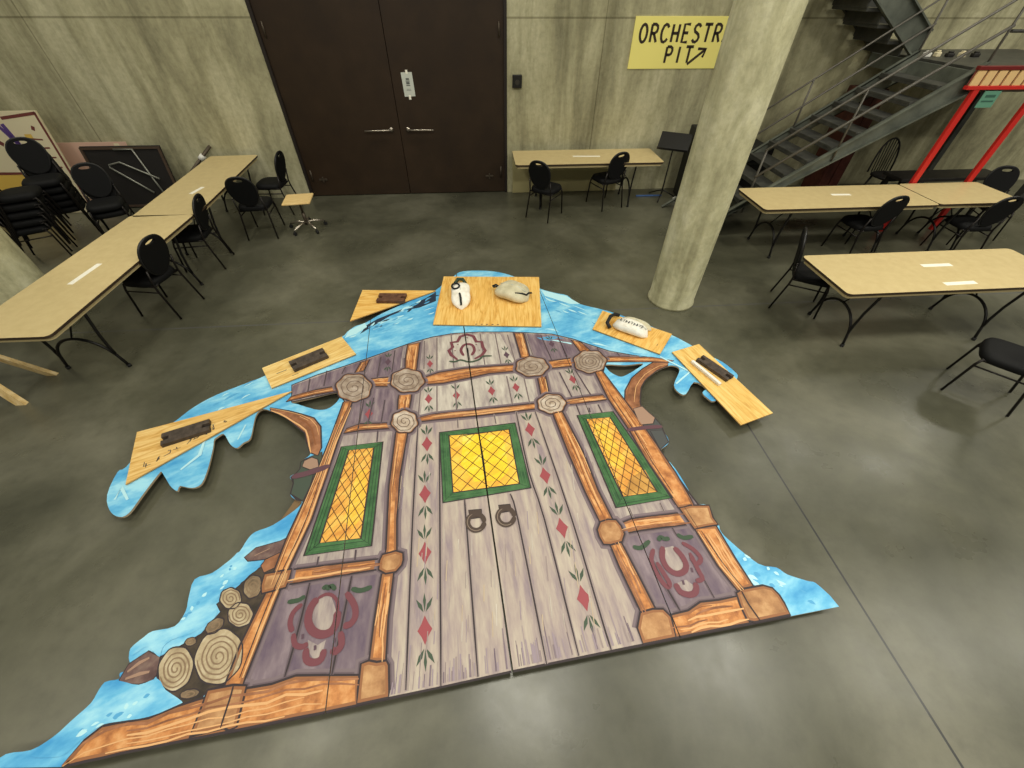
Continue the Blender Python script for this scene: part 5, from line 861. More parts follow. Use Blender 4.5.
[3.5,'shade',.034,[[-1.156,2.602],[-1.144,2.249]]],
[4,'line',.011,[[-1.156,2.602],[-1.144,2.249]]],
[3.5,'shade',.034,[[-.971,2.226],[-.961,2.108]]],
[4,'line',.011,[[-.971,2.226],[-.961,2.108]]],
[3.5,'shade',.034,[[-.962,2.587],[-.956,2.302]]],
[4,'line',.011,[[-.962,2.587],[-.956,2.302]]],
[3.5,'shade',.034,[[-1.068,2.621],[-1.07,2.31]]],
[4,'line',.011,[[-1.068,2.621],[-1.07,2.31]]],
[3.5,'plank_soft',.034,[[-.381,3.538],[-.335,2.976]]],
[4,'line',.011,[[-.381,3.538],[-.335,2.976]]],
[3.5,'plank_soft',.034,[[-.063,3.515],[-.024,2.983]]],
[4,'line',.011,[[-.063,3.515],[-.024,2.983]]],
[3.5,'plank_soft',.034,[[.102,3.503],[.138,2.99]]],
[4,'line',.011,[[.102,3.503],[.138,2.99]]],
[3.5,'plank_soft',.034,[[.237,3.465],[.283,3.026]]],
[4,'line',.011,[[.237,3.465],[.283,3.026]]],
[3.5,'plank_soft',.034,[[-.53,3.468],[-.503,2.945]]],
[4,'line',.011,[[-.53,3.468],[-.503,2.945]]],
[3.5,'plank_soft',.034,[[-.659,3.426],[-.634,2.983]]],
[4,'line',.011,[[-.659,3.426],[-.634,2.983]]],
[3.5,'shade',.034,[[-.958,3.289],[-.946,2.956]]],
[4,'line',.011,[[-.958,3.289],[-.946,2.956]]],
[3.5,'shade',.034,[[-1.089,3.198],[-1.079,2.874]]],
[4,'line',.011,[[-1.089,3.198],[-1.079,2.874]]],
[3.5,'plank_soft',.034,[[.432,3.479],[.481,3.083]]],
[4,'line',.011,[[.432,3.479],[.481,3.083]]],
[3.5,'shade',.034,[[.6,3.438],[.659,3.023]]],
[4,'line',.011,[[.6,3.438],[.659,3.023]]],
[3.5,'shade',.034,[[.784,3.397],[.825,3.057]]],
[4,'line',.011,[[.784,3.397],[.825,3.057]]],
[3.5,'shade',.034,[[-1.591,3.025],[-1.569,2.814]]],
[4,'line',.011,[[-1.591,3.025],[-1.569,2.814]]],
[3.5,'shade',.034,[[-1.42,3.07],[-1.434,2.97]]],
[4,'line',.011,[[-1.42,3.07],[-1.434,2.97]]],
[3.5,'shade',.034,[[-1.728,2.921],[-1.699,2.744]]],
[4,'line',.011,[[-1.728,2.921],[-1.699,2.744]]],
[3.5,'shade',.034,[[1.168,3.176],[1.177,3.079]]],
[4,'line',.011,[[1.168,3.176],[1.177,3.079]]],
[3.5,'shade',.034,[[1.359,3.082],[1.373,3.017]]],
[4,'line',.011,[[1.359,3.082],[1.373,3.017]]],
[3.5,'shade',.034,[[.793,2.398],[.805,2.274]]],
[4,'line',.011,[[.793,2.398],[.805,2.274]]],
[3.5,'shade',.034,[[.903,2.35],[.901,2.296]]],
[4,'line',.011,[[.903,2.35],[.901,2.296]]],
[3.5,'shade',.034,[[.994,2.383],[1.009,2.288]]],
[4,'line',.011,[[.994,2.383],[1.009,2.288]]],
[3.5,'plank_soft',.034,[[.989,1.359],[.999,1.28]]],
[4,'line',.011,[[.989,1.359],[.999,1.28]]],
[3.5,'plank_soft',.034,[[1.232,1.381],[1.237,1.308]]],
[4,'line',.011,[[1.232,1.381],[1.237,1.308]]],
[3.5,'shade',.034,[[-1.202,1.171],[-1.199,1.109]]],
[4,'line',.011,[[-1.202,1.171],[-1.199,1.109]]],
[3.5,'shade',.034,[[-.961,1.198],[-.955,1.13]]],
[4,'line',.011,[[-.961,1.198],[-.955,1.13]]],
[3.5,'shade',.034,[[-1.216,1.004],[-1.212,.706],[-1.22,.507]]],
[4,'line',.011,[[-1.216,1.004],[-1.214,.919],[-1.212,.806],[-1.212,.706],[-1.214,.625],[-1.217,.554],[-1.22,.507]]],
[3.5,'shade',.034,[[-.955,1.027],[-.958,.744],[-.96,.496]]],
[4,'line',.011,[[-.955,1.027],[-.956,.95],[-.957,.844],[-.958,.744],[-.959,.648],[-.96,.557],[-.96,.496]]],
[3.5,'shade',.034,[[1.032,1.004],[1.061,.847],[1.11,.66]]],
[4,'line',.011,[[1.032,1.004],[1.039,.963],[1.049,.907],[1.061,.847],[1.078,.779],[1.097,.708],[1.11,.66]]],
[3.5,'shade',.034,[[1.333,.838],[1.353,.716]]],
[4,'line',.011,[[1.333,.838],[1.353,.716]]],
[3.5,'shade',.034,[[1.252,1.185],[1.266,1.125]]],
[4,'line',.011,[[1.252,1.185],[1.266,1.125]]],
[5.5,'timber_dark',.013,[[-1.794,2.701],[-1.743,2.72],[-1.693,2.736],[-1.643,2.755]]],
[5.5,'timber_dark',.013,[[-1.694,2.728],[-1.643,2.742],[-1.59,2.753],[-1.538,2.767]]],
[5.5,'timber_dark',.006,[[-1.696,2.714],[-1.644,2.735],[-1.59,2.745],[-1.537,2.755],[-1.483,2.768]]],
[5.5,'timber_hi',.009,[[-1.697,2.702],[-1.644,2.72],[-1.59,2.733],[-1.535,2.742],[-1.481,2.755]]],
[5.5,'grain',.006,[[-1.858,2.649],[-1.805,2.662],[-1.751,2.679],[-1.698,2.694],[-1.644,2.715],[-1.59,2.723]]],
[5.5,'timber_dark',.006,[[-1.754,2.668],[-1.699,2.683],[-1.645,2.706],[-1.59,2.716],[-1.534,2.726],[-1.478,2.734],[-1.422,2.745]]],
[5.5,'timber_hi',.009,[[-1.113,2.86],[-1.088,2.862],[-1.064,2.87],[-1.038,2.869],[-1.011,2.864],[-.985,2.867],[-.961,2.877]]],
[5.5,'timber_hi',.009,[[-1.056,2.844],[-1.031,2.844],[-1.008,2.852]]],
[5.5,'grain',.006,[[-1.077,2.83],[-1.054,2.834],[-1.027,2.826]]],
[5.5,'timber_hi',.013,[[-1.097,2.818],[-1.071,2.814],[-1.047,2.812],[-1.023,2.814],[-.998,2.809],[-.974,2.806],[-.951,2.812],[-.927,2.812]]],
[5.5,'grain',.013,[[-1.089,2.798],[-1.067,2.8],[-1.043,2.798],[-1.019,2.798],[-.995,2.793],[-.972,2.795],[-.948,2.793]]],
[5.5,'grain',.009,[[-1.081,2.777],[-1.06,2.779],[-1.037,2.78],[-1.013,2.775],[-.992,2.781],[-.968,2.777]]],
[5.5,'timber_dark',.009,[[-.661,2.829],[-.546,2.875],[-.429,2.906],[-.306,2.922],[-.185,2.948],[-.062,2.955],[.061,2.96]]],
[5.5,'timber_hi',.009,[[-.305,2.906],[-.183,2.921],[-.062,2.937],[.061,2.94],[.184,2.949]]],
[5.5,'timber_dark',.013,[[-.423,2.851],[-.303,2.883],[-.181,2.892],[-.061,2.919]]],
[5.5,'timber_dark',.006,[[-.301,2.862],[-.181,2.881],[-.061,2.896],[.06,2.916],[.182,2.918],[.304,2.923]]],
[5.5,'grain',.013,[[-.657,2.783],[-.537,2.794],[-.418,2.807],[-.299,2.841],[-.179,2.857],[-.06,2.886],[.06,2.894],[.181,2.902]]],
[5.5,'timber_dark',.013,[[-.297,2.819],[-.178,2.836],[-.06,2.866]]],
[5.5,'timber_hi',.006,[[.673,2.995],[.712,2.997],[.75,3.004],[.789,3.009],[.827,3.009],[.866,3.022]]],
[5.5,'timber_dark',.013,[[.71,2.982],[.748,2.989],[.786,2.986]]],
[5.5,'timber_dark',.006,[[.669,2.961],[.708,2.968],[.746,2.971],[.785,2.974]]],
[5.5,'grain',.013,[[.666,2.939],[.706,2.952],[.744,2.956],[.783,2.958],[.82,2.955],[.859,2.96],[.897,2.964]]],
[5.5,'timber_dark',.006,[[.666,2.934],[.703,2.927],[.742,2.934]]],
[5.5,'timber_hi',.006,[[.663,2.918],[.701,2.911],[.74,2.921],[.779,2.924]]],
[5.5,'timber_dark',.013,[[1.206,3.02],[1.294,3.014],[1.382,3.008],[1.469,2.999],[1.558,2.992],[1.645,2.982],[1.731,2.966],[1.816,2.94],[1.901,2.913]]],
[5.5,'grain',.013,[[1.375,2.993],[1.462,2.987],[1.551,2.983]]],
[5.5,'timber_hi',.013,[[1.456,2.977],[1.541,2.969]]],
[5.5,'timber_hi',.013,[[1.449,2.965],[1.533,2.958],[1.616,2.95],[1.7,2.94]]],
[5.5,'timber_dark',.013,[[1.36,2.962],[1.442,2.954],[1.527,2.95],[1.606,2.938],[1.693,2.934],[1.773,2.916],[1.854,2.898]]],
[5.5,'timber_dark',.013,[[1.436,2.943],[1.518,2.938],[1.599,2.932],[1.684,2.927]]],
[5.5,'timber_dark',.009,[[-1.248,2.259],[-1.201,2.279],[-1.155,2.299],[-1.108,2.301],[-1.058,2.302],[-1.009,2.298],[-.959,2.298],[-.91,2.301]]],
[5.5,'timber_dark',.009,[[-1.203,2.271],[-1.156,2.288],[-1.108,2.29],[-1.058,2.29],[-1.009,2.288],[-.959,2.287]]],
[5.5,'timber_hi',.009,[[-1.108,2.279],[-1.058,2.281],[-1.008,2.277],[-.958,2.276],[-.909,2.281]]],
[5.5,'timber_hi',.006,[[-1.109,2.271],[-1.058,2.268],[-1.008,2.271],[-.958,2.271],[-.908,2.271],[-.857,2.271]]],
[5.5,'grain',.006,[[-1.208,2.244],[-1.158,2.256],[-1.109,2.262],[-1.058,2.263],[-1.008,2.262],[-.957,2.257],[-.907,2.26]]],
[5.5,'timber_dark',.006,[[-1.21,2.231],[-1.159,2.247],[-1.109,2.25],[-1.058,2.251],[-1.007,2.249],[-.957,2.251],[-.906,2.254],[-.855,2.251]]],
[5.5,'timber_dark',.013,[[-.656,2.336],[-.52,2.367],[-.381,2.38],[-.242,2.386],[-.102,2.391],[.037,2.406]]],
[5.5,'timber_hi',.009,[[-.519,2.353],[-.381,2.366],[-.242,2.376],[-.102,2.379],[.037,2.393],[.175,2.4]]],
[5.5,'timber_hi',.006,[[-.518,2.343],[-.38,2.358],[-.241,2.366],[-.102,2.368],[.036,2.383],[.175,2.393],[.313,2.403]]],
[5.5,'timber_dark',.009,[[-.518,2.334],[-.379,2.343],[-.241,2.352],[-.103,2.357],[.036,2.37],[.174,2.379]]],
[5.5,'timber_hi',.013,[[-.241,2.343],[-.103,2.346],[.036,2.362],[.173,2.368],[.311,2.381]]],
[5.5,'timber_dark',.006,[[-.241,2.333],[-.103,2.34],[.035,2.349],[.173,2.359],[.31,2.371]]],
[5.5,'timber_dark',.009,[[.681,2.451],[.73,2.458],[.778,2.465],[.827,2.468],[.876,2.477],[.925,2.481],[.974,2.483],[1.023,2.489]]],
[5.5,'timber_hi',.006,[[.679,2.443],[.729,2.446],[.778,2.455],[.828,2.46],[.877,2.467],[.927,2.468]]],
[5.5,'timber_dark',.006,[[.678,2.436],[.728,2.439],[.778,2.442],[.828,2.45],[.878,2.454]]],
[5.5,'timber_hi',.006,[[.778,2.438],[.829,2.438],[.879,2.446],[.93,2.446],[.981,2.452],[1.032,2.457]]],
[5.5,'timber_hi',.013,[[.829,2.432],[.88,2.436],[.931,2.44],[.983,2.441],[1.034,2.447],[1.085,2.453]]],
[5.5,'timber_dark',.013,[[.674,2.408],[.726,2.416],[.778,2.417],[.83,2.419],[.881,2.426],[.933,2.433]]],
[6.5,'timber_hi',.013,[[-.815,3.278],[-.813,3.228],[-.814,3.178],[-.815,3.128]]],
[6.5,'timber_hi',.006,[[-.799,3.331],[-.796,3.28],[-.799,3.229],[-.793,3.179],[-.798,3.128],[-.795,3.077],[-.79,3.026]]],
[6.5,'timber_dark',.006,[[-.784,3.334],[-.782,3.282],[-.775,3.231],[-.782,3.179],[-.773,3.127]]],
[6.5,'grain',.009,[[-.755,3.286],[-.753,3.233],[-.765,3.18],[-.76,3.127],[-.756,3.074],[-.749,3.021]]],
[6.5,'timber_hi',.013,[[-.738,3.342],[-.736,3.289],[-.737,3.235],[-.735,3.181],[-.738,3.127],[-.735,3.073],[-.737,3.019],[-.734,2.965]]],
[6.5,'timber_dark',.006,[[-.724,3.236],[-.725,3.181],[-.717,3.126],[-.72,3.071],[-.717,3.016],[-.718,2.961]]],
[5.5,'timber_hi',.006,[[-.827,2.585],[-.818,2.553],[-.819,2.522]]],
[5.5,'timber_hi',.013,[[-.805,2.583],[-.803,2.551]]],
[5.5,'timber_hi',.013,[[-.785,2.581],[-.786,2.549],[-.782,2.517]]],
[5.5,'grain',.013,[[-.774,2.612],[-.764,2.579],[-.776,2.548],[-.771,2.516],[-.773,2.484],[-.766,2.451],[-.765,2.419]]],
[5.5,'timber_hi',.013,[[-.758,2.61],[-.753,2.578],[-.759,2.546],[-.756,2.514],[-.754,2.481]]],
[5.5,'timber_hi',.013,[[-.741,2.576],[-.743,2.544],[-.742,2.512]]],
[6.5,'grain',.006,[[-1.271,3.112],[-1.272,3.094],[-1.282,3.073],[-1.284,3.054],[-1.282,3.037]]],
[6.5,'timber_hi',.006,[[-1.258,3.117],[-1.262,3.098],[-1.264,3.079],[-1.271,3.059],[-1.275,3.039],[-1.273,3.022],[-1.279,3.002],[-1.282,2.982]]],
[6.5,'timber_dark',.006,[[-1.247,3.121],[-1.251,3.102],[-1.257,3.082],[-1.254,3.064],[-1.262,3.043],[-1.267,3.024],[-1.27,3.004]]],
[6.5,'timber_dark',.013,[[-1.237,3.126],[-1.235,3.108],[-1.245,3.086],[-1.244,3.068],[-1.245,3.049],[-1.256,3.027],[-1.259,3.007],[-1.256,2.99]]],
[6.5,'timber_dark',.009,[[-1.226,3.092],[-1.232,3.072],[-1.235,3.052],[-1.24,3.032]]],
[6.5,'timber_dark',.013,[[-1.206,3.156],[-1.214,3.134],[-1.212,3.117],[-1.217,3.096],[-1.221,3.076],[-1.222,3.056],[-1.23,3.035],[-1.228,3.016]]],
[6.5,'timber_dark',.006,[[.334,3.435],[.338,3.384],[.342,3.333],[.339,3.282],[.345,3.23],[.356,3.178],[.355,3.128]]],
[6.5,'timber_dark',.009,[[.346,3.485],[.347,3.434],[.349,3.383],[.354,3.332],[.359,3.28],[.365,3.229],[.368,3.178],[.375,3.126]]],
[6.5,'grain',.009,[[.358,3.433],[.367,3.382],[.369,3.331],[.37,3.279],[.378,3.228]]],
[6.5,'timber_hi',.013,[[.384,3.329],[.386,3.278],[.391,3.227]]],
[6.5,'timber_hi',.013,[[.384,3.482],[.391,3.431],[.395,3.38],[.395,3.329],[.407,3.277],[.405,3.226],[.414,3.174],[.414,3.123]]],
[6.5,'grain',.006,[[.406,3.379],[.411,3.327],[.417,3.276],[.416,3.225],[.424,3.173]]],
[5.5,'timber_dark',.009,[[.498,2.712],[.498,2.678],[.497,2.644]]],
[5.5,'timber_hi',.006,[[.506,2.78],[.505,2.746],[.512,2.712],[.512,2.677]]],
[5.5,'grain',.009,[[.521,2.78],[.516,2.746],[.519,2.711],[.519,2.677]]],
[5.5,'grain',.013,[[.534,2.814],[.528,2.78],[.535,2.745],[.534,2.711],[.53,2.677],[.536,2.642],[.534,2.608]]],
[5.5,'timber_dark',.006,[[.545,2.745],[.544,2.711],[.544,2.676]]],
[5.5,'timber_hi',.009,[[.556,2.745],[.555,2.71],[.556,2.676],[.555,2.641],[.556,2.607],[.553,2.572]]],
[6.5,'timber_dark',.009,[[.96,3.246],[.958,3.224],[.974,3.198],[.973,3.175]]],
[6.5,'timber_hi',.006,[[.95,3.312],[.957,3.289],[.96,3.268],[.974,3.242],[.983,3.218]]],
[6.5,'timber_dark',.009,[[.989,3.237],[1.002,3.213],[1.007,3.191],[1.015,3.168]]],
[6.5,'grain',.013,[[.983,3.278],[.994,3.255],[1.001,3.233],[1.019,3.208],[1.027,3.186],[1.036,3.164],[1.047,3.142],[1.054,3.12]]],
[6.5,'grain',.006,[[.999,3.271],[1.011,3.248],[1.021,3.227],[1.032,3.205],[1.042,3.183],[1.051,3.162],[1.056,3.141],[1.073,3.118]]],
[6.5,'timber_dark',.013,[[1.013,3.265],[1.024,3.243],[1.034,3.222],[1.041,3.202],[1.052,3.181],[1.062,3.16]]],
[6.5,'timber_dark',.006,[[-.801,1.937],[-.795,1.804],[-.789,1.672],[-.78,1.54],[-.77,1.408],[-.755,1.276]]],
[6.5,'timber_hi',.006,[[-.783,2.069],[-.787,1.937],[-.781,1.805],[-.777,1.673]]],
[6.5,'timber_dark',.009,[[-.771,2.068],[-.773,1.937],[-.769,1.805],[-.772,1.674],[-.756,1.543]]],
[6.5,'timber_dark',.006,[[-.756,1.937],[-.759,1.806],[-.755,1.675],[-.747,1.545]]],
[6.5,'timber_dark',.009,[[-.742,1.936],[-.751,1.806],[-.743,1.676],[-.736,1.546],[-.729,1.416]]],
[6.5,'timber_dark',.009,[[-.736,1.807],[-.738,1.677],[-.724,1.548],[-.719,1.418]]],
[6.5,'timber_hi',.009,[[-.754,.843],[-.754,.783],[-.758,.723]]],
[6.5,'timber_hi',.006,[[-.744,.904],[-.741,.843],[-.745,.782],[-.738,.721]]],
[6.5,'grain',.009,[[-.727,.964],[-.729,.903],[-.726,.842],[-.728,.781],[-.728,.721],[-.722,.66]]],
[6.5,'timber_hi',.009,[[-.718,.842],[-.721,.781],[-.719,.72],[-.716,.659]]],
[6.5,'timber_hi',.009,[[-.705,.964],[-.706,.903],[-.706,.841],[-.703,.78],[-.703,.719],[-.704,.658],[-.693,.597],[-.688,.536]]],
[6.5,'timber_hi',.013,[[-.697,.902],[-.698,.841],[-.698,.78]]],
[6.5,'grain',.006,[[.57,2.328],[.592,2.194],[.616,2.061],[.639,1.928],[.662,1.794],[.678,1.66]]],
[6.5,'timber_dark',.009,[[.629,2.062],[.649,1.929],[.673,1.796],[.701,1.663]]],
[6.5,'grain',.009,[[.654,2.065],[.674,1.932],[.7,1.799],[.712,1.665],[.733,1.531],[.764,1.4],[.795,1.268]]],
[6.5,'timber_hi',.013,[[.611,2.33],[.64,2.198],[.663,2.066],[.691,1.933],[.711,1.8],[.732,1.667],[.753,1.534],[.774,1.401]]],
[6.5,'timber_dark',.009,[[.707,1.935],[.73,1.803],[.743,1.669],[.768,1.536],[.792,1.404]]],
[6.5,'timber_hi',.009,[[.696,2.069],[.726,1.938],[.749,1.805],[.768,1.672]]],
[6.5,'timber_dark',.009,[[.804,1],[.814,.943],[.832,.887],[.847,.831],[.854,.775],[.871,.719],[.875,.662]]],
[6.5,'timber_dark',.013,[[.809,1.057],[.819,1],[.835,.944],[.848,.888],[.861,.832],[.872,.776],[.883,.72],[.897,.663]]],
[6.5,'timber_dark',.006,[[.816,1.113],[.827,1.057],[.837,1],[.851,.944],[.86,.888]]],
[6.5,'timber_dark',.013,[[.858,.944],[.88,.889],[.891,.833],[.897,.776]]],
[6.5,'timber_hi',.009,[[.841,1.113],[.851,1.057],[.868,1.001],[.875,.945],[.886,.889]]],
[6.5,'timber_hi',.006,[[.891,.945],[.905,.89]]],
[5.5,'timber_dark',.006,[[-1.294,1.093],[-1.219,1.091],[-1.146,1.101],[-1.071,1.101]]],
[5.5,'timber_dark',.013,[[-1.218,1.075],[-1.144,1.086],[-1.07,1.087],[-.995,1.091]]],
[5.5,'grain',.009,[[-1.217,1.065],[-1.142,1.067],[-1.069,1.079],[-.994,1.081],[-.92,1.083],[-.846,1.092],[-.771,1.092]]],
[5.5,'timber_dark',.013,[[-1.216,1.056],[-1.141,1.056],[-1.067,1.063],[-.993,1.073],[-.918,1.073],[-.844,1.077],[-.77,1.085]]],
[5.5,'timber_hi',.013,[[-1.362,1.026],[-1.289,1.038],[-1.214,1.038],[-1.14,1.045],[-1.066,1.054],[-.992,1.062],[-.917,1.062],[-.843,1.071]]],
[5.5,'timber_dark',.009,[[-1.361,1.015],[-1.287,1.018],[-1.213,1.031],[-1.139,1.036],[-1.064,1.043],[-.99,1.045],[-.916,1.056]]],
[5.5,'timber_dark',.009,[[.95,1.252],[1.01,1.266],[1.071,1.269],[1.132,1.274],[1.193,1.276],[1.256,1.273],[1.316,1.282],[1.379,1.279]]],
[5.5,'timber_hi',.013,[[1.011,1.25],[1.073,1.253],[1.135,1.255],[1.197,1.255]]],
[5.5,'timber_hi',.006,[[1.075,1.235],[1.137,1.244],[1.198,1.248],[1.262,1.245]]],
[5.5,'timber_hi',.006,[[.891,1.198],[.952,1.21],[1.014,1.218],[1.077,1.22],[1.139,1.228],[1.202,1.226],[1.265,1.23],[1.328,1.232]]],
[5.5,'timber_dark',.013,[[.891,1.186],[.953,1.201],[1.015,1.211],[1.078,1.208],[1.141,1.212],[1.204,1.215],[1.266,1.224]]],
[5.5,'timber_dark',.013,[[1.08,1.195],[1.143,1.202],[1.206,1.205],[1.27,1.204],[1.333,1.209],[1.397,1.211]]],
[7.5,'timber_hi',.006,[[-1.345,2.326],[-1.36,2.061],[-1.386,1.797],[-1.411,1.534],[-1.441,1.271],[-1.46,1.007]]],
[7.5,'timber_dark',.006,[[-1.318,2.592],[-1.327,2.327],[-1.348,2.062],[-1.363,1.798],[-1.395,1.534],[-1.433,1.271],[-1.452,1.007]]],
[7.5,'timber_hi',.006,[[-1.317,2.328],[-1.336,2.063],[-1.353,1.798],[-1.381,1.534]]],
[7.5,'timber_hi',.006,[[-1.304,2.329],[-1.324,2.063],[-1.338,1.798],[-1.355,1.533],[-1.39,1.27],[-1.427,1.006]]],
[7.5,'timber_dark',.013,[[-1.278,2.595],[-1.293,2.33],[-1.308,2.064],[-1.323,1.799],[-1.343,1.533]]],
[7.5,'timber_dark',.013,[[-1.3,2.065],[-1.311,1.799],[-1.328,1.533]]],
[7.5,'timber_dark',.013,[[1.161,2.274],[1.21,2.087],[1.239,1.896],[1.288,1.708]]],
[7.5,'timber_dark',.009,[[1.085,2.842],[1.114,2.652],[1.143,2.463],[1.188,2.275],[1.235,2.088],[1.277,1.899],[1.31,1.71]]],
[7.5,'timber_hi',.013,[[1.21,2.276],[1.255,2.089],[1.297,1.901]]],
[7.5,'grain',.009,[[1.187,2.465],[1.233,2.278],[1.274,2.09]]],
[7.5,'timber_dark',.006,[[1.209,2.466],[1.25,2.279],[1.306,2.092]]],
[7.5,'timber_dark',.009,[[1.179,2.653],[1.228,2.467],[1.276,2.28],[1.327,2.094],[1.371,1.906],[1.401,1.717],[1.44,1.528],[1.467,1.337]]],
[7.5,'grain',.009,[[1.438,1.124],[1.443,1.068],[1.458,1.012],[1.467,.957],[1.478,.901]]],
[7.5,'timber_hi',.009,[[1.47,1.124],[1.481,1.069],[1.49,1.014],[1.5,.96],[1.501,.904],[1.519,.851],[1.542,.799],[1.56,.747]]],
[7.5,'timber_hi',.009,[[1.487,1.124],[1.499,1.07],[1.514,1.016],[1.518,.961],[1.533,.908],[1.543,.855],[1.553,.802]]],
[7.5,'timber_hi',.006,[[1.532,1.017],[1.537,.963],[1.551,.911]]],
[7.5,'timber_hi',.013,[[1.542,1.124],[1.553,1.071],[1.549,1.018],[1.56,.966],[1.564,.912],[1.577,.861],[1.588,.809]]],
[7.5,'timber_hi',.006,[[1.554,1.124],[1.563,1.071],[1.574,1.02],[1.581,.967],[1.591,.916],[1.603,.865]]],
[8,'timber_hi',.014,[[-1.255,2.511],[-1.302,2.123],[-1.338,1.435],[-1.391,1.124],[-1.418,.913],[-1.451,.521]]],
[8,'line',.006,[[-1.283,2.513],[-1.295,2.425],[-1.312,2.297],[-1.327,2.125],[-1.338,1.89],[-1.348,1.636],[-1.36,1.437],[-1.376,1.307],[-1.395,1.21],[-1.41,1.126],[-1.421,1.06],[-1.429,1.003],[-1.438,.92],[-1.45,.779],[-1.461,.624],[-1.468,.522]]],
[8,'timber_hi',.012,[[1.426,1.142],[1.478,.903],[1.544,.742]]],
[8,'line',.006,[[1.45,1.147],[1.464,1.082],[1.484,.994],[1.504,.914],[1.526,.847],[1.55,.787],[1.566,.747]]],
[8,'line',.006,[[1.144,2.456],[1.168,2.359],[1.199,2.226],[1.228,2.094],[1.25,1.972],[1.269,1.851],[1.289,1.739],[1.314,1.624],[1.339,1.518],[1.356,1.446]]],
[6.5,'timber_dark',.013,[[-2.199,.222],[-2.151,.303],[-2.067,.346],[-1.975,.365],[-1.87,.358],[-1.781,.394],[-1.681,.407],[-1.584,.42],[-1.49,.443],[-1.39,.443],[-1.291,.447],[-1.197,.475],[-1.1,.484],[-1.002,.479],[-.903,.47],[-.806,.466]]],
[6.5,'timber_dark',.009,[[-1.96,.336],[-1.861,.339],[-1.768,.363],[-1.671,.378],[-1.577,.4],[-1.479,.405],[-1.381,.412],[-1.286,.428],[-1.191,.447],[-1.092,.443],[-.998,.457],[-.9,.452],[-.801,.438]]],
[6.5,'timber_hi',.013,[[-1.95,.318],[-1.851,.32],[-1.758,.34],[-1.664,.36],[-1.572,.383],[-1.475,.393],[-1.376,.395],[-1.278,.396],[-1.186,.425],[-1.086,.417],[-.992,.429]]],
[6.5,'timber_hi',.006,[[-2.197,.221],[-2.125,.265],[-2.033,.285],[-1.942,.303],[-1.844,.306],[-1.752,.326],[-1.655,.337],[-1.562,.354],[-1.462,.352],[-1.369,.369],[-1.272,.373],[-1.179,.393],[-1.084,.406]]],
[6.5,'timber_hi',.006,[[-1.932,.284],[-1.835,.288],[-1.74,.298],[-1.645,.311],[-1.55,.318],[-1.455,.328],[-1.363,.345],[-1.266,.348],[-1.172,.362],[-1.078,.376],[-.981,.369]]],
[6.5,'timber_hi',.009,[[-2.016,.254],[-1.921,.264],[-1.825,.268],[-1.731,.278],[-1.641,.298],[-1.543,.299],[-1.451,.314],[-1.356,.322],[-1.259,.32],[-1.165,.331]]],
[6.5,'grain',.006,[[1.199,.657],[1.258,.674],[1.321,.674]]],
[6.5,'timber_dark',.013,[[1.198,.631],[1.258,.65],[1.321,.659],[1.384,.662],[1.447,.66]]],
[6.5,'timber_hi',.013,[[1.137,.603],[1.198,.619],[1.258,.621],[1.322,.627],[1.385,.632],[1.448,.637],[1.51,.642]]],
[6.5,'timber_dark',.009,[[1.011,.573],[1.073,.576],[1.136,.575],[1.198,.593],[1.259,.6]]],
[6.5,'timber_hi',.009,[[1.073,.56],[1.135,.562],[1.197,.577],[1.259,.584],[1.322,.58],[1.385,.592]]],
[6.5,'timber_hi',.013,[[1.134,.541],[1.197,.559],[1.259,.565],[1.322,.56],[1.385,.564],[1.448,.577],[1.511,.582]]],
[10,'line',.007,[[-1.396,1.099],[-1.412,.971]]],
[10,'line',.009,[[-1.487,.487],[-1.486,.473],[-1.484,.453],[-1.483,.426],[-1.483,.386],[-1.483,.341],[-1.482,.31]]],
[10,'line',.009,[[1.544,.742],[1.545,.723],[1.547,.695],[1.551,.666],[1.56,.631],[1.57,.594],[1.578,.569]]],
[10,'line',.007,[[1.399,1.335],[1.435,1.163]]],
[12,'hub_line',.007,[[-1.292,2.768],[-1.295,2.772],[-1.295,2.777],[-1.295,2.782],[-1.294,2.788],[-1.29,2.792],[-1.285,2.794],[-1.279,2.796],[-1.271,2.796],[-1.264,2.792],[-1.256,2.786],[-1.248,2.78],[-1.241,2.771],[-1.238,2.76],[-1.236,2.749],[-1.235,2.737],[-1.238,2.727],[-1.246,2.72],[-1.254,2.713],[-1.264,2.707],[-1.277,2.708],[-1.29,2.713],[-1.304,2.718],[-1.319,2.727],[-1.329,2.742],[-1.337,2.758],[-1.347,2.776],[-1.35,2.794],[-1.345,2.81],[-1.34,2.826],[-1.333,2.843],[-1.318,2.851],[-1.299,2.852],[-1.28,2.854],[-1.259,2.851],[-1.239,2.837],[-1.222,2.819],[-1.203,2.801],[-1.189,2.778],[-1.186,2.753],[-1.185,2.729],[-1.183,2.703],[-1.192,2.682],[-1.211,2.671],[-1.228,2.658],[-1.249,2.648],[-1.275,2.652],[-1.301,2.665],[-1.327,2.676],[-1.354,2.694],[-1.372,2.722],[-1.385,2.752],[-1.401,2.783],[-1.406,2.817],[-1.396,2.844],[-1.385,2.87],[-1.372,2.899],[-1.346,2.912],[-1.314,2.911],[-1.282,2.912],[-1.247,2.907],[-1.215,2.882],[-1.188,2.851],[-1.158,2.822],[-1.137,2.785],[-1.133,2.745],[-1.133,2.709]]],
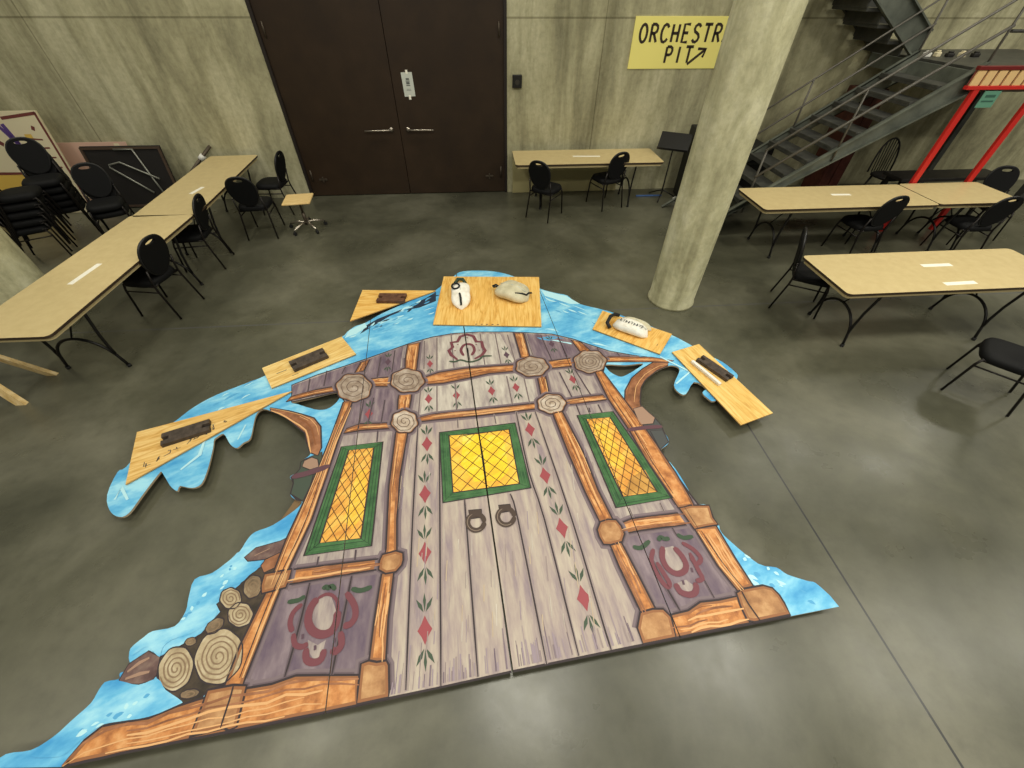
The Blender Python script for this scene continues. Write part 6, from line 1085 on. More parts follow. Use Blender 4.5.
[12,'hub_line',.007,[[-.77,2.814],[-.77,2.81],[-.773,2.807],[-.776,2.805],[-.781,2.803],[-.787,2.802],[-.792,2.804],[-.798,2.808],[-.805,2.812],[-.81,2.818],[-.813,2.826],[-.814,2.834],[-.816,2.844],[-.813,2.852],[-.806,2.858],[-.8,2.865],[-.791,2.871],[-.78,2.871],[-.769,2.867],[-.756,2.864],[-.744,2.857],[-.736,2.846],[-.729,2.833],[-.721,2.82],[-.719,2.805],[-.724,2.792],[-.729,2.778],[-.736,2.765],[-.75,2.758],[-.765,2.756],[-.782,2.753],[-.8,2.754],[-.816,2.765],[-.831,2.778],[-.848,2.791],[-.86,2.809],[-.862,2.83],[-.864,2.85],[-.865,2.872],[-.856,2.891],[-.839,2.902],[-.823,2.915],[-.803,2.926],[-.779,2.923],[-.756,2.914],[-.731,2.906],[-.707,2.891],[-.693,2.866],[-.682,2.842],[-.669,2.816],[-.668,2.788],[-.679,2.766],[-.689,2.743],[-.703,2.72],[-.727,2.709],[-.755,2.708],[-.782,2.704],[-.813,2.707],[-.84,2.726],[-.864,2.748],[-.89,2.77],[-.909,2.8],[-.912,2.833],[-.914,2.866],[-.915,2.901],[-.9,2.929],[-.873,2.947]]],
[12,'hub_line',.007,[[.452,2.922],[.449,2.92],[.445,2.918],[.44,2.917],[.435,2.917],[.43,2.92],[.425,2.922],[.42,2.927],[.418,2.932],[.417,2.939],[.417,2.946],[.419,2.954],[.426,2.959],[.433,2.965],[.441,2.971],[.452,2.972],[.462,2.97],[.473,2.968],[.485,2.964],[.492,2.955],[.497,2.945],[.503,2.935],[.504,2.922],[.498,2.911],[.492,2.9],[.484,2.888],[.471,2.879],[.455,2.877],[.44,2.874],[.422,2.873],[.406,2.879],[.394,2.89],[.379,2.9],[.368,2.914],[.367,2.931],[.369,2.948],[.369,2.967],[.379,2.984],[.396,2.996],[.414,3.007],[.434,3.018],[.458,3.019],[.48,3.013],[.502,3.007],[.525,2.997],[.538,2.978],[.545,2.957],[.555,2.936],[.556,2.912],[.543,2.891],[.529,2.872],[.514,2.851],[.49,2.837],[.462,2.834],[.434,2.83],[.404,2.829],[.378,2.842],[.358,2.86],[.335,2.878],[.317,2.901],[.316,2.93],[.32,2.958],[.322,2.988],[.338,3.015],[.366,3.033],[.395,3.049],[.427,3.066]]],
[12,'hub_line',.007,[[1.033,2.959],[1.032,2.962],[1.031,2.966],[1.03,2.971],[1.033,2.975],[1.036,2.979],[1.039,2.983],[1.044,2.987],[1.05,2.988],[1.056,2.988],[1.062,2.988],[1.068,2.986],[1.072,2.98],[1.076,2.975],[1.079,2.968],[1.078,2.96],[1.075,2.953],[1.072,2.944],[1.067,2.936],[1.059,2.931],[1.05,2.928],[1.04,2.923],[1.03,2.923],[1.022,2.927],[1.013,2.932],[1.005,2.938],[1,2.947],[1,2.959],[.999,2.97],[1.001,2.983],[1.008,2.994],[1.018,3.003],[1.028,3.013],[1.041,3.02],[1.054,3.02],[1.068,3.02],[1.083,3.019],[1.094,3.011],[1.1,2.999],[1.108,2.987],[1.113,2.972],[1.11,2.956],[1.103,2.941],[1.096,2.926],[1.085,2.911],[1.069,2.903],[1.053,2.897],[1.036,2.89],[1.018,2.891],[1.003,2.9],[.989,2.908],[.975,2.919],[.968,2.936],[.968,2.955],[.967,2.974],[.971,2.995],[.984,3.012],[1,3.027],[1.017,3.043],[1.037,3.054],[1.059,3.054],[1.08,3.052],[1.103,3.05],[1.12,3.037],[1.13,3.017],[1.14,2.998],[1.147,2.977],[1.142,2.952],[1.13,2.93],[1.12,2.907],[1.104,2.886],[1.08,2.875],[1.056,2.867],[1.031,2.858],[1.005,2.859],[.985,2.872],[.965,2.884],[.945,2.9],[.936,2.924],[.937,2.951],[.936,2.978],[.941,3.007],[.96,3.031],[.983,3.051],[1.005,3.074],[1.034,3.088],[1.064,3.087],[1.093,3.084],[1.124,3.081],[1.147,3.063],[1.159,3.036],[1.172,3.01],[1.182,2.981],[1.174,2.949],[1.158,2.919],[1.144,2.889],[1.122,2.861],[1.09,2.847],[1.059,2.837],[1.026,2.826],[.993,2.828],[.967,2.845],[.941,2.861],[.915,2.881],[.904,2.912],[.905,2.947],[.904,2.982],[.91,3.019],[.935,3.05]]],
[12,'hub_line',.007,[[-.743,2.308],[-.742,2.305],[-.742,2.302],[-.742,2.298],[-.743,2.294],[-.746,2.291],[-.75,2.29],[-.754,2.289],[-.759,2.288],[-.764,2.291],[-.769,2.295],[-.774,2.299],[-.779,2.305],[-.781,2.313],[-.781,2.32],[-.782,2.329],[-.779,2.337],[-.774,2.342],[-.768,2.346],[-.76,2.351],[-.751,2.351],[-.742,2.347],[-.732,2.343],[-.722,2.337],[-.716,2.327],[-.711,2.315],[-.706,2.303],[-.704,2.29],[-.709,2.279],[-.714,2.269],[-.72,2.257],[-.73,2.251],[-.743,2.251],[-.756,2.25],[-.77,2.251],[-.783,2.26],[-.794,2.272],[-.806,2.284],[-.815,2.3],[-.817,2.317],[-.817,2.334],[-.817,2.353],[-.81,2.368],[-.797,2.377],[-.783,2.386],[-.768,2.395],[-.749,2.392],[-.732,2.383],[-.713,2.375],[-.695,2.362],[-.684,2.342],[-.677,2.32],[-.669,2.299],[-.667,2.276],[-.676,2.257],[-.686,2.24],[-.697,2.221],[-.715,2.212],[-.736,2.212],[-.757,2.212],[-.781,2.215],[-.801,2.23],[-.818,2.25],[-.837,2.27],[-.851,2.295],[-.854,2.322],[-.852,2.348]]],
[12,'hub_line',.007,[[.562,2.417],[.559,2.418],[.556,2.42],[.555,2.423],[.553,2.427],[.553,2.432],[.556,2.436],[.559,2.44],[.562,2.444],[.568,2.447],[.574,2.447],[.581,2.448],[.589,2.447],[.595,2.443],[.599,2.438],[.604,2.432],[.608,2.424],[.606,2.416],[.603,2.408],[.6,2.399],[.594,2.391],[.584,2.387],[.574,2.383],[.562,2.38],[.551,2.381],[.541,2.387],[.53,2.392],[.52,2.399],[.516,2.411],[.515,2.423],[.513,2.436],[.516,2.449],[.526,2.46],[.537,2.47],[.549,2.481],[.564,2.486],[.581,2.485],[.597,2.483],[.615,2.48],[.628,2.47],[.636,2.455],[.645,2.441],[.651,2.425],[.646,2.407],[.638,2.391],[.63,2.374],[.616,2.36],[.596,2.353],[.577,2.347],[.556,2.342],[.534,2.345],[.517,2.357],[.499,2.367],[.481,2.381],[.475,2.401],[.475,2.422],[.473,2.444],[.478,2.467],[.495,2.485],[.515,2.501],[.535,2.518],[.561,2.526],[.587,2.523],[.614,2.52],[.642,2.514],[.661,2.496],[.673,2.473]]],
[8,'log_line',.007,[[-1.839,.597],[-1.837,.596],[-1.835,.594],[-1.833,.591],[-1.832,.588],[-1.831,.585],[-1.832,.582],[-1.833,.58],[-1.835,.577],[-1.838,.576],[-1.841,.576],[-1.846,.577],[-1.85,.578],[-1.855,.581],[-1.859,.586],[-1.863,.591],[-1.866,.596],[-1.867,.602],[-1.867,.608],[-1.866,.613],[-1.864,.618],[-1.86,.62],[-1.854,.622],[-1.848,.622],[-1.841,.62],[-1.833,.616],[-1.826,.611],[-1.82,.604],[-1.814,.596],[-1.811,.588],[-1.809,.579],[-1.809,.571],[-1.811,.564],[-1.816,.559],[-1.822,.554],[-1.829,.552],[-1.838,.553],[-1.848,.556],[-1.858,.561],[-1.868,.568],[-1.876,.578],[-1.883,.588],[-1.889,.6],[-1.891,.611],[-1.89,.622],[-1.887,.631],[-1.882,.64],[-1.873,.644],[-1.863,.646],[-1.851,.646],[-1.838,.642],[-1.825,.634],[-1.813,.624],[-1.802,.612],[-1.794,.599],[-1.789,.584],[-1.786,.57],[-1.786,.557],[-1.791,.546],[-1.799,.538],[-1.809,.531],[-1.821,.528],[-1.835,.53],[-1.85,.536],[-1.866,.544],[-1.881,.555],[-1.893,.57],[-1.903,.586],[-1.911,.603],[-1.915,.62],[-1.913,.636],[-1.908,.65],[-1.901,.663],[-1.887,.669],[-1.871,.671],[-1.854,.67],[-1.835,.664],[-1.817,.652],[-1.8,.637],[-1.785,.62],[-1.773,.601],[-1.767,.581],[-1.764,.561],[-1.764,.543],[-1.771,.528],[-1.782,.517],[-1.796,.509],[-1.813,.505],[-1.832,.508],[-1.853,.516],[-1.874,.527],[-1.893,.542],[-1.909,.562]]],
[8,'log_line',.007,[[-1.629,.623],[-1.633,.624],[-1.635,.626],[-1.639,.629],[-1.641,.632],[-1.643,.636],[-1.644,.64],[-1.644,.644],[-1.643,.648],[-1.641,.652],[-1.637,.654],[-1.633,.656],[-1.627,.656],[-1.621,.654],[-1.615,.651],[-1.609,.647],[-1.604,.641],[-1.6,.635],[-1.597,.628],[-1.596,.62],[-1.597,.614],[-1.6,.608],[-1.604,.603],[-1.61,.599],[-1.618,.598],[-1.626,.599],[-1.636,.601],[-1.645,.606],[-1.653,.613],[-1.66,.621],[-1.667,.631],[-1.67,.641],[-1.67,.651],[-1.67,.661],[-1.666,.67],[-1.659,.676],[-1.65,.68],[-1.64,.683],[-1.627,.682],[-1.615,.677],[-1.603,.67],[-1.591,.661],[-1.582,.649],[-1.576,.636],[-1.571,.623],[-1.569,.609],[-1.572,.598],[-1.579,.588],[-1.587,.579],[-1.598,.573],[-1.612,.573],[-1.626,.575],[-1.642,.579],[-1.657,.588],[-1.67,.6],[-1.682,.614],[-1.692,.629],[-1.697,.646],[-1.697,.662],[-1.695,.678],[-1.689,.692],[-1.677,.701],[-1.663,.707],[-1.647,.71],[-1.628,.708],[-1.609,.7],[-1.591,.689],[-1.573,.675],[-1.56,.657],[-1.551,.638],[-1.545,.618],[-1.543,.598],[-1.548,.582],[-1.557,.568],[-1.569,.556],[-1.585,.548],[-1.605,.548],[-1.626,.551],[-1.648,.557],[-1.668,.569],[-1.687,.587],[-1.703,.606],[-1.717,.628],[-1.723,.651],[-1.724,.673],[-1.721,.695],[-1.713,.714],[-1.696,.726],[-1.676,.734],[-1.654,.738],[-1.628,.735],[-1.603,.723],[-1.578,.708],[-1.555,.689],[-1.537,.665],[-1.526,.639],[-1.518,.613],[-1.516,.588],[-1.524,.566],[-1.536,.548],[-1.552,.532],[-1.573,.523],[-1.599,.523],[-1.626,.527],[-1.653,.535],[-1.68,.551],[-1.703,.574],[-1.724,.598],[-1.742,.626]]],
[8,'log_line',.007,[[-1.69,.948],[-1.691,.949],[-1.693,.951],[-1.693,.953],[-1.693,.954],[-1.692,.956],[-1.69,.957],[-1.688,.958],[-1.685,.957],[-1.682,.957],[-1.678,.955],[-1.675,.953],[-1.672,.95],[-1.67,.947],[-1.667,.943],[-1.667,.939],[-1.667,.936],[-1.668,.932],[-1.671,.929],[-1.675,.928],[-1.68,.928],[-1.685,.928],[-1.691,.93],[-1.696,.934],[-1.702,.938],[-1.708,.943],[-1.711,.949],[-1.713,.955],[-1.715,.961],[-1.714,.967],[-1.711,.971],[-1.706,.974],[-1.701,.977],[-1.694,.978],[-1.685,.975],[-1.677,.972],[-1.668,.968],[-1.66,.961],[-1.655,.954],[-1.649,.946],[-1.645,.937],[-1.645,.929],[-1.647,.922],[-1.65,.915],[-1.656,.911],[-1.665,.909],[-1.674,.909],[-1.685,.91],[-1.696,.915],[-1.706,.922],[-1.716,.93],[-1.726,.939],[-1.732,.95],[-1.735,.96],[-1.737,.971],[-1.736,.981],[-1.729,.988],[-1.721,.993],[-1.712,.997],[-1.699,.998],[-1.686,.993],[-1.672,.988],[-1.658,.981],[-1.646,.97],[-1.637,.957],[-1.628,.944],[-1.623,.931]]],
[8,'log_line',.007,[[-1.595,.849],[-1.596,.851],[-1.596,.852],[-1.595,.854],[-1.594,.855],[-1.592,.856],[-1.59,.857],[-1.587,.857],[-1.584,.856],[-1.581,.854],[-1.578,.852],[-1.575,.849],[-1.573,.845],[-1.572,.842],[-1.572,.838],[-1.572,.835],[-1.574,.832],[-1.578,.83],[-1.581,.829],[-1.586,.828],[-1.592,.83],[-1.597,.832],[-1.603,.835],[-1.608,.839],[-1.611,.844],[-1.614,.85],[-1.617,.856],[-1.617,.861],[-1.614,.866],[-1.611,.87],[-1.607,.874],[-1.6,.875],[-1.592,.874],[-1.584,.873],[-1.576,.87],[-1.569,.865],[-1.562,.858],[-1.556,.851],[-1.552,.843],[-1.551,.836],[-1.551,.828],[-1.553,.821],[-1.558,.816],[-1.566,.813],[-1.574,.81],[-1.584,.81],[-1.594,.813],[-1.604,.818],[-1.615,.824],[-1.624,.832],[-1.63,.842],[-1.635,.852],[-1.639,.862],[-1.638,.872],[-1.633,.88],[-1.627,.887],[-1.619,.893],[-1.607,.894],[-1.595,.893],[-1.582,.89],[-1.568,.885],[-1.556,.875],[-1.546,.865],[-1.536,.854],[-1.531,.841],[-1.53,.829],[-1.531,.818],[-1.534,.807],[-1.543,.8],[-1.554,.796],[-1.567,.792],[-1.581,.792],[-1.597,.797],[-1.612,.805],[-1.627,.814],[-1.64,.826],[-1.649,.84],[-1.655,.854]]],
[8,'log_line',.007,[[-1.575,1.013],[-1.574,1.014],[-1.573,1.014],[-1.571,1.014],[-1.569,1.014],[-1.567,1.012],[-1.565,1.01],[-1.563,1.008],[-1.562,1.005],[-1.562,1.002],[-1.562,.998],[-1.562,.995],[-1.564,.993],[-1.567,.991],[-1.57,.99],[-1.574,.99],[-1.577,.991],[-1.581,.994],[-1.586,.997],[-1.589,1.001],[-1.591,1.006],[-1.593,1.012],[-1.594,1.018],[-1.593,1.023],[-1.591,1.028],[-1.588,1.032],[-1.584,1.035],[-1.578,1.036],[-1.572,1.035],[-1.566,1.033],[-1.56,1.029],[-1.554,1.023],[-1.549,1.016],[-1.545,1.009],[-1.543,1],[-1.544,.992],[-1.544,.984],[-1.547,.977],[-1.553,.973],[-1.559,.97],[-1.566,.968],[-1.574,.969],[-1.582,.973],[-1.591,.979],[-1.599,.986],[-1.605,.995],[-1.609,1.006],[-1.612,1.016],[-1.613,1.028],[-1.611,1.037],[-1.606,1.045],[-1.6,1.053],[-1.592,1.058],[-1.582,1.058],[-1.571,1.056],[-1.56,1.053],[-1.55,1.045],[-1.541,1.034],[-1.533,1.022],[-1.527,1.009],[-1.525,.996],[-1.526,.983],[-1.527,.971],[-1.532,.96],[-1.541,.953],[-1.551,.949],[-1.562,.946]]],
[8,'log_line',.007,[[-1.715,.797],[-1.715,.796],[-1.715,.794],[-1.715,.793],[-1.716,.791],[-1.718,.79],[-1.72,.789],[-1.723,.788],[-1.726,.789],[-1.728,.79],[-1.731,.791],[-1.733,.794],[-1.734,.797],[-1.734,.8],[-1.733,.804],[-1.732,.808],[-1.728,.811],[-1.724,.814],[-1.72,.817],[-1.714,.817],[-1.709,.817],[-1.704,.816],[-1.698,.814],[-1.695,.81],[-1.693,.805],[-1.691,.799],[-1.691,.793],[-1.694,.787],[-1.698,.781],[-1.702,.775],[-1.709,.771],[-1.717,.769],[-1.725,.767],[-1.734,.767],[-1.741,.77],[-1.747,.775],[-1.754,.78],[-1.758,.787],[-1.758,.796],[-1.757,.804],[-1.755,.813]]],
[8,'log_line',.007,[[-1.825,.722],[-1.826,.722],[-1.827,.723],[-1.827,.724],[-1.828,.725],[-1.828,.726],[-1.827,.726],[-1.826,.727],[-1.824,.728],[-1.822,.728],[-1.82,.728],[-1.818,.728],[-1.815,.727],[-1.813,.725],[-1.811,.724],[-1.81,.722],[-1.809,.72],[-1.809,.718],[-1.811,.716],[-1.812,.714],[-1.815,.712],[-1.819,.712],[-1.823,.712],[-1.827,.712],[-1.832,.713],[-1.836,.715],[-1.839,.718],[-1.843,.721],[-1.844,.724],[-1.844,.727],[-1.844,.731],[-1.842,.734],[-1.838,.737],[-1.833,.738],[-1.828,.74],[-1.822,.74],[-1.815,.738],[-1.809,.736],[-1.803,.734]]],
[8,'log_line',.007,[[-1.708,.468],[-1.709,.468],[-1.71,.467],[-1.711,.466],[-1.713,.466],[-1.715,.466],[-1.718,.466],[-1.72,.467],[-1.722,.468],[-1.724,.469],[-1.725,.47],[-1.725,.472],[-1.724,.473],[-1.722,.475],[-1.719,.477],[-1.715,.478],[-1.71,.478],[-1.705,.479],[-1.7,.478],[-1.695,.477],[-1.691,.475],[-1.686,.473],[-1.684,.471],[-1.684,.468],[-1.685,.465],[-1.687,.462],[-1.692,.46],[-1.698,.458],[-1.704,.456],[-1.712,.455],[-1.72,.455],[-1.728,.456],[-1.736,.458],[-1.743,.46],[-1.747,.464],[-1.75,.468],[-1.752,.472],[-1.75,.476],[-1.745,.48]]],
[7,'bark_lt',.02,[[-2.105,.599],[-2.062,.638],[-2.018,.659]]],
[7,'bark_lt',.02,[[-2.097,.566],[-2.033,.584],[-1.982,.59]]],
[7,'bark_lt',.015,[[-1.633,1.209],[-1.548,1.25]]],
[10,'lead',.012,[[-1.181,1.982],[-1.149,2.038]]],
[10,'lead',.012,[[-1.187,1.871],[-1.091,2.041]]],
[10,'lead',.012,[[-1.193,1.761],[-1.034,2.044]]],
[10,'lead',.012,[[-1.2,1.65],[-.976,2.047]]],
[10,'lead',.012,[[-1.206,1.539],[-.971,1.937]]],
[10,'lead',.012,[[-1.212,1.429],[-.966,1.827]]],
[10,'lead',.012,[[-1.218,1.318],[-.961,1.717]]],
[10,'lead',.012,[[-.957,1.606],[-1.181,1.265]]],
[10,'lead',.012,[[-.952,1.496],[-1.101,1.269]]],
[10,'lead',.012,[[-.947,1.386],[-1.022,1.272]]],
[10,'lead',.012,[[-1.218,1.318],[-1.181,1.265]]],
[10,'lead',.012,[[-1.212,1.429],[-1.101,1.269]]],
[10,'lead',.012,[[-1.206,1.539],[-1.022,1.272]]],
[10,'lead',.012,[[-1.2,1.65],[-.942,1.276]]],
[10,'lead',.012,[[-1.193,1.761],[-.947,1.386]]],
[10,'lead',.012,[[-1.187,1.871],[-.952,1.496]]],
[10,'lead',.012,[[-1.181,1.982],[-.957,1.606]]],
[10,'lead',.012,[[-.961,1.717],[-1.149,2.038]]],
[10,'lead',.012,[[-.966,1.827],[-1.091,2.041]]],
[10,'lead',.012,[[-.971,1.937],[-1.034,2.044]]],
[8,'win_line',.007,[[-1.247,2.078],[-1.178,2.037]]],
[8,'win_hi',.01,[[-1.226,2.066],[-.93,2.087]]],
[8,'win_hi',.01,[[-1.204,2.053],[-.951,2.069]]],
[8,'win_line',.007,[[-.911,2.104],[-.976,2.047]]],
[8,'win_line',.01,[[-.93,2.087],[-.885,1.235]]],
[8,'win_line',.01,[[-.951,2.069],[-.911,1.254]]],
[8,'win_line',.007,[[-.86,1.217],[-.942,1.276]]],
[8,'win_hi',.01,[[-.885,1.235],[-1.278,1.207]]],
[8,'win_line',.01,[[-.911,1.254],[-1.252,1.233]]],
[8,'win_line',.007,[[-1.303,1.183],[-1.221,1.263]]],
[8,'win_line',.01,[[-1.278,1.207],[-1.226,2.066]]],
[8,'win_line',.01,[[-1.252,1.233],[-1.204,2.053]]],
[10,'lead',.012,[[-.348,2.006],[-.244,2.134]]],
[10,'lead',.012,[[-.338,1.885],[-.129,2.141]]],
[10,'lead',.012,[[-.327,1.763],[-.014,2.147]]],
[10,'lead',.012,[[-.316,1.642],[.101,2.154]]],
[10,'lead',.012,[[.163,2.097],[-.254,1.585]]],
[10,'lead',.012,[[.172,1.978],[-.141,1.594]]],
[10,'lead',.012,[[.181,1.859],[-.027,1.603]]],
[10,'lead',.012,[[.191,1.739],[.086,1.611]]],
[10,'lead',.012,[[-.316,1.642],[-.254,1.585]]],
[10,'lead',.012,[[-.327,1.763],[-.141,1.594]]],
[10,'lead',.012,[[-.338,1.885],[-.027,1.603]]],
[10,'lead',.012,[[-.348,2.006],[.086,1.611]]],
[10,'lead',.012,[[-.359,2.128],[.2,1.62]]],
[10,'lead',.012,[[.191,1.739],[-.244,2.134]]],
[10,'lead',.012,[[.181,1.859],[-.129,2.141]]],
[10,'lead',.012,[[.172,1.978],[-.014,2.147]]],
[10,'lead',.012,[[.163,2.097],[.101,2.154]]],
[8,'win_line',.007,[[-.441,2.167],[-.359,2.128]]],
[8,'win_hi',.01,[[-.416,2.155],[.199,2.205]]],
[8,'win_hi',.01,[[-.39,2.143],[.18,2.183]]],
[8,'win_line',.007,[[.216,2.225],[.158,2.157]]],
[8,'win_hi',.01,[[.199,2.205],[.259,1.591]]],
[8,'win_hi',.01,[[.18,2.183],[.232,1.604]]],
[8,'win_line',.007,[[.284,1.578],[.2,1.62]]],
[8,'win_hi',.01,[[.259,1.591],[-.362,1.527]]],
[8,'win_hi',.01,[[.232,1.604],[-.339,1.552]]],
[8,'win_line',.007,[[-.384,1.504],[-.311,1.581]]],
[8,'win_line',.01,[[-.362,1.527],[-.416,2.155]]],
[8,'win_hi',.01,[[-.339,1.552],[-.39,2.143]]],
[10,'lead',.012,[[.856,2.163],[.879,2.219]]],
[10,'lead',.012,[[.873,2.053],[.941,2.221]]],
[10,'lead',.012,[[.89,1.944],[1.004,2.223]]],
[10,'lead',.012,[[.907,1.834],[1.066,2.225]]],
[10,'lead',.012,[[.924,1.724],[1.091,2.117]]],
[10,'lead',.012,[[.941,1.615],[1.116,2.01]]],
[10,'lead',.012,[[.958,1.505],[1.141,1.902]]],
[10,'lead',.012,[[1.165,1.794],[1.005,1.453]]],
[10,'lead',.012,[[1.19,1.686],[1.083,1.459]]],
[10,'lead',.012,[[1.215,1.579],[1.162,1.465]]],
[10,'lead',.012,[[.958,1.505],[1.005,1.453]]],
[10,'lead',.012,[[.941,1.615],[1.083,1.459]]],
[10,'lead',.012,[[.924,1.724],[1.162,1.465]]],
[10,'lead',.012,[[.907,1.834],[1.24,1.471]]],
[10,'lead',.012,[[.89,1.944],[1.215,1.579]]],
[10,'lead',.012,[[.873,2.053],[1.19,1.686]]],
[10,'lead',.012,[[.856,2.163],[1.165,1.794]]],
[10,'lead',.012,[[1.141,1.902],[.879,2.219]]],
[10,'lead',.012,[[1.116,2.01],[.941,2.221]]],
[10,'lead',.012,[[1.091,2.117],[1.004,2.223]]],
[8,'win_line',.007,[[.777,2.269],[.848,2.218]]],
[8,'win_hi',.01,[[.798,2.254],[1.097,2.271]]],
[8,'win_hi',.01,[[.821,2.237],[1.083,2.25]]],
[8,'win_line',.007,[[1.11,2.29],[1.066,2.225]]],
[8,'win_hi',.01,[[1.097,2.271],[1.31,1.43]]],
[8,'win_hi',.01,[[1.083,2.25],[1.278,1.449]]],
[8,'win_line',.007,[[1.34,1.413],[1.24,1.471]]],
[8,'win_line',.01,[[1.31,1.43],[.915,1.391]]],
[8,'win_hi',.01,[[1.278,1.449],[.938,1.418]]],
[8,'win_line',.007,[[.893,1.366],[.966,1.45]]],
[8,'win_hi',.01,[[.915,1.391],[.798,2.254]]],
[8,'win_line',.01,[[.938,1.418],[.821,2.237]]],
[11,'line',.008,[[-.103,2.128],[-.093,2.046],[-.08,1.935],[-.069,1.832],[-.062,1.739],[-.056,1.653],[-.053,1.595]]],
[11,'line',.006,[[-.273,2.109],[-.233,2.115],[-.173,2.124],[-.103,2.132],[-.013,2.14],[.086,2.147],[.157,2.152]]],
[9,'ring',.036,[[-.082,1.328],[-.084,1.314],[-.089,1.302],[-.096,1.291],[-.106,1.282],[-.117,1.275],[-.129,1.272],[-.142,1.271],[-.155,1.274],[-.167,1.279],[-.178,1.287],[-.187,1.298],[-.194,1.31],[-.198,1.323],[-.2,1.337],[-.198,1.351],[-.194,1.363],[-.187,1.375],[-.177,1.384],[-.166,1.391],[-.153,1.395],[-.14,1.395],[-.127,1.393],[-.114,1.387],[-.103,1.379],[-.094,1.368],[-.087,1.355],[-.083,1.342],[-.082,1.328]]],
[9.5,'ring_hi',.006,[[-.104,1.279],[-.116,1.273],[-.128,1.269],[-.142,1.268],[-.155,1.271],[-.168,1.277],[-.18,1.285],[-.189,1.296],[-.197,1.309],[-.201,1.323],[-.203,1.337],[-.201,1.351],[-.196,1.365],[-.189,1.377],[-.179,1.387],[-.167,1.394]]],
[9,'ring',.036,[[.136,1.353],[.134,1.339],[.128,1.327],[.12,1.315],[.11,1.306],[.098,1.3],[.086,1.296],[.073,1.296],[.06,1.298],[.048,1.304],[.037,1.312],[.028,1.322],[.022,1.335],[.018,1.348],[.017,1.362],[.02,1.376],[.025,1.389],[.033,1.401],[.043,1.41],[.055,1.417],[.068,1.421],[.081,1.422],[.095,1.419],[.107,1.413],[.118,1.405],[.126,1.394],[.133,1.381],[.136,1.367],[.136,1.353]]],
[9.5,'ring_hi',.006,[[.112,1.304],[.1,1.297],[.086,1.293],[.072,1.293],[.059,1.295],[.046,1.301],[.035,1.31],[.026,1.321],[.019,1.334],[.015,1.348],[.015,1.362],[.017,1.377],[.022,1.391],[.031,1.403],[.041,1.413],[.054,1.42]]],
[5,'maroon',.035,[[-.302,3.094],[-.368,3.171],[-.394,3.243],[-.355,3.296],[-.374,3.375],[-.307,3.383],[-.278,3.469],[-.207,3.502],[-.135,3.464],[-.106,3.369],[-.048,3.364],[-.038,3.273],[-.014,3.215],[-.053,3.143],[-.127,3.093]]],
[5,'maroon',.03,[[-.239,3.15],[-.249,3.173],[-.262,3.206],[-.269,3.239],[-.264,3.268],[-.253,3.297],[-.24,3.318],[-.225,3.33],[-.207,3.335],[-.19,3.335],[-.173,3.331],[-.157,3.322],[-.144,3.306],[-.135,3.282],[-.129,3.252],[-.128,3.223],[-.136,3.196],[-.149,3.169],[-.158,3.151]]],
[5,'line',.018,[[-.198,3.272],[-.175,3.061]]],
[5,'leaf',.022,[[-.385,3.076],[-.369,3.072],[-.347,3.066],[-.326,3.064],[-.309,3.072],[-.292,3.082],[-.27,3.087],[-.241,3.076],[-.208,3.058],[-.175,3.049],[-.141,3.054],[-.107,3.067],[-.079,3.082],[-.063,3.098],[-.053,3.115],[-.038,3.128],[-.008,3.13],[.026,3.128],[.051,3.126]]],
[5,'maroon',.03,[[-.31,3.339],[-.296,3.333]]],
[5,'maroon',.03,[[-.21,3.448],[-.197,3.442]]],
[5,'maroon',.03,[[-.114,3.325],[-.1,3.318]]],
[5,'maroon',.03,[[-.336,3.239],[-.323,3.233]]],
[5,'maroon',.03,[[-.082,3.23],[-.069,3.224]]],
[5,'maroon',.046,[[-1.14,.905],[-1.149,.893],[-1.161,.877],[-1.169,.857],[-1.172,.835],[-1.172,.81],[-1.168,.787],[-1.158,.764],[-1.143,.743],[-1.126,.726],[-1.107,.714],[-1.086,.705],[-1.065,.701],[-1.046,.701],[-1.028,.706],[-1.014,.714],[-1.004,.727],[-.997,.744],[-.994,.763],[-.994,.784],[-.998,.806],[-1.001,.822]]],
[5,'maroon',.02,[[-1.14,.905],[-1.129,.911],[-1.113,.919],[-1.096,.925],[-1.082,.925],[-1.067,.922],[-1.052,.915],[-1.037,.904],[-1.023,.889],[-1.012,.873],[-1.006,.853],[-1.002,.832],[-1,.817]]],
[5,'maroon',.038,[[-.97,.926],[-.952,.907],[-.927,.88],[-.907,.853],[-.895,.83],[-.888,.806],[-.886,.786],[-.889,.769],[-.898,.754],[-.909,.743],[-.922,.739],[-.937,.738],[-.948,.738]]],
[5,'maroon',.03,[[-1.228,.878],[-1.24,.869],[-1.257,.854],[-1.269,.837],[-1.274,.817],[-1.274,.794],[-1.27,.774],[-1.262,.756],[-1.25,.74],[-1.241,.73]]],
[5,'maroon',.03,[[-1.235,.719],[-1.229,.703],[-1.22,.68],[-1.209,.662],[-1.195,.653],[-1.18,.648],[-1.165,.646],[-1.153,.649],[-1.141,.655],[-1.133,.659]]],
[5,'maroon',.038,[[-1.139,.637],[-1.135,.621],[-1.13,.599],[-1.121,.581],[-1.108,.571],[-1.091,.565],[-1.075,.563],[-1.06,.564],[-1.047,.568],[-1.037,.577],[-1.033,.592],[-1.033,.61],[-1.033,.624]]],
[5,'maroon',.038,[[-.959,.708],[-.951,.689],[-.941,.663],[-.937,.641],[-.942,.626],[-.952,.614],[-.963,.607],[-.973,.609],[-.983,.616],[-.99,.621]]],
[5,'motif_dk',.035,[[-1.179,.712],[-1.172,.687]]],
[5,'motif_dk',.035,[[-1.09,.648],[-1.084,.624]]],
[5,'motif_dk',.035,[[-.986,.677],[-.981,.652]]],
[5,'leaf_dk',.028,[[-1.323,.899],[-1.305,.899],[-1.281,.9],[-1.259,.903],[-1.244,.91],[-1.231,.919],[-1.223,.925]]],
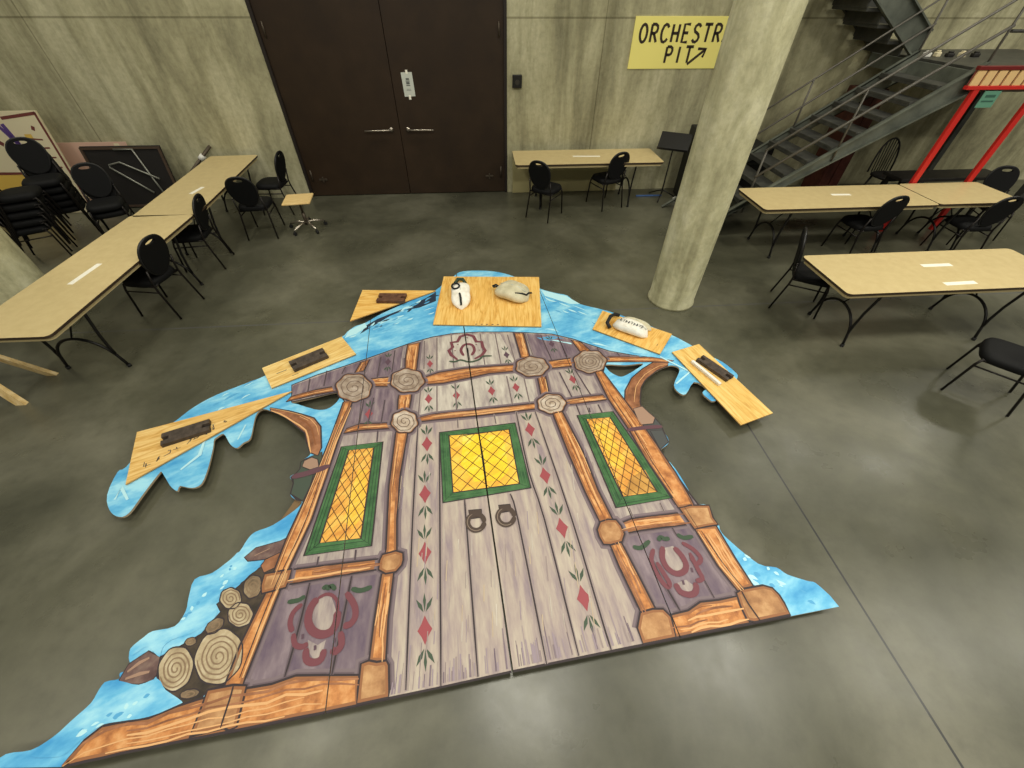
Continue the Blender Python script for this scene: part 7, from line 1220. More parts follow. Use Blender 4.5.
[5,'leaf_dk',.028,[[-1.122,.956],[-1.119,.961],[-1.114,.968],[-1.108,.972],[-1.101,.97],[-1.094,.964],[-1.087,.961],[-1.082,.965],[-1.078,.972],[-1.072,.974],[-1.061,.968],[-1.05,.957],[-1.041,.949]]],
[5,'leaf_dk',.03,[[-.941,.947],[-.925,.942],[-.902,.934],[-.879,.931],[-.855,.935],[-.831,.943],[-.813,.949]]],
[5,'maroon',.038,[[1.14,1.058],[1.131,1.039],[1.118,1.012],[1.11,.986],[1.109,.962],[1.112,.938],[1.119,.918],[1.131,.901],[1.146,.887],[1.162,.878],[1.18,.875],[1.2,.878],[1.217,.884],[1.232,.893],[1.244,.907],[1.252,.923],[1.254,.942],[1.251,.964],[1.246,.986],[1.236,1.008],[1.223,1.031],[1.214,1.047]]],
[5,'maroon',.03,[[1.071,1.047],[1.059,1.03],[1.044,1.006],[1.032,.981],[1.029,.958],[1.03,.934],[1.033,.91],[1.038,.885],[1.046,.861],[1.054,.839],[1.062,.822],[1.072,.807],[1.081,.799],[1.089,.801],[1.097,.809],[1.101,.821],[1.1,.836],[1.094,.854],[1.087,.876],[1.079,.904],[1.069,.935],[1.063,.958]]],
[5,'maroon',.03,[[1.28,1.074],[1.296,1.062],[1.319,1.045],[1.339,1.026],[1.354,1.004],[1.365,.98],[1.369,.96],[1.359,.944],[1.341,.931],[1.326,.928],[1.316,.939],[1.307,.96],[1.302,.976]]],
[5,'maroon',.03,[[1.307,1.002],[1.311,.97],[1.316,.925],[1.32,.888],[1.324,.864],[1.328,.846],[1.326,.833],[1.312,.826],[1.291,.823],[1.277,.822]]],
[5,'maroon',.038,[[1.14,.818],[1.141,.804],[1.144,.784],[1.151,.767],[1.166,.756],[1.185,.749],[1.204,.745],[1.221,.746],[1.238,.751],[1.251,.76],[1.261,.776],[1.267,.798],[1.271,.813]]],
[5,'motif_dk',.035,[[1.193,.833],[1.191,.806]]],
[5,'motif_dk',.035,[[1.28,.905],[1.277,.877]]],
[5,'leaf_dk',.03,[[.934,1.074],[.947,1.068],[.966,1.061],[.987,1.061],[1.013,1.073],[1.042,1.092],[1.062,1.105]]],
[5,'leaf_dk',.03,[[1.122,1.101],[1.128,1.108],[1.138,1.118],[1.147,1.123],[1.154,1.121],[1.161,1.115],[1.17,1.11],[1.182,1.109],[1.196,1.11],[1.206,1.11]]],
[5,'leaf_dk',.03,[[1.27,1.136],[1.278,1.127],[1.29,1.115],[1.306,1.107],[1.329,1.106],[1.356,1.11],[1.376,1.112]]],
[6.5,'timber_hi',.006,[[-1.983,2.559],[-1.877,2.527],[-1.774,2.493],[-1.671,2.451],[-1.58,2.398],[-1.508,2.316],[-1.466,2.218]]],
[6.5,'timber_hi',.013,[[-1.684,2.438],[-1.596,2.385]]],
[6.5,'grain',.013,[[-1.701,2.42],[-1.613,2.371],[-1.546,2.297],[-1.506,2.207],[-1.465,2.113]]],
[6.5,'timber_dark',.009,[[-1.709,2.412],[-1.626,2.361],[-1.557,2.291],[-1.524,2.202],[-1.487,2.113]]],
[6.5,'grain',.006,[[-1.723,2.397],[-1.651,2.341],[-1.573,2.283],[-1.54,2.198],[-1.499,2.112]]],
[6.5,'timber_hi',.013,[[-1.963,2.527],[-1.881,2.488],[-1.804,2.44],[-1.733,2.387],[-1.658,2.335],[-1.589,2.275],[-1.548,2.196],[-1.516,2.112],[-1.482,2.033]]],
[6.5,'grain',.009,[[1.72,2.897],[1.617,2.848],[1.522,2.777],[1.426,2.708],[1.356,2.613],[1.308,2.507],[1.267,2.396],[1.302,2.284]]],
[6.5,'grain',.009,[[1.622,2.833],[1.529,2.766],[1.443,2.692]]],
[6.5,'timber_dark',.013,[[1.724,2.859],[1.629,2.813],[1.539,2.751],[1.458,2.677],[1.395,2.589],[1.349,2.491]]],
[6.5,'timber_hi',.006,[[1.826,2.866],[1.726,2.847],[1.635,2.797],[1.547,2.738],[1.473,2.663],[1.409,2.58],[1.369,2.483],[1.332,2.384]]],
[6.5,'timber_dark',.006,[[1.824,2.862],[1.727,2.832],[1.638,2.788],[1.555,2.726],[1.48,2.656]]],
[6.5,'timber_dark',.006,[[1.644,2.769],[1.567,2.708],[1.496,2.64],[1.441,2.56],[1.408,2.468],[1.377,2.375]]],
[9,'strap',.05,[[-1.569,1.811],[-1.536,1.818],[-1.488,1.829],[-1.44,1.842],[-1.389,1.86],[-1.336,1.881],[-1.298,1.896]]],
[9,'strap',.04,[[1.177,2.07],[1.22,2.074],[1.281,2.081],[1.341,2.085],[1.399,2.086],[1.454,2.086],[1.493,2.085]]],
[2,'snow_hi',.03,[[1.787,2.987],[2.01,2.745],[1.809,2.591]]],
[2,'snow_hi',.03,[[-2.464,1.947],[-2.38,2.083],[-2.408,2.237]]],
[2,'snow_hi',.03,[[-2.823,1.714],[-2.832,1.815],[-2.727,1.707]]],
[2,'snow_hi',.03,[[-2.132,2.217],[-2.127,2.378]]]]
SEAMS=[[[-.958,.351],[-1.144,2.249]],[[.049,.445],[-.161,2.764]],[[1.058,.524],[.883,2.388]]]
PLY={'centre':[[-.506,4.714],[.73,4.614],[.625,3.565],[-.584,3.689]],'left_low':[[-3.005,2.352],[-2.492,2.527],[-1.84,2.75],[-2.804,1.832]],'left_mid':[[-2.232,3.095],[-1.554,3.543],[-1.345,3.242],[-2.045,2.804]],'left_top':[[-1.497,4.462],[-.588,4.384],[-1.521,3.822]],'right_mid':[[1.378,3.816],[2.035,3.328],[1.791,3.012],[1.184,3.479]],'right_low':[[2.261,3.14],[2.534,2.152],[2.18,2.041],[1.927,3.034]]}
WEIGHTS={'left_low':[-2.564,2.295,.398,.352,.134],'left_mid':[-1.79,3.164,.598,.343,.156],'left_top':[-1.104,4.222,-.09,.33,.168],'right_low':[2.247,2.743,.501,.106,.359]}


# ------------------------------------------------------------------ the setting
WY = 7.866
bm = bmesh.new(); box(bm, -11, 13, -5, WY+.3, -.2, 0); tag(obj('floor', bm, 'polished_concrete'), kind='structure')
bm = bmesh.new(); box(bm, -11, -3.05, WY, WY+.3, 0, 7); box(bm, .545, 13, WY, WY+.3, 0, 7); box(bm, -3.05, .545, WY, WY+.3, 3.6, 7); tag(obj('wall_back', bm, 'wall_concrete'), kind='structure')
# round concrete columns
for (cx, cy, r, nm) in ((2.345, 4.15, .266, 'right'), (-4.99, 4.155, .266, 'left')):
    bm = bmesh.new()
    loft(bm, [[(r*k*math.cos(2*PI*i/48), r*k*math.sin(2*PI*i/48), z) for i in range(48)] for z, k in ((0,1.05),(.03,1.045),(.06,1.0),(.5,1),(1,1),(2,1),(3,1),(5,1),(6.9,1))])
    tag(obj('concrete_column', bm, 'column_concrete', loc=(cx,cy,0)), {'right': 'round concrete column standing on the floor in front of the yellow sign', 'left': 'round concrete column beside the long left tables, mostly out of frame'}[nm], 'column', kind='structure')
# the brown double door
xm = -1.255
for n, (x0, x1, s) in enumerate(((-3.0, xm-.004, -1), (xm+.004, .5, 1)), 1):
    bm = bmesh.new(); bbox(bm, x0, x1, WY+.02, WY+.075, .012, 3.5, .004)
    d = tag(obj('door_%d' % n, bm, 'door_brown'), kind='structure')
    bm = bmesh.new()
    hx = xm + s*.14
    tube(bm, [(hx,WY+.02,1.045),(hx,WY-.005,1.045)], .03, 14); tube(bm, [(hx,WY-.005,1.045),(hx,WY-.05,1.045)], .011, 8)
    tube(bm, [(hx-s*.005,WY-.05,1.045),(hx+s*.2,WY-.05,1.043),(hx+s*.43,WY-.05,1.04)], .011, 8)
    obj('door_handle', bm, 'chrome', d, True)
    for hz in (.35, 2.3):
        bm = bmesh.new(); px = -2.93 if s < 0 else .43
        tube(bm, [(px,WY+.008,hz-.09),(px,WY+.008,hz+.09)], .012, 8); obj('door_hinge', bm, 'dull_steel', d)
    bm = bmesh.new(); kx = -2.75 if s < 0 else .22
    bbox(bm, kx-.07, kx+.07, WY+.004, WY+.022, .27, .30, .003); bbox(bm, kx-.012, kx+.012, WY-.004, WY+.022, .24, .33, .003); obj('door_latch', bm, 'dull_steel', d)
bm = bmesh.new(); box(bm, -3.05, -3.0, WY-.012, WY+.1, 0, 3.6); box(bm, .5, .545, WY-.012, WY+.1, 0, 3.6); box(bm, -3.05, .545, WY+.08, WY+.12, 0, 3.6); box(bm, -3.0,.5,WY-.012,WY+.1,3.5,3.6)
tag(obj('door_frame', bm, 'door_dark'), kind='structure')
# notice taped to the right door leaf
t = thing('paper_notice', 'white printed paper notice taped to the brown double door', 'notice', (-1.01, WY+.019, 1.65))
def vsheet(bm, x0, x1, z0, z1, y, th=.001, tilt=0, mi=0):
    box(bm, x0, x1, y-th, y, z0, z1, Matrix.Rotation(tilt,4,'Y'), mi)
bm = bmesh.new(); vsheet(bm, -.085, .085, -.155, .155, 0, .0015, -.03); obj('sheet', bm, 'paper_grey', t)
bm = bmesh.new(); vsheet(bm, -.017, .017, .135, .185, -.002); obj('tape', bm, 'paper', t); bm = bmesh.new(); vsheet(bm, -.018, .018, -.195, -.135, -.002); obj('tape', bm, 'paper', t)
bm = bmesh.new()
for z, w, h in ((.07,.05,.022),(.045,.06,.012),(.018,.052,.03),(-.012,.06,.012)): vsheet(bm, -w/2, w/2, z-h/2, z+h/2, -.002)
for z in (-.06,-.075): vsheet(bm, -.035, .035, z-.002, z+.002, -.002)
obj('printing', bm, 'paper_ink', t)
# black wall switch
t = thing('wall_switch', 'small black square switch box on the wall right of the brown door', 'switch', (.705, WY, 1.685))
bm = bmesh.new(); bbox(bm, -.075, .075, -.05, 0, -.085, .085, .008); obj('housing', bm, 'switch_black', t)
bm = bmesh.new(); tube(bm, [(0,-.05,-.01),(0,-.062,-.01)], .035, 16); obj('dial', bm, 'switch_grey', t)

# ------------------------------------------------------------------ hand lettered yellow sign
GL = {'O': [[(.5+.42*math.cos(a*PI/10), .5+.5*math.sin(a*PI/10)) for a in range(21)]],
      'R': [[(.12,0),(.12,1)],[(.12,1),(.55,1),(.8,.9),(.85,.75),(.78,.6),(.55,.5),(.12,.5)],[(.45,.5),(.88,0)]],
      'C': [[(.88,.82),(.7,.97),(.48,1),(.25,.9),(.1,.65),(.08,.45),(.15,.2),(.32,.03),(.55,0),(.78,.08),(.9,.2)]],
      'H': [[(.12,0),(.12,1)],[(.86,0),(.86,1)],[(.12,.5),(.86,.5)]],
      'E': [[(.85,1),(.15,1),(.15,0),(.85,0)],[(.15,.52),(.75,.52)]],
      'S': [[(.85,.85),(.68,.98),(.45,1),(.22,.9),(.15,.74),(.25,.6),(.5,.52),(.75,.42),(.87,.26),(.78,.1),(.55,0),(.3,.02),(.1,.15)]],
      'T': [[(.03,1),(.97,1)],[(.5,1),(.5,0)]], 'A': [[(.03,0),(.5,1),(.97,0)],[(.2,.35),(.8,.35)]],
      'P': [[(.15,0),(.15,1)],[(.15,1),(.6,1),(.83,.9),(.87,.74),(.8,.58),(.6,.5),(.15,.5)]], 'I': [[(.5,0),(.5,1)]]}
SGM = Matrix(((1,0,0,0),(0,0,-1,0),(0,1,0,0),(0,0,0,1)))     # floor-plan drawing stood upright
t = thing('orchestra_pit_sign', 'yellow board lettered ORCHESTRA PIT with an arrow, on the concrete wall', 'sign', (2.46, WY, 1.83))
bm = bmesh.new(); bbox(bm, 0, 1.68, -.014, 0, 0, .62, .003); obj('board', bm, 'sign_yellow', t)
bm = bmesh.new()
def word(bm, s, x, z, adv, w, h, sw):
    for i, ch in enumerate(s):
        for st in GL[ch]: ribbon(bm, [(x+i*adv+p[0]*w, z+p[1]*h) for p in st], sw, 0, 0, taper=False)
word(bm, 'ORCHESTRA', .095, .325, .1655, .125, .205, .036); word(bm, 'PIT', .555, .075, .16, .125, .195, .036)
ribbon(bm, [(.95,.055),(1.19,.235)], .036, 0, 0, taper=False); ribbon(bm, [(1.07,.245),(1.20,.242),(1.17,.14)], .036, 0, 0, taper=False)
bmesh.ops.transform(bm, matrix=Matrix.Translation((0,-.016,0)) @ SGM, verts=bm.verts)
obj('lettering', bm, 'sign_ink', t)

# ------------------------------------------------------------------ the painted flat
ROOT = thing('painted_stage_flat', 'large painted cottage front with double doors and blue snowy roof, lying on the floor', 'scenery', (0,.43,0))
oy = .43
art_mats = ['snow','raw_edge','under'] + sorted({p[1] for p in POLYS} | {s[1] for s in STROKES} | {'line','shade','shade_lt','timber_mid'})
IDX = {m: i for i, m in enumerate(art_mats)}
def sh(p): return [(q[0], q[1]-oy) for q in p]
ZT = .085
OUTL = [Vector((q[0],q[1]-oy)) for q in POLYS[0][2]]      # the painted facade
def on_flat(p):
    c = False; n = len(OUTL)
    for i in range(n):
        a, b = OUTL[i], OUTL[i-1]
        if (a.y > p.y) != (b.y > p.y) and p.x < (b.x-a.x)*(p.y-a.y)/(b.y-a.y)+a.x: c = not c
    return c
def rim(bm, pts, w, z, mi):
    """a band of paint along the inside (w > 0) or outside (w < 0) of a painted shape"""
    P = [Vector(p) for p in pts]; n = len(P)
    if sum(P[i].cross(P[(i+1)%n]) for i in range(n)) < 0: P.reverse()
    Q = []
    for i in range(n):
        e1 = (P[i]-P[i-1]); e2 = (P[(i+1)%n]-P[i])
        if e1.length < 1e-6: e1 = e2
        if e2.length < 1e-6: e2 = e1
        n1 = Vector((-e1.y,e1.x)).normalized(); n2 = Vector((-e2.y,e2.x)).normalized(); nn = n1+n2
        nn = nn.normalized() if nn.length > 1e-3 else n1
        Q.append(P[i]+nn*w*min(1.5, 1/max(.5, nn.dot(n1))))
    for i in range(n):
        j = (i+1)%n
        if w < 0 and not (on_flat(Q[i]) and on_flat(Q[j])): continue
        try: bm.faces.new([bm.verts.new((p.x,p.y,z)) for p in (P[i],P[j],Q[j],Q[i])]).material_index = mi
        except ValueError: pass
bm0 = bmesh.new()
prism(bm0, sh(OUT), ZT-.018, ZT, [sh(h) for h in HOLES], IDX['snow'], IDX['raw_edge'], IDX['under'])
cnt = 0
for l, m, pts, o in sorted(POLYS, key=lambda p: p[0]):
    cnt += 1; z = ZT + .0004 + l*.00032 + cnt*4e-6
    paint(bm0, sh(pts), z, IDX[m])
    if o:
        if m in ('timber','block','hub','hub_pale') and l > 4:      # airbrushed dark edges of the painted timbers
            rim(bm0, sh(pts), -.030, ZT + .0004 + 3.1*.00032 + cnt*4e-6, IDX['shade_lt']); rim(bm0, sh(pts), -.014, ZT + .0004 + 3.3*.00032 + cnt*4e-6, IDX['shade'])
            rim(bm0, sh(pts), .020 if m in ('timber','block') else .012, z + .00010, IDX['timber_mid'])
        ribbon(bm0, sh(pts), o, z + .00016, IDX['line'], closed=True)
for l, m, w, pts in STROKES:
    cnt += 1; ribbon(bm0, sh(pts), w, ZT + .0004 + l*.00032 + .00012 + cnt*2e-7*20, IDX[m])
cuts = []
for a, b in SEAMS:
    a, b = Vector((a[0],a[1]-oy,0)), Vector((b[0],b[1]-oy,0)); d = (b-a).normalized(); cuts.append((a, Vector((d.y,-d.x,0))))   # normal points right
GAP = .0035
for k in range(4):
    bm = bm0.copy()
    if k > 0:
        p, n = cuts[k-1]; bmesh.ops.bisect_plane(bm, geom=bm.verts[:]+bm.edges[:]+bm.faces[:], plane_co=p+n*(GAP*1.7 if k == 2 else GAP*.9), plane_no=n, clear_inner=True)
    if k < 3:
        p, n = cuts[k]; bmesh.ops.bisect_plane(bm, geom=bm.verts[:]+bm.edges[:]+bm.faces[:], plane_co=p-n*(GAP*1.7 if k == 1 else GAP*.9), plane_no=n, clear_outer=True)
    obj('flat_panel', bm, art_mats, ROOT)
bm0.free()
# battens the panels stand on
def batten(x0, y0, x1, y1, w=.06):
    a, b = Vector((x0,y0-oy)), Vector((x1,y1-oy)); L = (b-a).length
    bm = bmesh.new(); bbox(bm, 0, L, -w/2, w/2, 0, ZT-.0185, .003, Tm(a.x,a.y,0,math.atan2(b.y-a.y,b.x-a.x))); obj('batten', bm, 'under', ROOT)
for q in [(-2.0,.31,-1.02,.43),(-.94,.44,0,.54),(.1,.55,1.02,.6),(1.12,.61,1.95,.68),(-1.15,2.2,-.3,2.3),(-.1,2.32,.8,2.3),(-1.2,3.3,-.3,3.5),(0,3.6,1.1,3.4),(-.15,3.8,.5,4.5),(-1.7,1.0,-1.25,2.2),(1.55,1.1,1.1,2.4),(-2.5,2.35,-1.6,3.0),(1.75,2.95,1.3,3.4)]: batten(*q)

# plywood offcuts and what weighs them down
def ply(key, label, mat, marks=None):
    pts = PLY[key]; cx = sum(p[0] for p in pts)/len(pts); cy = sum(p[1] for p in pts)/len(pts)
    loc = [(p[0]-cx,p[1]-cy) for p in pts]
    a = sum(loc[i][0]*loc[(i+1)%len(loc)][1]-loc[(i+1)%len(loc)][0]*loc[i][1] for i in range(len(loc)))
    if a < 0: loc.reverse()
    t = thing('plywood_board', label, 'plywood board', (cx,cy,.0925), 0, 'plywood boards on the painted flat')
    bm = bmesh.new(); prism(bm, loc, 0, .012, (), 0, 1); obj('sheet', bm, [mat,'ply_edge'], t)
    if marks:
        bm = bmesh.new()
        for st, w in marks: ribbon(bm, [(x-cx,y-cy) for x,y in st], w, .0124, 0)
        obj('pen_marks', bm, 'ink', t)
    return t
c = PLY['centre']; dots = []
for i in range(5):
    u = .40+.05*i; x = c[3][0]+(c[2][0]-c[3][0])*u; y = c[3][1]+(c[2][1]-c[3][1])*u+.02; dots.append(([(x-.012,y),(x+.012,y)], .03))
ply('centre', 'largest plywood board, under two stuffed sandbags at the top of the painted roof', 'ply_up', dots)
r2 = random.Random(3); c = PLY['left_low']; sc = []
for i in range(9):
    u = .10+.055*i; x = c[3][0]+(c[2][0]-c[3][0])*u - .035; y = c[3][1]+(c[2][1]-c[3][1])*u + .085
    for j in range(2):
        sc.append(([(x+r2.uniform(-.03,.03), y+r2.uniform(-.035,.035)) for _ in range(3)], .009))
ply('left_low', 'long tapering plywood board with pen scrawl over the far left of the painted snow', 'ply_low', sc)
ply('left_mid', 'rectangular plywood board on the left roof slope above the painted eaves', 'ply_mid', [([(-2.06,3.0),(-1.98,3.05)],.02),([(-1.9,2.96),(-1.85,2.99)],.015)])
ply('left_top', 'triangular plywood board overhanging the roof edge left of the sandbags', 'ply_tri')
ply('right_mid', 'plywood board holding a white lettered sandbag near the concrete column', 'ply_cross', [([(1.80,3.14),(1.82,3.17)],.012)])
ply('right_low', 'plywood board jutting past the right eave onto the bare floor', 'ply_right')
def stage_weight(key, label, mat='iron', th=.036):
    x, y, a, L, w = WEIGHTS[key]
    if w > L: L, w = w, L; a += PI/2
    t = thing('stage_weight', label, 'stage weight', (x,y,.105), a, 'iron stage weights on the plywood')
    h, k, nw, nd = L/2, w/2, .019, .055
    out = [(-h,-k),(h,-k),(h,-nw),(h-nd,-nw),(h-nd,nw),(h,nw),(h,k),(-h,k),(-h,nw),(-h+nd,nw),(-h+nd,-nw),(-h,-nw)]
    bm = bmesh.new(); prism(bm, out, 0, th, (), 0); obj('casting', bm, mat, t)
    for s in (1,-1):
        bm = bmesh.new(); box(bm, min(s*(h-nd),s*(h-.004)), max(s*(h-nd),s*(h-.004)), -nw+.001, nw-.001, 0, th*.35); obj('slot_web', bm, 'iron_dark', t)
stage_weight('left_low', 'dark iron stage weight with slotted ends on the long tapering plywood')
stage_weight('left_mid', 'dark iron stage weight lying on the rectangular plywood of the left roof slope')
stage_weight('left_top', 'brown iron stage weight on the triangular plywood', 'rust_iron')
stage_weight('right_low', 'black iron stage weight beside a white strip on the right-hand plywood')
a = math.atan2(2.54-2.86, 2.22-2.09); bm = bmesh.new(); bbox(bm, -.185, .185, -.016, .016, 0, .03, .004)
o = obj('white_strip', bm, 'white_plastic', loc=(2.135,2.69,.1055)); o.rotation_euler = (0,0,a); tag(o, 'narrow white strip lying along the black weight on the right-hand plywood', 'strip')

def sandbag(name, label, x, y, rz, L, w, h, mat):
    t = thing(name, label, 'sandbag', (x,y,.105), rz, 'sandbags on the plywood')
    bm = bmesh.new(); loops = []
    n = 17
    for i in range(n):
        u = -1+2*i/(n-1); s = max(.12, (1-abs(u)**3.2)**.5); hh = h*(1-abs(u)**2.6)**.6+.012
        wob = 1+.04*math.sin(5*u+L*9)
        loops.append([(u*L/2, w/2*s*wob*math.copysign(abs(math.cos(q))**.8, math.cos(q)), hh/2*(1+math.copysign(abs(math.sin(q))**.8, math.sin(q)))) for q in [2*PI*k/24 for k in range(24)]])
    loft(bm, loops); bmesh.ops.recalc_face_normals(bm, faces=bm.faces); obj('bag', bm, mat, t)
    bm = bmesh.new(); tube(bm, [(-L/2+.02,0,h*.42),(0,0,h+.02),(L/2-.02,0,h*.42)], .003, 6); tube(bm, [(-L*.42,.012,h*.78),(-L*.2,.012,h+.006),(L*.2,.012,h+.006),(L*.42,.012,h*.78)], .0035, 6); obj('seam', bm, 'paper_grey', t)
    return t
# upright white bag
t = sandbag('sandbag', 'white sandbag with a black loop and green strap, left one on the centre plywood', -.275, 4.21, PI/2+.03, .52, .23, .11, 'canvas_white')
bm = bmesh.new(); tube(bm, [(.06+.06*math.cos(q*PI/9), .055+.045*math.sin(q*PI/9), .125) for q in range(18)], .011, 8, closed=True); obj('strap_loop', bm, 'web_black', t); bm = bmesh.new(); tube(bm, [(-.25,.0,.06),(-.17,.0,.112),(-.1,.01,.122)], .012, 8); obj('black_strap', bm, 'web_black', t)
bm = bmesh.new(); tube(bm, [(.27,-.06,.03),(.33,-.03,.05),(.34,.03,.05),(.27,.07,.03)], .022, 8); obj('green_strap', bm, 'web_green', t)
# fat tan bag
t = sandbag('sandbag', 'plump tan sandbag tied with black, lying slantwise right on the centre plywood', .345, 4.2, -.62, .44, .33, .14, 'canvas_tan')
bm = bmesh.new(); tube(bm, [(-.19,0,.07),(-.25,.03,.06),(-.28,.0,.05),(-.25,-.03,.06),(-.19,0,.07)], .011, 8); obj('tie', bm, 'web_black', t)
bm = bmesh.new(); tube(bm, [(.1,-.1,.125),(.17,-.04,.11),(.2,.0,.08),(.2,.06,.075),(.21,.11,.05)], .011, 8); obj('black_strap', bm, 'web_black', t)
# white lettered bag
t = sandbag('sandbag', 'white lettered sandbag with a black handle on the plywood near the column', 1.585, 3.41, -.65, .4, .19, .11, 'canvas_white')
bm = bmesh.new(); tube(bm, [(-.2,-.09,.02),(-.25,-.06,.05),(-.26,.05,.07),(-.24,.14,.05),(-.2,.17,.03)], .02, 8); obj('black_strap', bm, 'web_black', t)
bm = bmesh.new()
for i in range(9):
    x = -.12+.03*i
    for st in ([(0,-.022),(0,.022)],[(0,.02),(.014,.0),(.002,-.02)]) if i % 3 != 1 else ([(0,.02),(.007,-.02),(.014,.02)],): ribbon(bm, [(x+p[0],p[1]-.02) for p in st], .007, .1235, 0, taper=False)
obj('lettering', bm, 'ink', t)
t = sandbag('sandbag', 'cream sandbag half hidden behind the white lettered one', 1.675, 3.5, -.62, .36, .11, .07, 'canvas_tan')

# ------------------------------------------------------------------ folding tables
def make_table(label, x, y, rz, L=2.44, W=.762, H=.735):
    t = thing('folding_table', label, 'table', (x,y,0), rz, 'folding tables round the room')
    bm = bmesh.new(); o = sup(L/2, W/2, 40, 64)
    r = .05; o = []
    for cx, cy, a0 in ((L/2-r,W/2-r,0),(-L/2+r,W/2-r,PI/2),(-L/2+r,-W/2+r,PI),(L/2-r,-W/2+r,1.5*PI)):
        for k in range(7): o.append((cx+r*math.cos(a0+k*PI/12), cy+r*math.sin(a0+k*PI/12)))
    s = lambda k: [(p[0]*(1-k/L*2), p[1]*(1-k/W*2)) for p in o]
    prism(bm, o, H-.024, H, (), 0, 1); obj('tabletop', bm, ['table_laminate','table_edge'], t)
    bm = bmesh.new(); prism(bm, s(.02), H-.06, H-.0245, [s(.045)], 0); obj('apron', bm, 'table_trim', t)
    bm = bmesh.new(); prism(bm, s(.046), H-.032, H-.0245, (), 0); obj('underside', bm, 'table_under', t)
    for sx in (-1, 1):
        bm = bmesh.new(); lx = sx*(L/2-.44)
        tube(bm, [(lx, .30*math.cos(a*PI/16)*(1 if a in (0,16) else .95), .012+.36*math.sin(a*PI/16)**.85) for a in range(17)], .0135, 8)
        for s2 in (1,-1): tube(bm, [(lx,s2*.268,.17),(lx,s2*.266,.26),(lx,s2*.278,.42),(lx,s2*.31,.60),(lx,s2*.325,H-.034)], .0135, 8)
        tube(bm, [(lx,-.34,H-.045),(lx,.34,H-.045)], .011, 8); tube(bm, [(lx,0,.372),(lx-sx*.28,0,H-.05),(lx-sx*.45,0,H-.036)], .008, 6)
        lg = obj('leg_frame', bm, 'black_steel', t)
        for s2 in (1,-1):
            bm = bmesh.new(); tube(bm, [(lx,s2*.30,0),(lx,s2*.298,.03)], .019, 10); obj('foot_cap', bm, 'rubber', lg)
    return t
make_table('tan folding table nearest the camera in the left row, pine trestle at its end', -3.967, 4.127, 1.555)
make_table('tan folding table of the left row that runs up to the back wall', -3.972, 6.535, 1.614, L=2.42)
make_table('tan folding table against the back wall beside the brown door', 1.838, 7.335, 0)
make_table('tan folding table standing alone at right, in front of the long pair', 4.684, 3.406, 0)
make_table('long tan folding table of the right pair, nearest the column and stairs', 4.926, 5.377, 0)
make_table('shorter tan folding table butted to the long one, under the red frame', 6.79, 5.395, 0, L=1.25)
def slip(label, x, y, rz, L=.3, W=.055, z=.7352):
    bm = bmesh.new(); bbox(bm, -L/2, L/2, -W/2, W/2, 0, .0015, .0004); o = obj('paper_slip', bm, 'paper', loc=(x,y,z)); o.rotation_euler = (0,0,rz)
    tag(o, label, 'paper slip', 'paper slips taped to the tables')
slip('white paper slip on the near left table', -3.965, 3.93, 1.49, .4); slip('white paper slip on the left table by the back wall', -3.905, 6.17, 1.37, .26)
slip('white paper slip on the table against the back wall', 1.845, 7.34, -.06, .46); slip('white paper slip on the long table by the stairs', 5.04, 5.43, -.05, .27)
slip('white paper slip farther from the front edge of the lone right table', 4.765, 3.49, 0, .33); slip('white paper slip at the front edge of the lone right table', 4.71, 3.14, .03, .34)

# ------------------------------------------------------------------ banquet chairs
def make_chair(label, loc, rz, group=None):
    t = thing('banquet_chair', label, 'chair', loc, rz, group)
    bm = bmesh.new()
    loft(bm, [[(p[0],p[1],z) for p in sup(.215*k,.21*k,3.6,36)] for z, k in ((.405,.9),(.41,.96),(.425,1),(.455,1),(.476,.95),(.487,.82),(.49,.5))]); obj('seat', bm, 'vinyl', t)
    # backrest: rounded pad with a hand hole
    def bp(u, v, off=0):       # u across, v up the back, leaning
        y = -.2 - .09*(v-.0)/.46; return (u, y-off, .495+v*.9)
    out = []
    for k in range(40):
        a = 2*PI*k/40; w = .18 + .025*math.sin(a); out.append((w*math.copysign(abs(math.cos(a))**.85, math.cos(a)), .225+.225*math.sin(a)))
    hole = [(.07*math.cos(-2*PI*k/20), .398+.024*math.sin(-2*PI*k/20)) for k in range(20)]
    bm = bmesh.new(); prism(bm, out, 0, .036, [hole], 0)
    for v in bm.verts:
        x, y, z = v.co; k = 1 if z < .018 else 1; v.co = Vector(bp(x, y, z-.018))
    bmesh.ops.recalc_face_normals(bm, faces=bm.faces)
    bk = obj('backrest', bm, 'vinyl', t)
    bm = bmesh.new(); tube(bm, [bp(p[0]*1.02, .225+(p[1]-.225)*1.02, 0) for p in out], .0125, 8, closed=True)
    obj('back_frame', bm, 'vinyl_edge', bk)
    for s in (1,-1):
        bm = bmesh.new(); tube(bm, [(s*.185,.165,.43),(s*.192,.185,.36),(s*.205,.215,.01)], .0115, 8); obj('leg', bm, 'chair_steel', t)
        bm = bmesh.new(); tube(bm, [bp(s*.185,.13,.004),(s*.19,-.2,.44),(s*.192,-.205,.36),(s*.21,-.275,.01)], .0115, 8); obj('leg', bm, 'chair_steel', t)
    bm = bmesh.new(); tube(bm, [(.19,.165,.415),(-.19,.165,.415),(-.19,-.19,.415),(.19,-.19,.415)], .01, 6, closed=True); obj('seat_frame', bm, 'chair_steel', t)
    for s in (1,-1):
        bm = bmesh.new(); tube(bm, [(s*.193,.19,.345),(s*.195,-.212,.345)], .008, 6); obj('stretcher', bm, 'chair_steel', t)
    return t
az = lambda d: -math.radians(d)          # heading: degrees clockwise from the back wall
c0 = make_chair('black oval-back chair tucked under the near left table', (-3.78,4.39,0), az(-80))
G1 = 'black banquet chairs set at the tables'; c0['group'] = G1
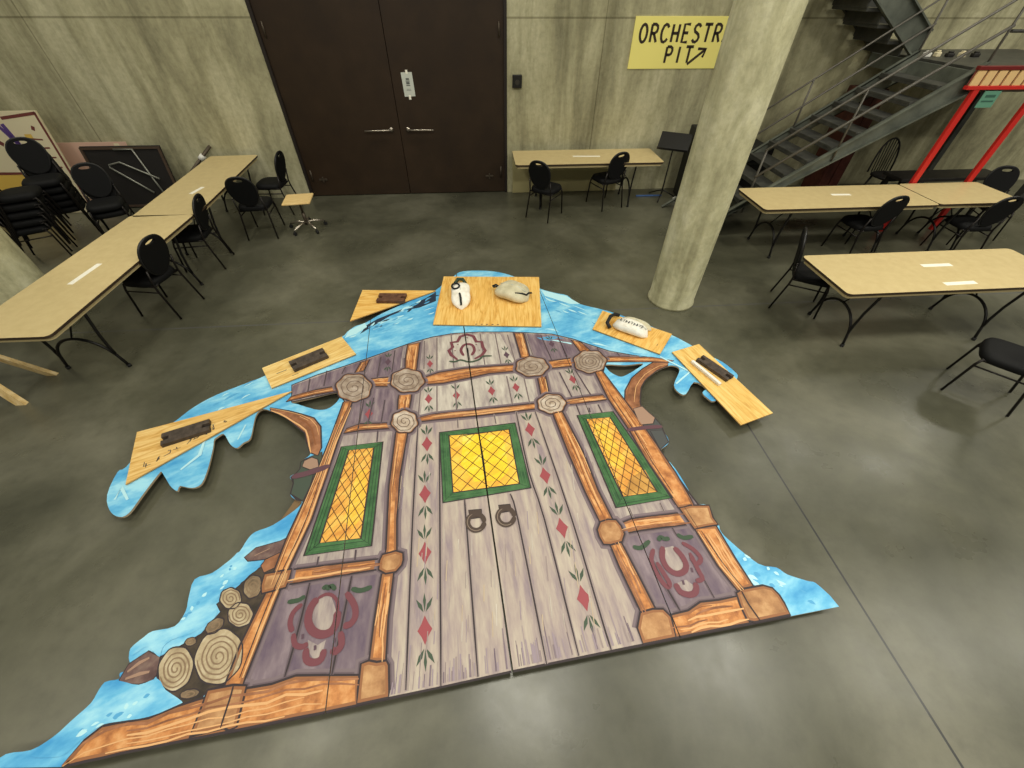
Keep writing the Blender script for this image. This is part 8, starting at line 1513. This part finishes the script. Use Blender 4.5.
for lab, x, y, h in (
    ('black oval-back chair at the joint of the two left tables, seen from its side', -3.81, 5.46, -97),
    ('black oval-back chair beside the far left table, its back to the camera', -3.33, 6.42, -6),
    ('black oval-back chair at the back wall, between left table and brown door', -3.38, 7.27, -88),
    ('black chair at the back-wall table, the one next to the brown door', 1.11, 6.78, 38),
    ('black chair at the back-wall table, the one farther from the brown door', 2.2, 7.17, -22),
    ('black chair at the left end of the lone right table', 3.82, 3.89, 122),
    ('black chair pushed under the long table of the right pair', 5.36, 5.17, -6),
    ('black chair pushed under the short table near the red frame', 6.86, 5.06, 2),
    ('black chair behind the right end of the short table', 7.8, 5.62, 200),
    ('black chair cut off by the right edge, in front of the lone right table', 4.74, 2.37, -42)):
    copy_tree(c0, lab, (x,y,0), az(h))
# nested stacks
n = 0
ORD = ['lowest', 'second from the bottom', 'third from the bottom', 'fourth from the bottom', 'fifth from the bottom', 'topmost']
for (x, y, h, k, nm) in ((-6.05,5.82,62,5,'chair stack nearest the left column'), (-6.05,6.5,150,5,'tall chair stack before the cream panel'), (-5.32,6.3,150,2,'low chair stack next to the left tables')):
    for i in range(k):
        a = math.radians(h); st = .036*i
        lab = 'black chair, %s in the %s' % ('topmost' if i == k-1 else ORD[i], nm)
        o = copy_tree(c0, lab, (x+math.sin(a)*st, y+math.cos(a)*st, .098*i), az(h)); o['group'] = 'black chairs nested in stacks at left'

# ------------------------------------------------------------------ stool on casters
t = thing('rolling_stool', 'low stool with square wooden seat and chrome star base, before the brown door', 'stool', (-2.74,6.52,0), .12)
bm = bmesh.new(); bbox(bm, -.2, .2, -.2, .2, .44, .468, .012); obj('seat', bm, 'birch', t)
bm = bmesh.new(); tube(bm, [(0,0,.07),(0,0,.26)], .026, 12); tube(bm, [(0,0,.25),(0,0,.44)], .016, 12); bbox(bm, -.08,.08,-.08,.08,.425,.44,.004); obj('post', bm, 'dull_steel', t)
for k in range(5):
    a = 2*PI*k/5+.35; ca, sa = math.cos(a), math.sin(a)
    bm = bmesh.new(); tube(bm, [(0,0,.11),(.12*ca,.12*sa,.11),(.27*ca,.27*sa,.075)], [.02,.018,.013], 8); lg = obj('leg', bm, 'chrome', t)
    bm = bmesh.new(); tube(bm, [(.275*ca-.014*sa,.275*sa+.014*ca,.028),(.275*ca+.014*sa,.275*sa-.014*ca,.028)], .028, 12); tube(bm, [(.27*ca,.27*sa,.03),(.27*ca,.27*sa,.075)], .008, 6); obj('caster', bm, 'rubber', lg)

# ------------------------------------------------------------------ things along the back wall
bm = bmesh.new(); bbox(bm, -.98, .98, -.012, .012, 0, .62, .004, Tm(0,0,0,0,-.03)); o = obj('leaning_board', bm, 'board_beige', loc=(1.62,7.82,.004)); tag(o, 'beige board standing against the wall under the back table', 'board')
t = thing('music_stand', 'black music stand with tilted desk beside the back table', 'music stand', (3.34,7.4,0), -.5)
bm = bmesh.new(); bbox(bm, -.25, .25, -.006, .006, -.17, .17, .004, Tm(0,-.02,.92,0,-.95)); bbox(bm, -.25, .25, -.05, .0, -.18, -.165, .003, Tm(0,-.02,.92,0,-.95)); obj('desk', bm, 'vinyl_edge', t)
bm = bmesh.new(); tube(bm, [(0,0,.08),(0,0,.88)], .012, 10); obj('pole', bm, 'black_steel', t)
for k in range(3):
    a = 2*PI*k/3+.5; bm = bmesh.new(); tube(bm, [(0,0,.14),(.12*math.cos(a),.12*math.sin(a),.09),(.27*math.cos(a),.27*math.sin(a),.012)], .011, 8); obj('leg', bm, 'black_steel', t)
t = thing('equipment_case', 'tall narrow black case standing behind the column by the music stand', 'case', (3.8,7.46,0), -.1)
bm = bmesh.new(); bbox(bm, -.17, .17, -.14, .14, .02, 1.12, .02); obj('shell', bm, 'case_black', t)
bm = bmesh.new(); tube(bm, [(-.06,-.14,.8),(-.06,-.175,.8),(.06,-.175,.8),(.06,-.14,.8)], .009, 8); obj('handle', bm, 'case_trim', t)
for sx in (-1,1):
    bm = bmesh.new(); bbox(bm, sx*.12-.02, sx*.12+.02, -.12, .12, 0, .021, .004); obj('foot', bm, 'rubber', t)
bm = bmesh.new(); bbox(bm, -.24, .24, -.02, .02, 0, .02, .006); o = obj('blue_batten', bm, 'blue_tape', loc=(3.15,7.5,0)); tag(o, 'blue strip of wood on the floor at the foot of the music stand', 'strip')
bm = bmesh.new(); bbox(bm, -.04, .04, -.035, .035, 0, .07, .012); bbox(bm, -.02,.02,-.015,.015,.07,.085,.004); o = obj('plug_box', bm, 'white_plastic', loc=(3.53,7.2,0)); tag(o, 'small white plug box on the floor beside the column', 'plug box')

# left back: painted panels, pink sheet, folded table, pole
t = thing('scenery_panel', 'painted cream panel with purple bands leaning on the back wall at far left', 'scenery panel', (-7.35,7.42,0))
LM = Tm(0,0,0,0,-.14)
bm = bmesh.new(); bbox(bm, -.95, .85, -.02, .02, 0, 1.43, .004, LM); obj('board', bm, 'panel_cream', t)
def pp(name, mat, items):
    for q in items: pp1(name, mat, q)
def pp1(name, mat, q):
    bm = bmesh.new(); ribbon(bm, q[:-1], q[-1], 0, 0, taper=False)
    bmesh.ops.transform(bm, matrix=LM @ Matrix.Translation((0,-.0215,0)) @ SGM, verts=bm.verts); obj(name, bm, mat, t)
pp('purple_band', 'panel_purple', [[(-.95,1.27),(.2,1.27),(.34,1.0),.07],[(.28,1.27),(.36,.95),(.3,.5),(.42,.2),.06]])
pp('maroon_band', 'panel_maroon', [[(.32,1.34),(.84,1.40),.04],[(.83,1.41),(.83,.05),.035],[(-.9,.62),(.1,.6),(.35,.05),.05],[(.66,1.22),(.7,1.2),.06],[(.55,.95),(.75,.95),.02],[(.5,1.08),(.72,1.06),.02],[(.5,.82),(.76,.82),.02],[(.5,.7),(.76,.68),.02],[(.06,1.05),(.12,1.0),.06]])
pp('yellow_field', 'panel_yellow', [[(-.9,.34),(.2,.34),.5],[(.5,1.1),(.6,1.1),.07],[(-.9,1.37),(.25,1.37),.08]])
bm = bmesh.new(); bbox(bm, -.75, .55, -.008, .008, 0, .95, .003, Tm(0,0,0,0,-.1)); bbox(bm, .36,.44,-.0095,-.008,.02,.93,.0005,Tm(0,0,0,0,-.1),1); o = obj('pink_sheet', bm, ['panel_pink','panel_cream'], loc=(-6.2,7.72,0)); tag(o, 'pale pink sheet leaning on the wall between cream panel and folded table', 'board')
t = thing('folded_table', 'folded table on its edge against the back wall, dark underside and steel legs showing', 'table', (-5.82,7.58,0))
FM = Tm(0,0,0,0,-.16) @ Matrix.Scale(.94,4,(0,0,1))
bm = bmesh.new(); bbox(bm, -.5, .72, -.015, .015, 0, .98, .006, FM); obj('tabletop', bm, 'dark_wood', t)
bm = bmesh.new(); box(bm,-.5,.72,-.035,-.0155,.93,.965,FM); box(bm,-.5,.72,-.035,-.0155,.015,.05,FM); box(bm,.685,.72,-.035,-.0155,.05,.93,FM); box(bm,-.5,-.465,-.035,-.0155,.05,.93,FM); obj('edge_rail', bm, 'table_under', t)
for pts in ([(.02,-.045,.93),(.30,-.045,.93),(.42,-.045,.44),(.52,-.045,.08)], [(.52,-.055,.47),(.02,-.055,.74),(-.16,-.055,.70),(-.17,-.055,.66),(.33,-.055,.25)]):
    bm = bmesh.new(); tube(bm, [FM @ Vector(p) for p in pts], .014, 8); obj('leg_frame', bm, 'grey_tube', t)
t = thing('grey_pole', 'grey pole leaning in the corner of wall and far left table', 'pole', (-4.78,7.7,0))
bm = bmesh.new(); tube(bm, [(-.62,-.32,0),(0,-.05,.52),(.40,.12,.86)], .026, 10); obj('tube', bm, 'dull_steel', t)
bm = bmesh.new(); tube(bm, [(.20,.035,.69),(.26,.062,.74)], .045, 10); obj('clamp', bm, 'white_plastic', t)

# pine trestle at left edge
t = thing('sawhorse', 'pine sawhorse at the left edge beside the near table end', 'sawhorse', (-4.74,3.05,0), .0)
bm = bmesh.new(); bbox(bm, -.62, .10, -.045, .045, .62, .71, .004); obj('top_beam', bm, 'pine', t)
for sx, lx in ((-1,-.52),(1,.0)):
    for sy in (-1,1):
        a = Vector((lx,sy*.03,.66)); b = Vector((lx+(.36 if sx > 0 else -.1), sy*.2 if sx < 0 else (-.18 if sy < 0 else .22), .0))
        d = b-a; bm = bmesh.new(); vs = box(bm, -.045, .045, -.019, .019, 0, 1)
        for v in vs:
            f = v.co.z; v.co = Vector((v.co.x, v.co.y, 0)) + a + d*f
        bmesh.ops.recalc_face_normals(bm, faces=bm.faces); obj('leg', bm, 'pine', t)
bm = bmesh.new(); bbox(bm, -.6,-.05,-.012,.012,.3,.36,.003); obj('stretcher', bm, 'pine', t)

# ------------------------------------------------------------------ steel staircase
SF, SB = 5.9, 6.95
S0x, S0z, SL = 4.33, .752, .664
ztop = lambda x: S0z + SL*(x-S0x)
xb = S0x - S0z/SL
t = thing('steel_staircase', 'grey steel staircase with pipe rails climbing from behind the column to a landing', 'staircase', (xb,SF,0))
o3 = lambda x, y, z: (x-xb, y-SF, z)
LZ = 2.06; xl = 6.42
def stringer(y, x0, x1, f, dep, inside, mat='stair_grey'):
    bm = bmesh.new()
    for (a, b, y0, y1) in ((0,dep,-.005,.005),(0,.022,-.005 if inside > 0 else -.06,.06 if inside > 0 else .005),(dep-.022,dep,-.005 if inside > 0 else -.06,.06 if inside > 0 else .005)):
        vs = []
        for yy in (y+y0, y+y1): vs.append([bm.verts.new(o3(x, yy, max(0, f(x)-q))) for x, q in ((x0,a),(x1,a),(x1,b),(x0,b))])
        bm.faces.new(vs[0]); bm.faces.new(list(reversed(vs[1])))
        for i in range(4): bm.faces.new((vs[0][i], vs[1][i], vs[1][(i+1)%4], vs[0][(i+1)%4]))
    bmesh.ops.recalc_face_normals(bm, faces=bm.faces); obj('stringer', bm, mat, t)
stringer(SF, xb+.02, xl, ztop, .33, -1); stringer(SB, xb+.02, xl, ztop, .33, 1)
nst = 11; rise = LZ/(nst+1)
for i in range(nst):
    z = rise*(i+1); x = xb + z/SL - .06
    bm = bmesh.new(); bbox(bm, x-xb, x+.285-xb, .012, SB-SF-.012, z-.035, z, .006); bbox(bm, x-xb, x+.02-xb, .012, SB-SF-.012, z-.06, z-.034, .003); obj('tread', bm, 'stair_dark', t)
# landing
bm = bmesh.new(); bbox(bm, xl-xb, 8.9-xb, 0, 1.93, LZ-.03, LZ, .004); obj('landing', bm, 'stair_dark', t)
bm = bmesh.new(); bbox(bm, xl-xb, 8.9-xb, -.03, .0, LZ-.24, LZ+.02, .004); bbox(bm, xl-.03-xb, xl-xb, 0, 1.9, LZ-.2, LZ-.031, .004); bbox(bm, xl-xb, 8.9-xb, 1.9, 1.93, LZ-.2, LZ-.031, .004); obj('landing_beam', bm, 'stair_grey', t)
# second flight, turning back along the wall
up2 = lambda x: LZ + .3 + .62*(6.46-x)
def str2(y, mat, inside): stringer(y, 6.46, 3.9, up2, .36, inside, mat)
str2(7.03, 'stair_grey', -1); str2(7.8, 'stair_dark', 1)
for i in range(7):
    z = LZ + rise*(i+1); x = 6.36 - (z-LZ)/.62 
    bm = bmesh.new(); bbox(bm, x-.14-xb, x+.14-xb, 7.045-SF, 7.785-SF, z-.04, z, .006); bbox(bm, x+.12-xb, x+.14-xb, 7.045-SF, 7.785-SF, z-rise, z-.039, .003); obj('tread', bm, 'stair_dark', t)
# pipe rails on both sides of the first flight
for y, hs in ((SF-.02, ((.32,.019),(.66,.016))), (SB+.02, ((.27,.015),(.60,.013)))):
    xa = xb+.78
    for hgt, r in hs:
        x1 = xl+.02; bm = bmesh.new(); tube(bm, [o3(xa,y,ztop(xa)+hgt), o3(x1,y,ztop(x1)+hgt)], r, 8); obj('handrail', bm, 'rail_grey', t)
    for x in (xa+.02, 5.02, xl):
        bm = bmesh.new(); tube(bm, [o3(x,y,max(.01,ztop(x)-.2)), o3(x,y,ztop(x)+hs[1][0])], .014, 8); obj('post', bm, 'rail_grey', t)
for hgt, r in ((.36,.017),(.7,.017),(1.05,.021)):
    bm = bmesh.new(); tube(bm, [o3(xl+.03,SF-.02,LZ+hgt), o3(8.85,SF-.02,LZ+hgt)], r, 8); obj('handrail', bm, 'stair_dark', t)
bm = bmesh.new(); tube(bm, [o3(8.8,SF-.02,LZ), o3(8.8,SF-.02,LZ+1.05)], .02, 8); obj('post', bm, 'stair_dark', t)
bm = bmesh.new(); bbox(bm, 8.6-xb, 8.7-xb, .05, .15, 0, LZ-.03, .005); obj('landing_leg', bm, 'stair_dark', t)
bm = bmesh.new(); bbox(bm, 8.6-xb, 8.7-xb, 1.75, 1.85, 0, LZ-.03, .005); obj('landing_leg', bm, 'stair_dark', t)
for i, (x, y, w, d, h, m) in enumerate(((6.58,6.98,.09,.07,.05,'white_plastic'),(6.74,6.98,.07,.07,.055,'panel_cream'),(6.92,6.96,.1,.07,.045,'dark_wood'),(7.1,6.95,.07,.08,.05,'panel_cream'),(7.3,6.94,.1,.07,.045,'dark_wood'))):
    bm = bmesh.new(); bbox(bm, -w/2, w/2, -d/2, d/2, 0, h, .01); bbox(bm,-w*.3,w*.3,-d*.3,d*.3,h,h+.02,.006); o = obj('small_box', bm, m, loc=(x,y,LZ)); tag(o, ['white small box at the stair end of the landing','cream small box second along the landing','dark small box in the middle of the landing','cream small box on the landing, right of the dark middle one','dark small box farthest from the stairs on the landing'][i], 'box', 'small boxes on the landing')

# ------------------------------------------------------------------ red frame with cream header
t = thing('red_booth_frame', 'red post frame with a striped cream header behind the short right table', 'booth frame', (6.87,5.815,0))
for x in (-.44,.44):
    bm = bmesh.new(); bbox(bm, x-.04, x+.04, -.025, .025, 0, 1.86, .005); obj('post', bm, 'booth_red', t)
bm = bmesh.new(); bbox(bm, -.6, 1.0, -.032, .032, 2.06, 2.1, .004); obj('top_rail', bm, 'booth_dark', t)
bm = bmesh.new(); bbox(bm, -.6, 1.0, -.032, .032, 1.86, 1.9, .004); obj('bottom_rail', bm, 'booth_red', t)
bm = bmesh.new(); bbox(bm, -.6, 1.0, .004, .012, 1.9, 2.06, .002); obj('header_back', bm, 'panel_maroon', t)
for i in range(11):
    x = -.58+.145*i; bm = bmesh.new(); bbox(bm, x, x+.112, -.02, .0035, 1.9, 2.06, .004); obj('header_slat', bm, 'booth_cream', t)
t2 = thing('teal_card', 'small teal card hanging below the striped cream header', 'card', (6.68,5.80,1.755))
bm = bmesh.new(); bbox(bm, -.115, .115, -.004, .004, -.09, .09, .002); obj('card', bm, 'teal', t2)
bm = bmesh.new()
for z, w, h in ((.035,.07,.03),(-.02,.085,.018)): box(bm, -w, w, -.0055, -.004, z-h/2, z+h/2)
obj('printing', bm, 'teal_ink', t2)
bm = bmesh.new(); tube(bm, [(-.08,.0,.088),(-.08,.0,.115)], .003, 6); tube(bm, [(.08,.0,.088),(.08,.0,.115)], .003, 6); obj('string', bm, 'teal_ink', t2)

# dark things under the stairs
t = thing('windsor_chair', 'dark spindle hoop-back wooden chair under the stairs', 'chair', (7.12,6.95,0), PI+.1)
bm = bmesh.new(); loft(bm, [[(p[0],p[1],z) for p in sup(.23*k,.22*k,3,28)] for z, k in ((.42,.9),(.43,1),(.455,1),(.465,.92))]); obj('seat', bm, 'dark_wood', t)
hoop = [(-.23*math.cos(a*PI/16), -.2-.12*(.5*math.sin(a*PI/16)), .46+.5*math.sin(a*PI/16)**.75) for a in range(17)]
bm = bmesh.new(); tube(bm, hoop, .014, 8); obj('hoop', bm, 'dark_wood', t)
for k in range(7):
    u = -.15+.05*k; zt = .46+.5*(1-(u/.23)**2)**.5*.98; bm = bmesh.new(); tube(bm, [(u,-.2,.46),(u*1.05,-.2-.06*(zt-.46)/.5*2*.5,zt)], .0075, 6); obj('spindle', bm, 'dark_wood', t)
for sx in (1,-1):
    for sy in (1,-1):
        bm = bmesh.new(); tube(bm, [(sx*.15,sy*.14,.43),(sx*.21,sy*.2,0)], [.018,.013], 8); obj('leg', bm, 'dark_wood', t)
t = thing('black_bench', 'long black bench in front of the spindle chair under the landing', 'bench', (7.55,6.45,0), .0)
bm = bmesh.new(); bbox(bm, -.85, .95, -.2, .2, .58, .63, .008); obj('seat', bm, 'dark_wood', t)
for sx in (-.75,.85):
    for sy in (-.15,.15):
        bm = bmesh.new(); bbox(bm, sx-.025, sx+.025, sy-.025, sy+.025, 0, .58, .004); obj('leg', bm, 'dark_wood', t)
t = thing('tall_cabinet', 'tall red-brown wooden cabinet seen through the stair treads', 'cabinet', (6.42,7.5,0), 0)
bm = bmesh.new(); bbox(bm, -.2, .2, -.17, .22, .03, 1.62, .008); obj('carcass', bm, 'red_wood', t)
for sx in (-1,1):
    bm = bmesh.new(); bbox(bm, min(sx*.008,sx*.185), max(sx*.008,sx*.185), -.19, -.171, .06, 1.58, .005); d = obj('door', bm, 'red_wood', t)
    bm = bmesh.new(); tube(bm, [(sx*.035,-.19,.85),(sx*.035,-.215,.85)], .012, 10); obj('knob', bm, 'dull_steel', d)
bm = bmesh.new(); bbox(bm, -.18,.18,-.16,.2,0,.03,.003); obj('plinth', bm, 'dark_wood', t)
t = thing('road_case', 'black road case behind the lower end of the stairs', 'case', (4.55,7.42,0), .05)
bm = bmesh.new(); bbox(bm, -.42, .42, -.3, .3, .05, .86, .012); obj('shell', bm, 'case_black', t)
bm = bmesh.new(); bbox(bm, -.43, .43, -.31, .31, .62, .645, .004); obj('trim', bm, 'case_trim', t)
for sx in (-.33,.33):
    for sy in (-.22,.22):
        bm = bmesh.new(); tube(bm, [(sx-.02,sy,.028),(sx+.02,sy,.028)], .028, 12); bbox(bm, sx-.03,sx+.03,sy-.03,sy+.03,.045,.051,.002); obj('caster', bm, 'rubber', t)

# ------------------------------------------------------------------ light
def lamp(x, y, z, e, size, col=(1,.965,.83)):
    l = bpy.data.lights.new('high_bay_lamp', 'AREA'); l.shape = 'DISK'; l.size = size; l.energy = e; l.color = col
    o = bpy.data.objects.new('high_bay_lamp', l); C.objects.link(o); o.location = (x,y,z)
AMB = .1; EXPO = 0
for ly, row in ((-3.2,(60,110,120,120,110,80)), (1.2,(40,70,130,130,112,110)), (5.7,(75,62,45,42,66,80))):
    for lx, le in zip((-6.8,-3.2,.4,4.0,7.6,11.2), row):
        lamp(lx, ly, 6.5, le, 1.1)

w = bpy.data.worlds.new('hall'); bpy.context.scene.world = w; w.use_nodes = True
bg = w.node_tree.nodes['Background']; bg.inputs[0].default_value = (1,.965,.83,1); bg.inputs[1].default_value = AMB

# ------------------------------------------------------------------ camera
cam = bpy.data.cameras.new('camera'); co = bpy.data.objects.new('camera', cam); C.objects.link(co)
cam.sensor_width = 36; cam.lens = 401.06/1024*36; cam.clip_start = .05
pt, ro, ya = math.radians(45.367), math.radians(.4006), math.radians(4.7936)
fw = Vector((math.sin(ya)*math.cos(pt), math.cos(ya)*math.cos(pt), -math.sin(pt)))
r = Vector((math.cos(ya), -math.sin(ya), 0)); u = r.cross(fw)
r2 = r*math.cos(ro)+u*math.sin(ro); u2 = u*math.cos(ro)-r*math.sin(ro)
M = Matrix((r2, u2, -fw)).transposed().to_4x4(); M.translation = (0,0,2.8378); co.matrix_world = M
S = bpy.context.scene; S.camera = co
S.view_settings.view_transform = 'Standard'; S.view_settings.look = 'None'; S.view_settings.gamma = 1; S.view_settings.use_curve_mapping = False
S.view_settings.exposure = EXPO
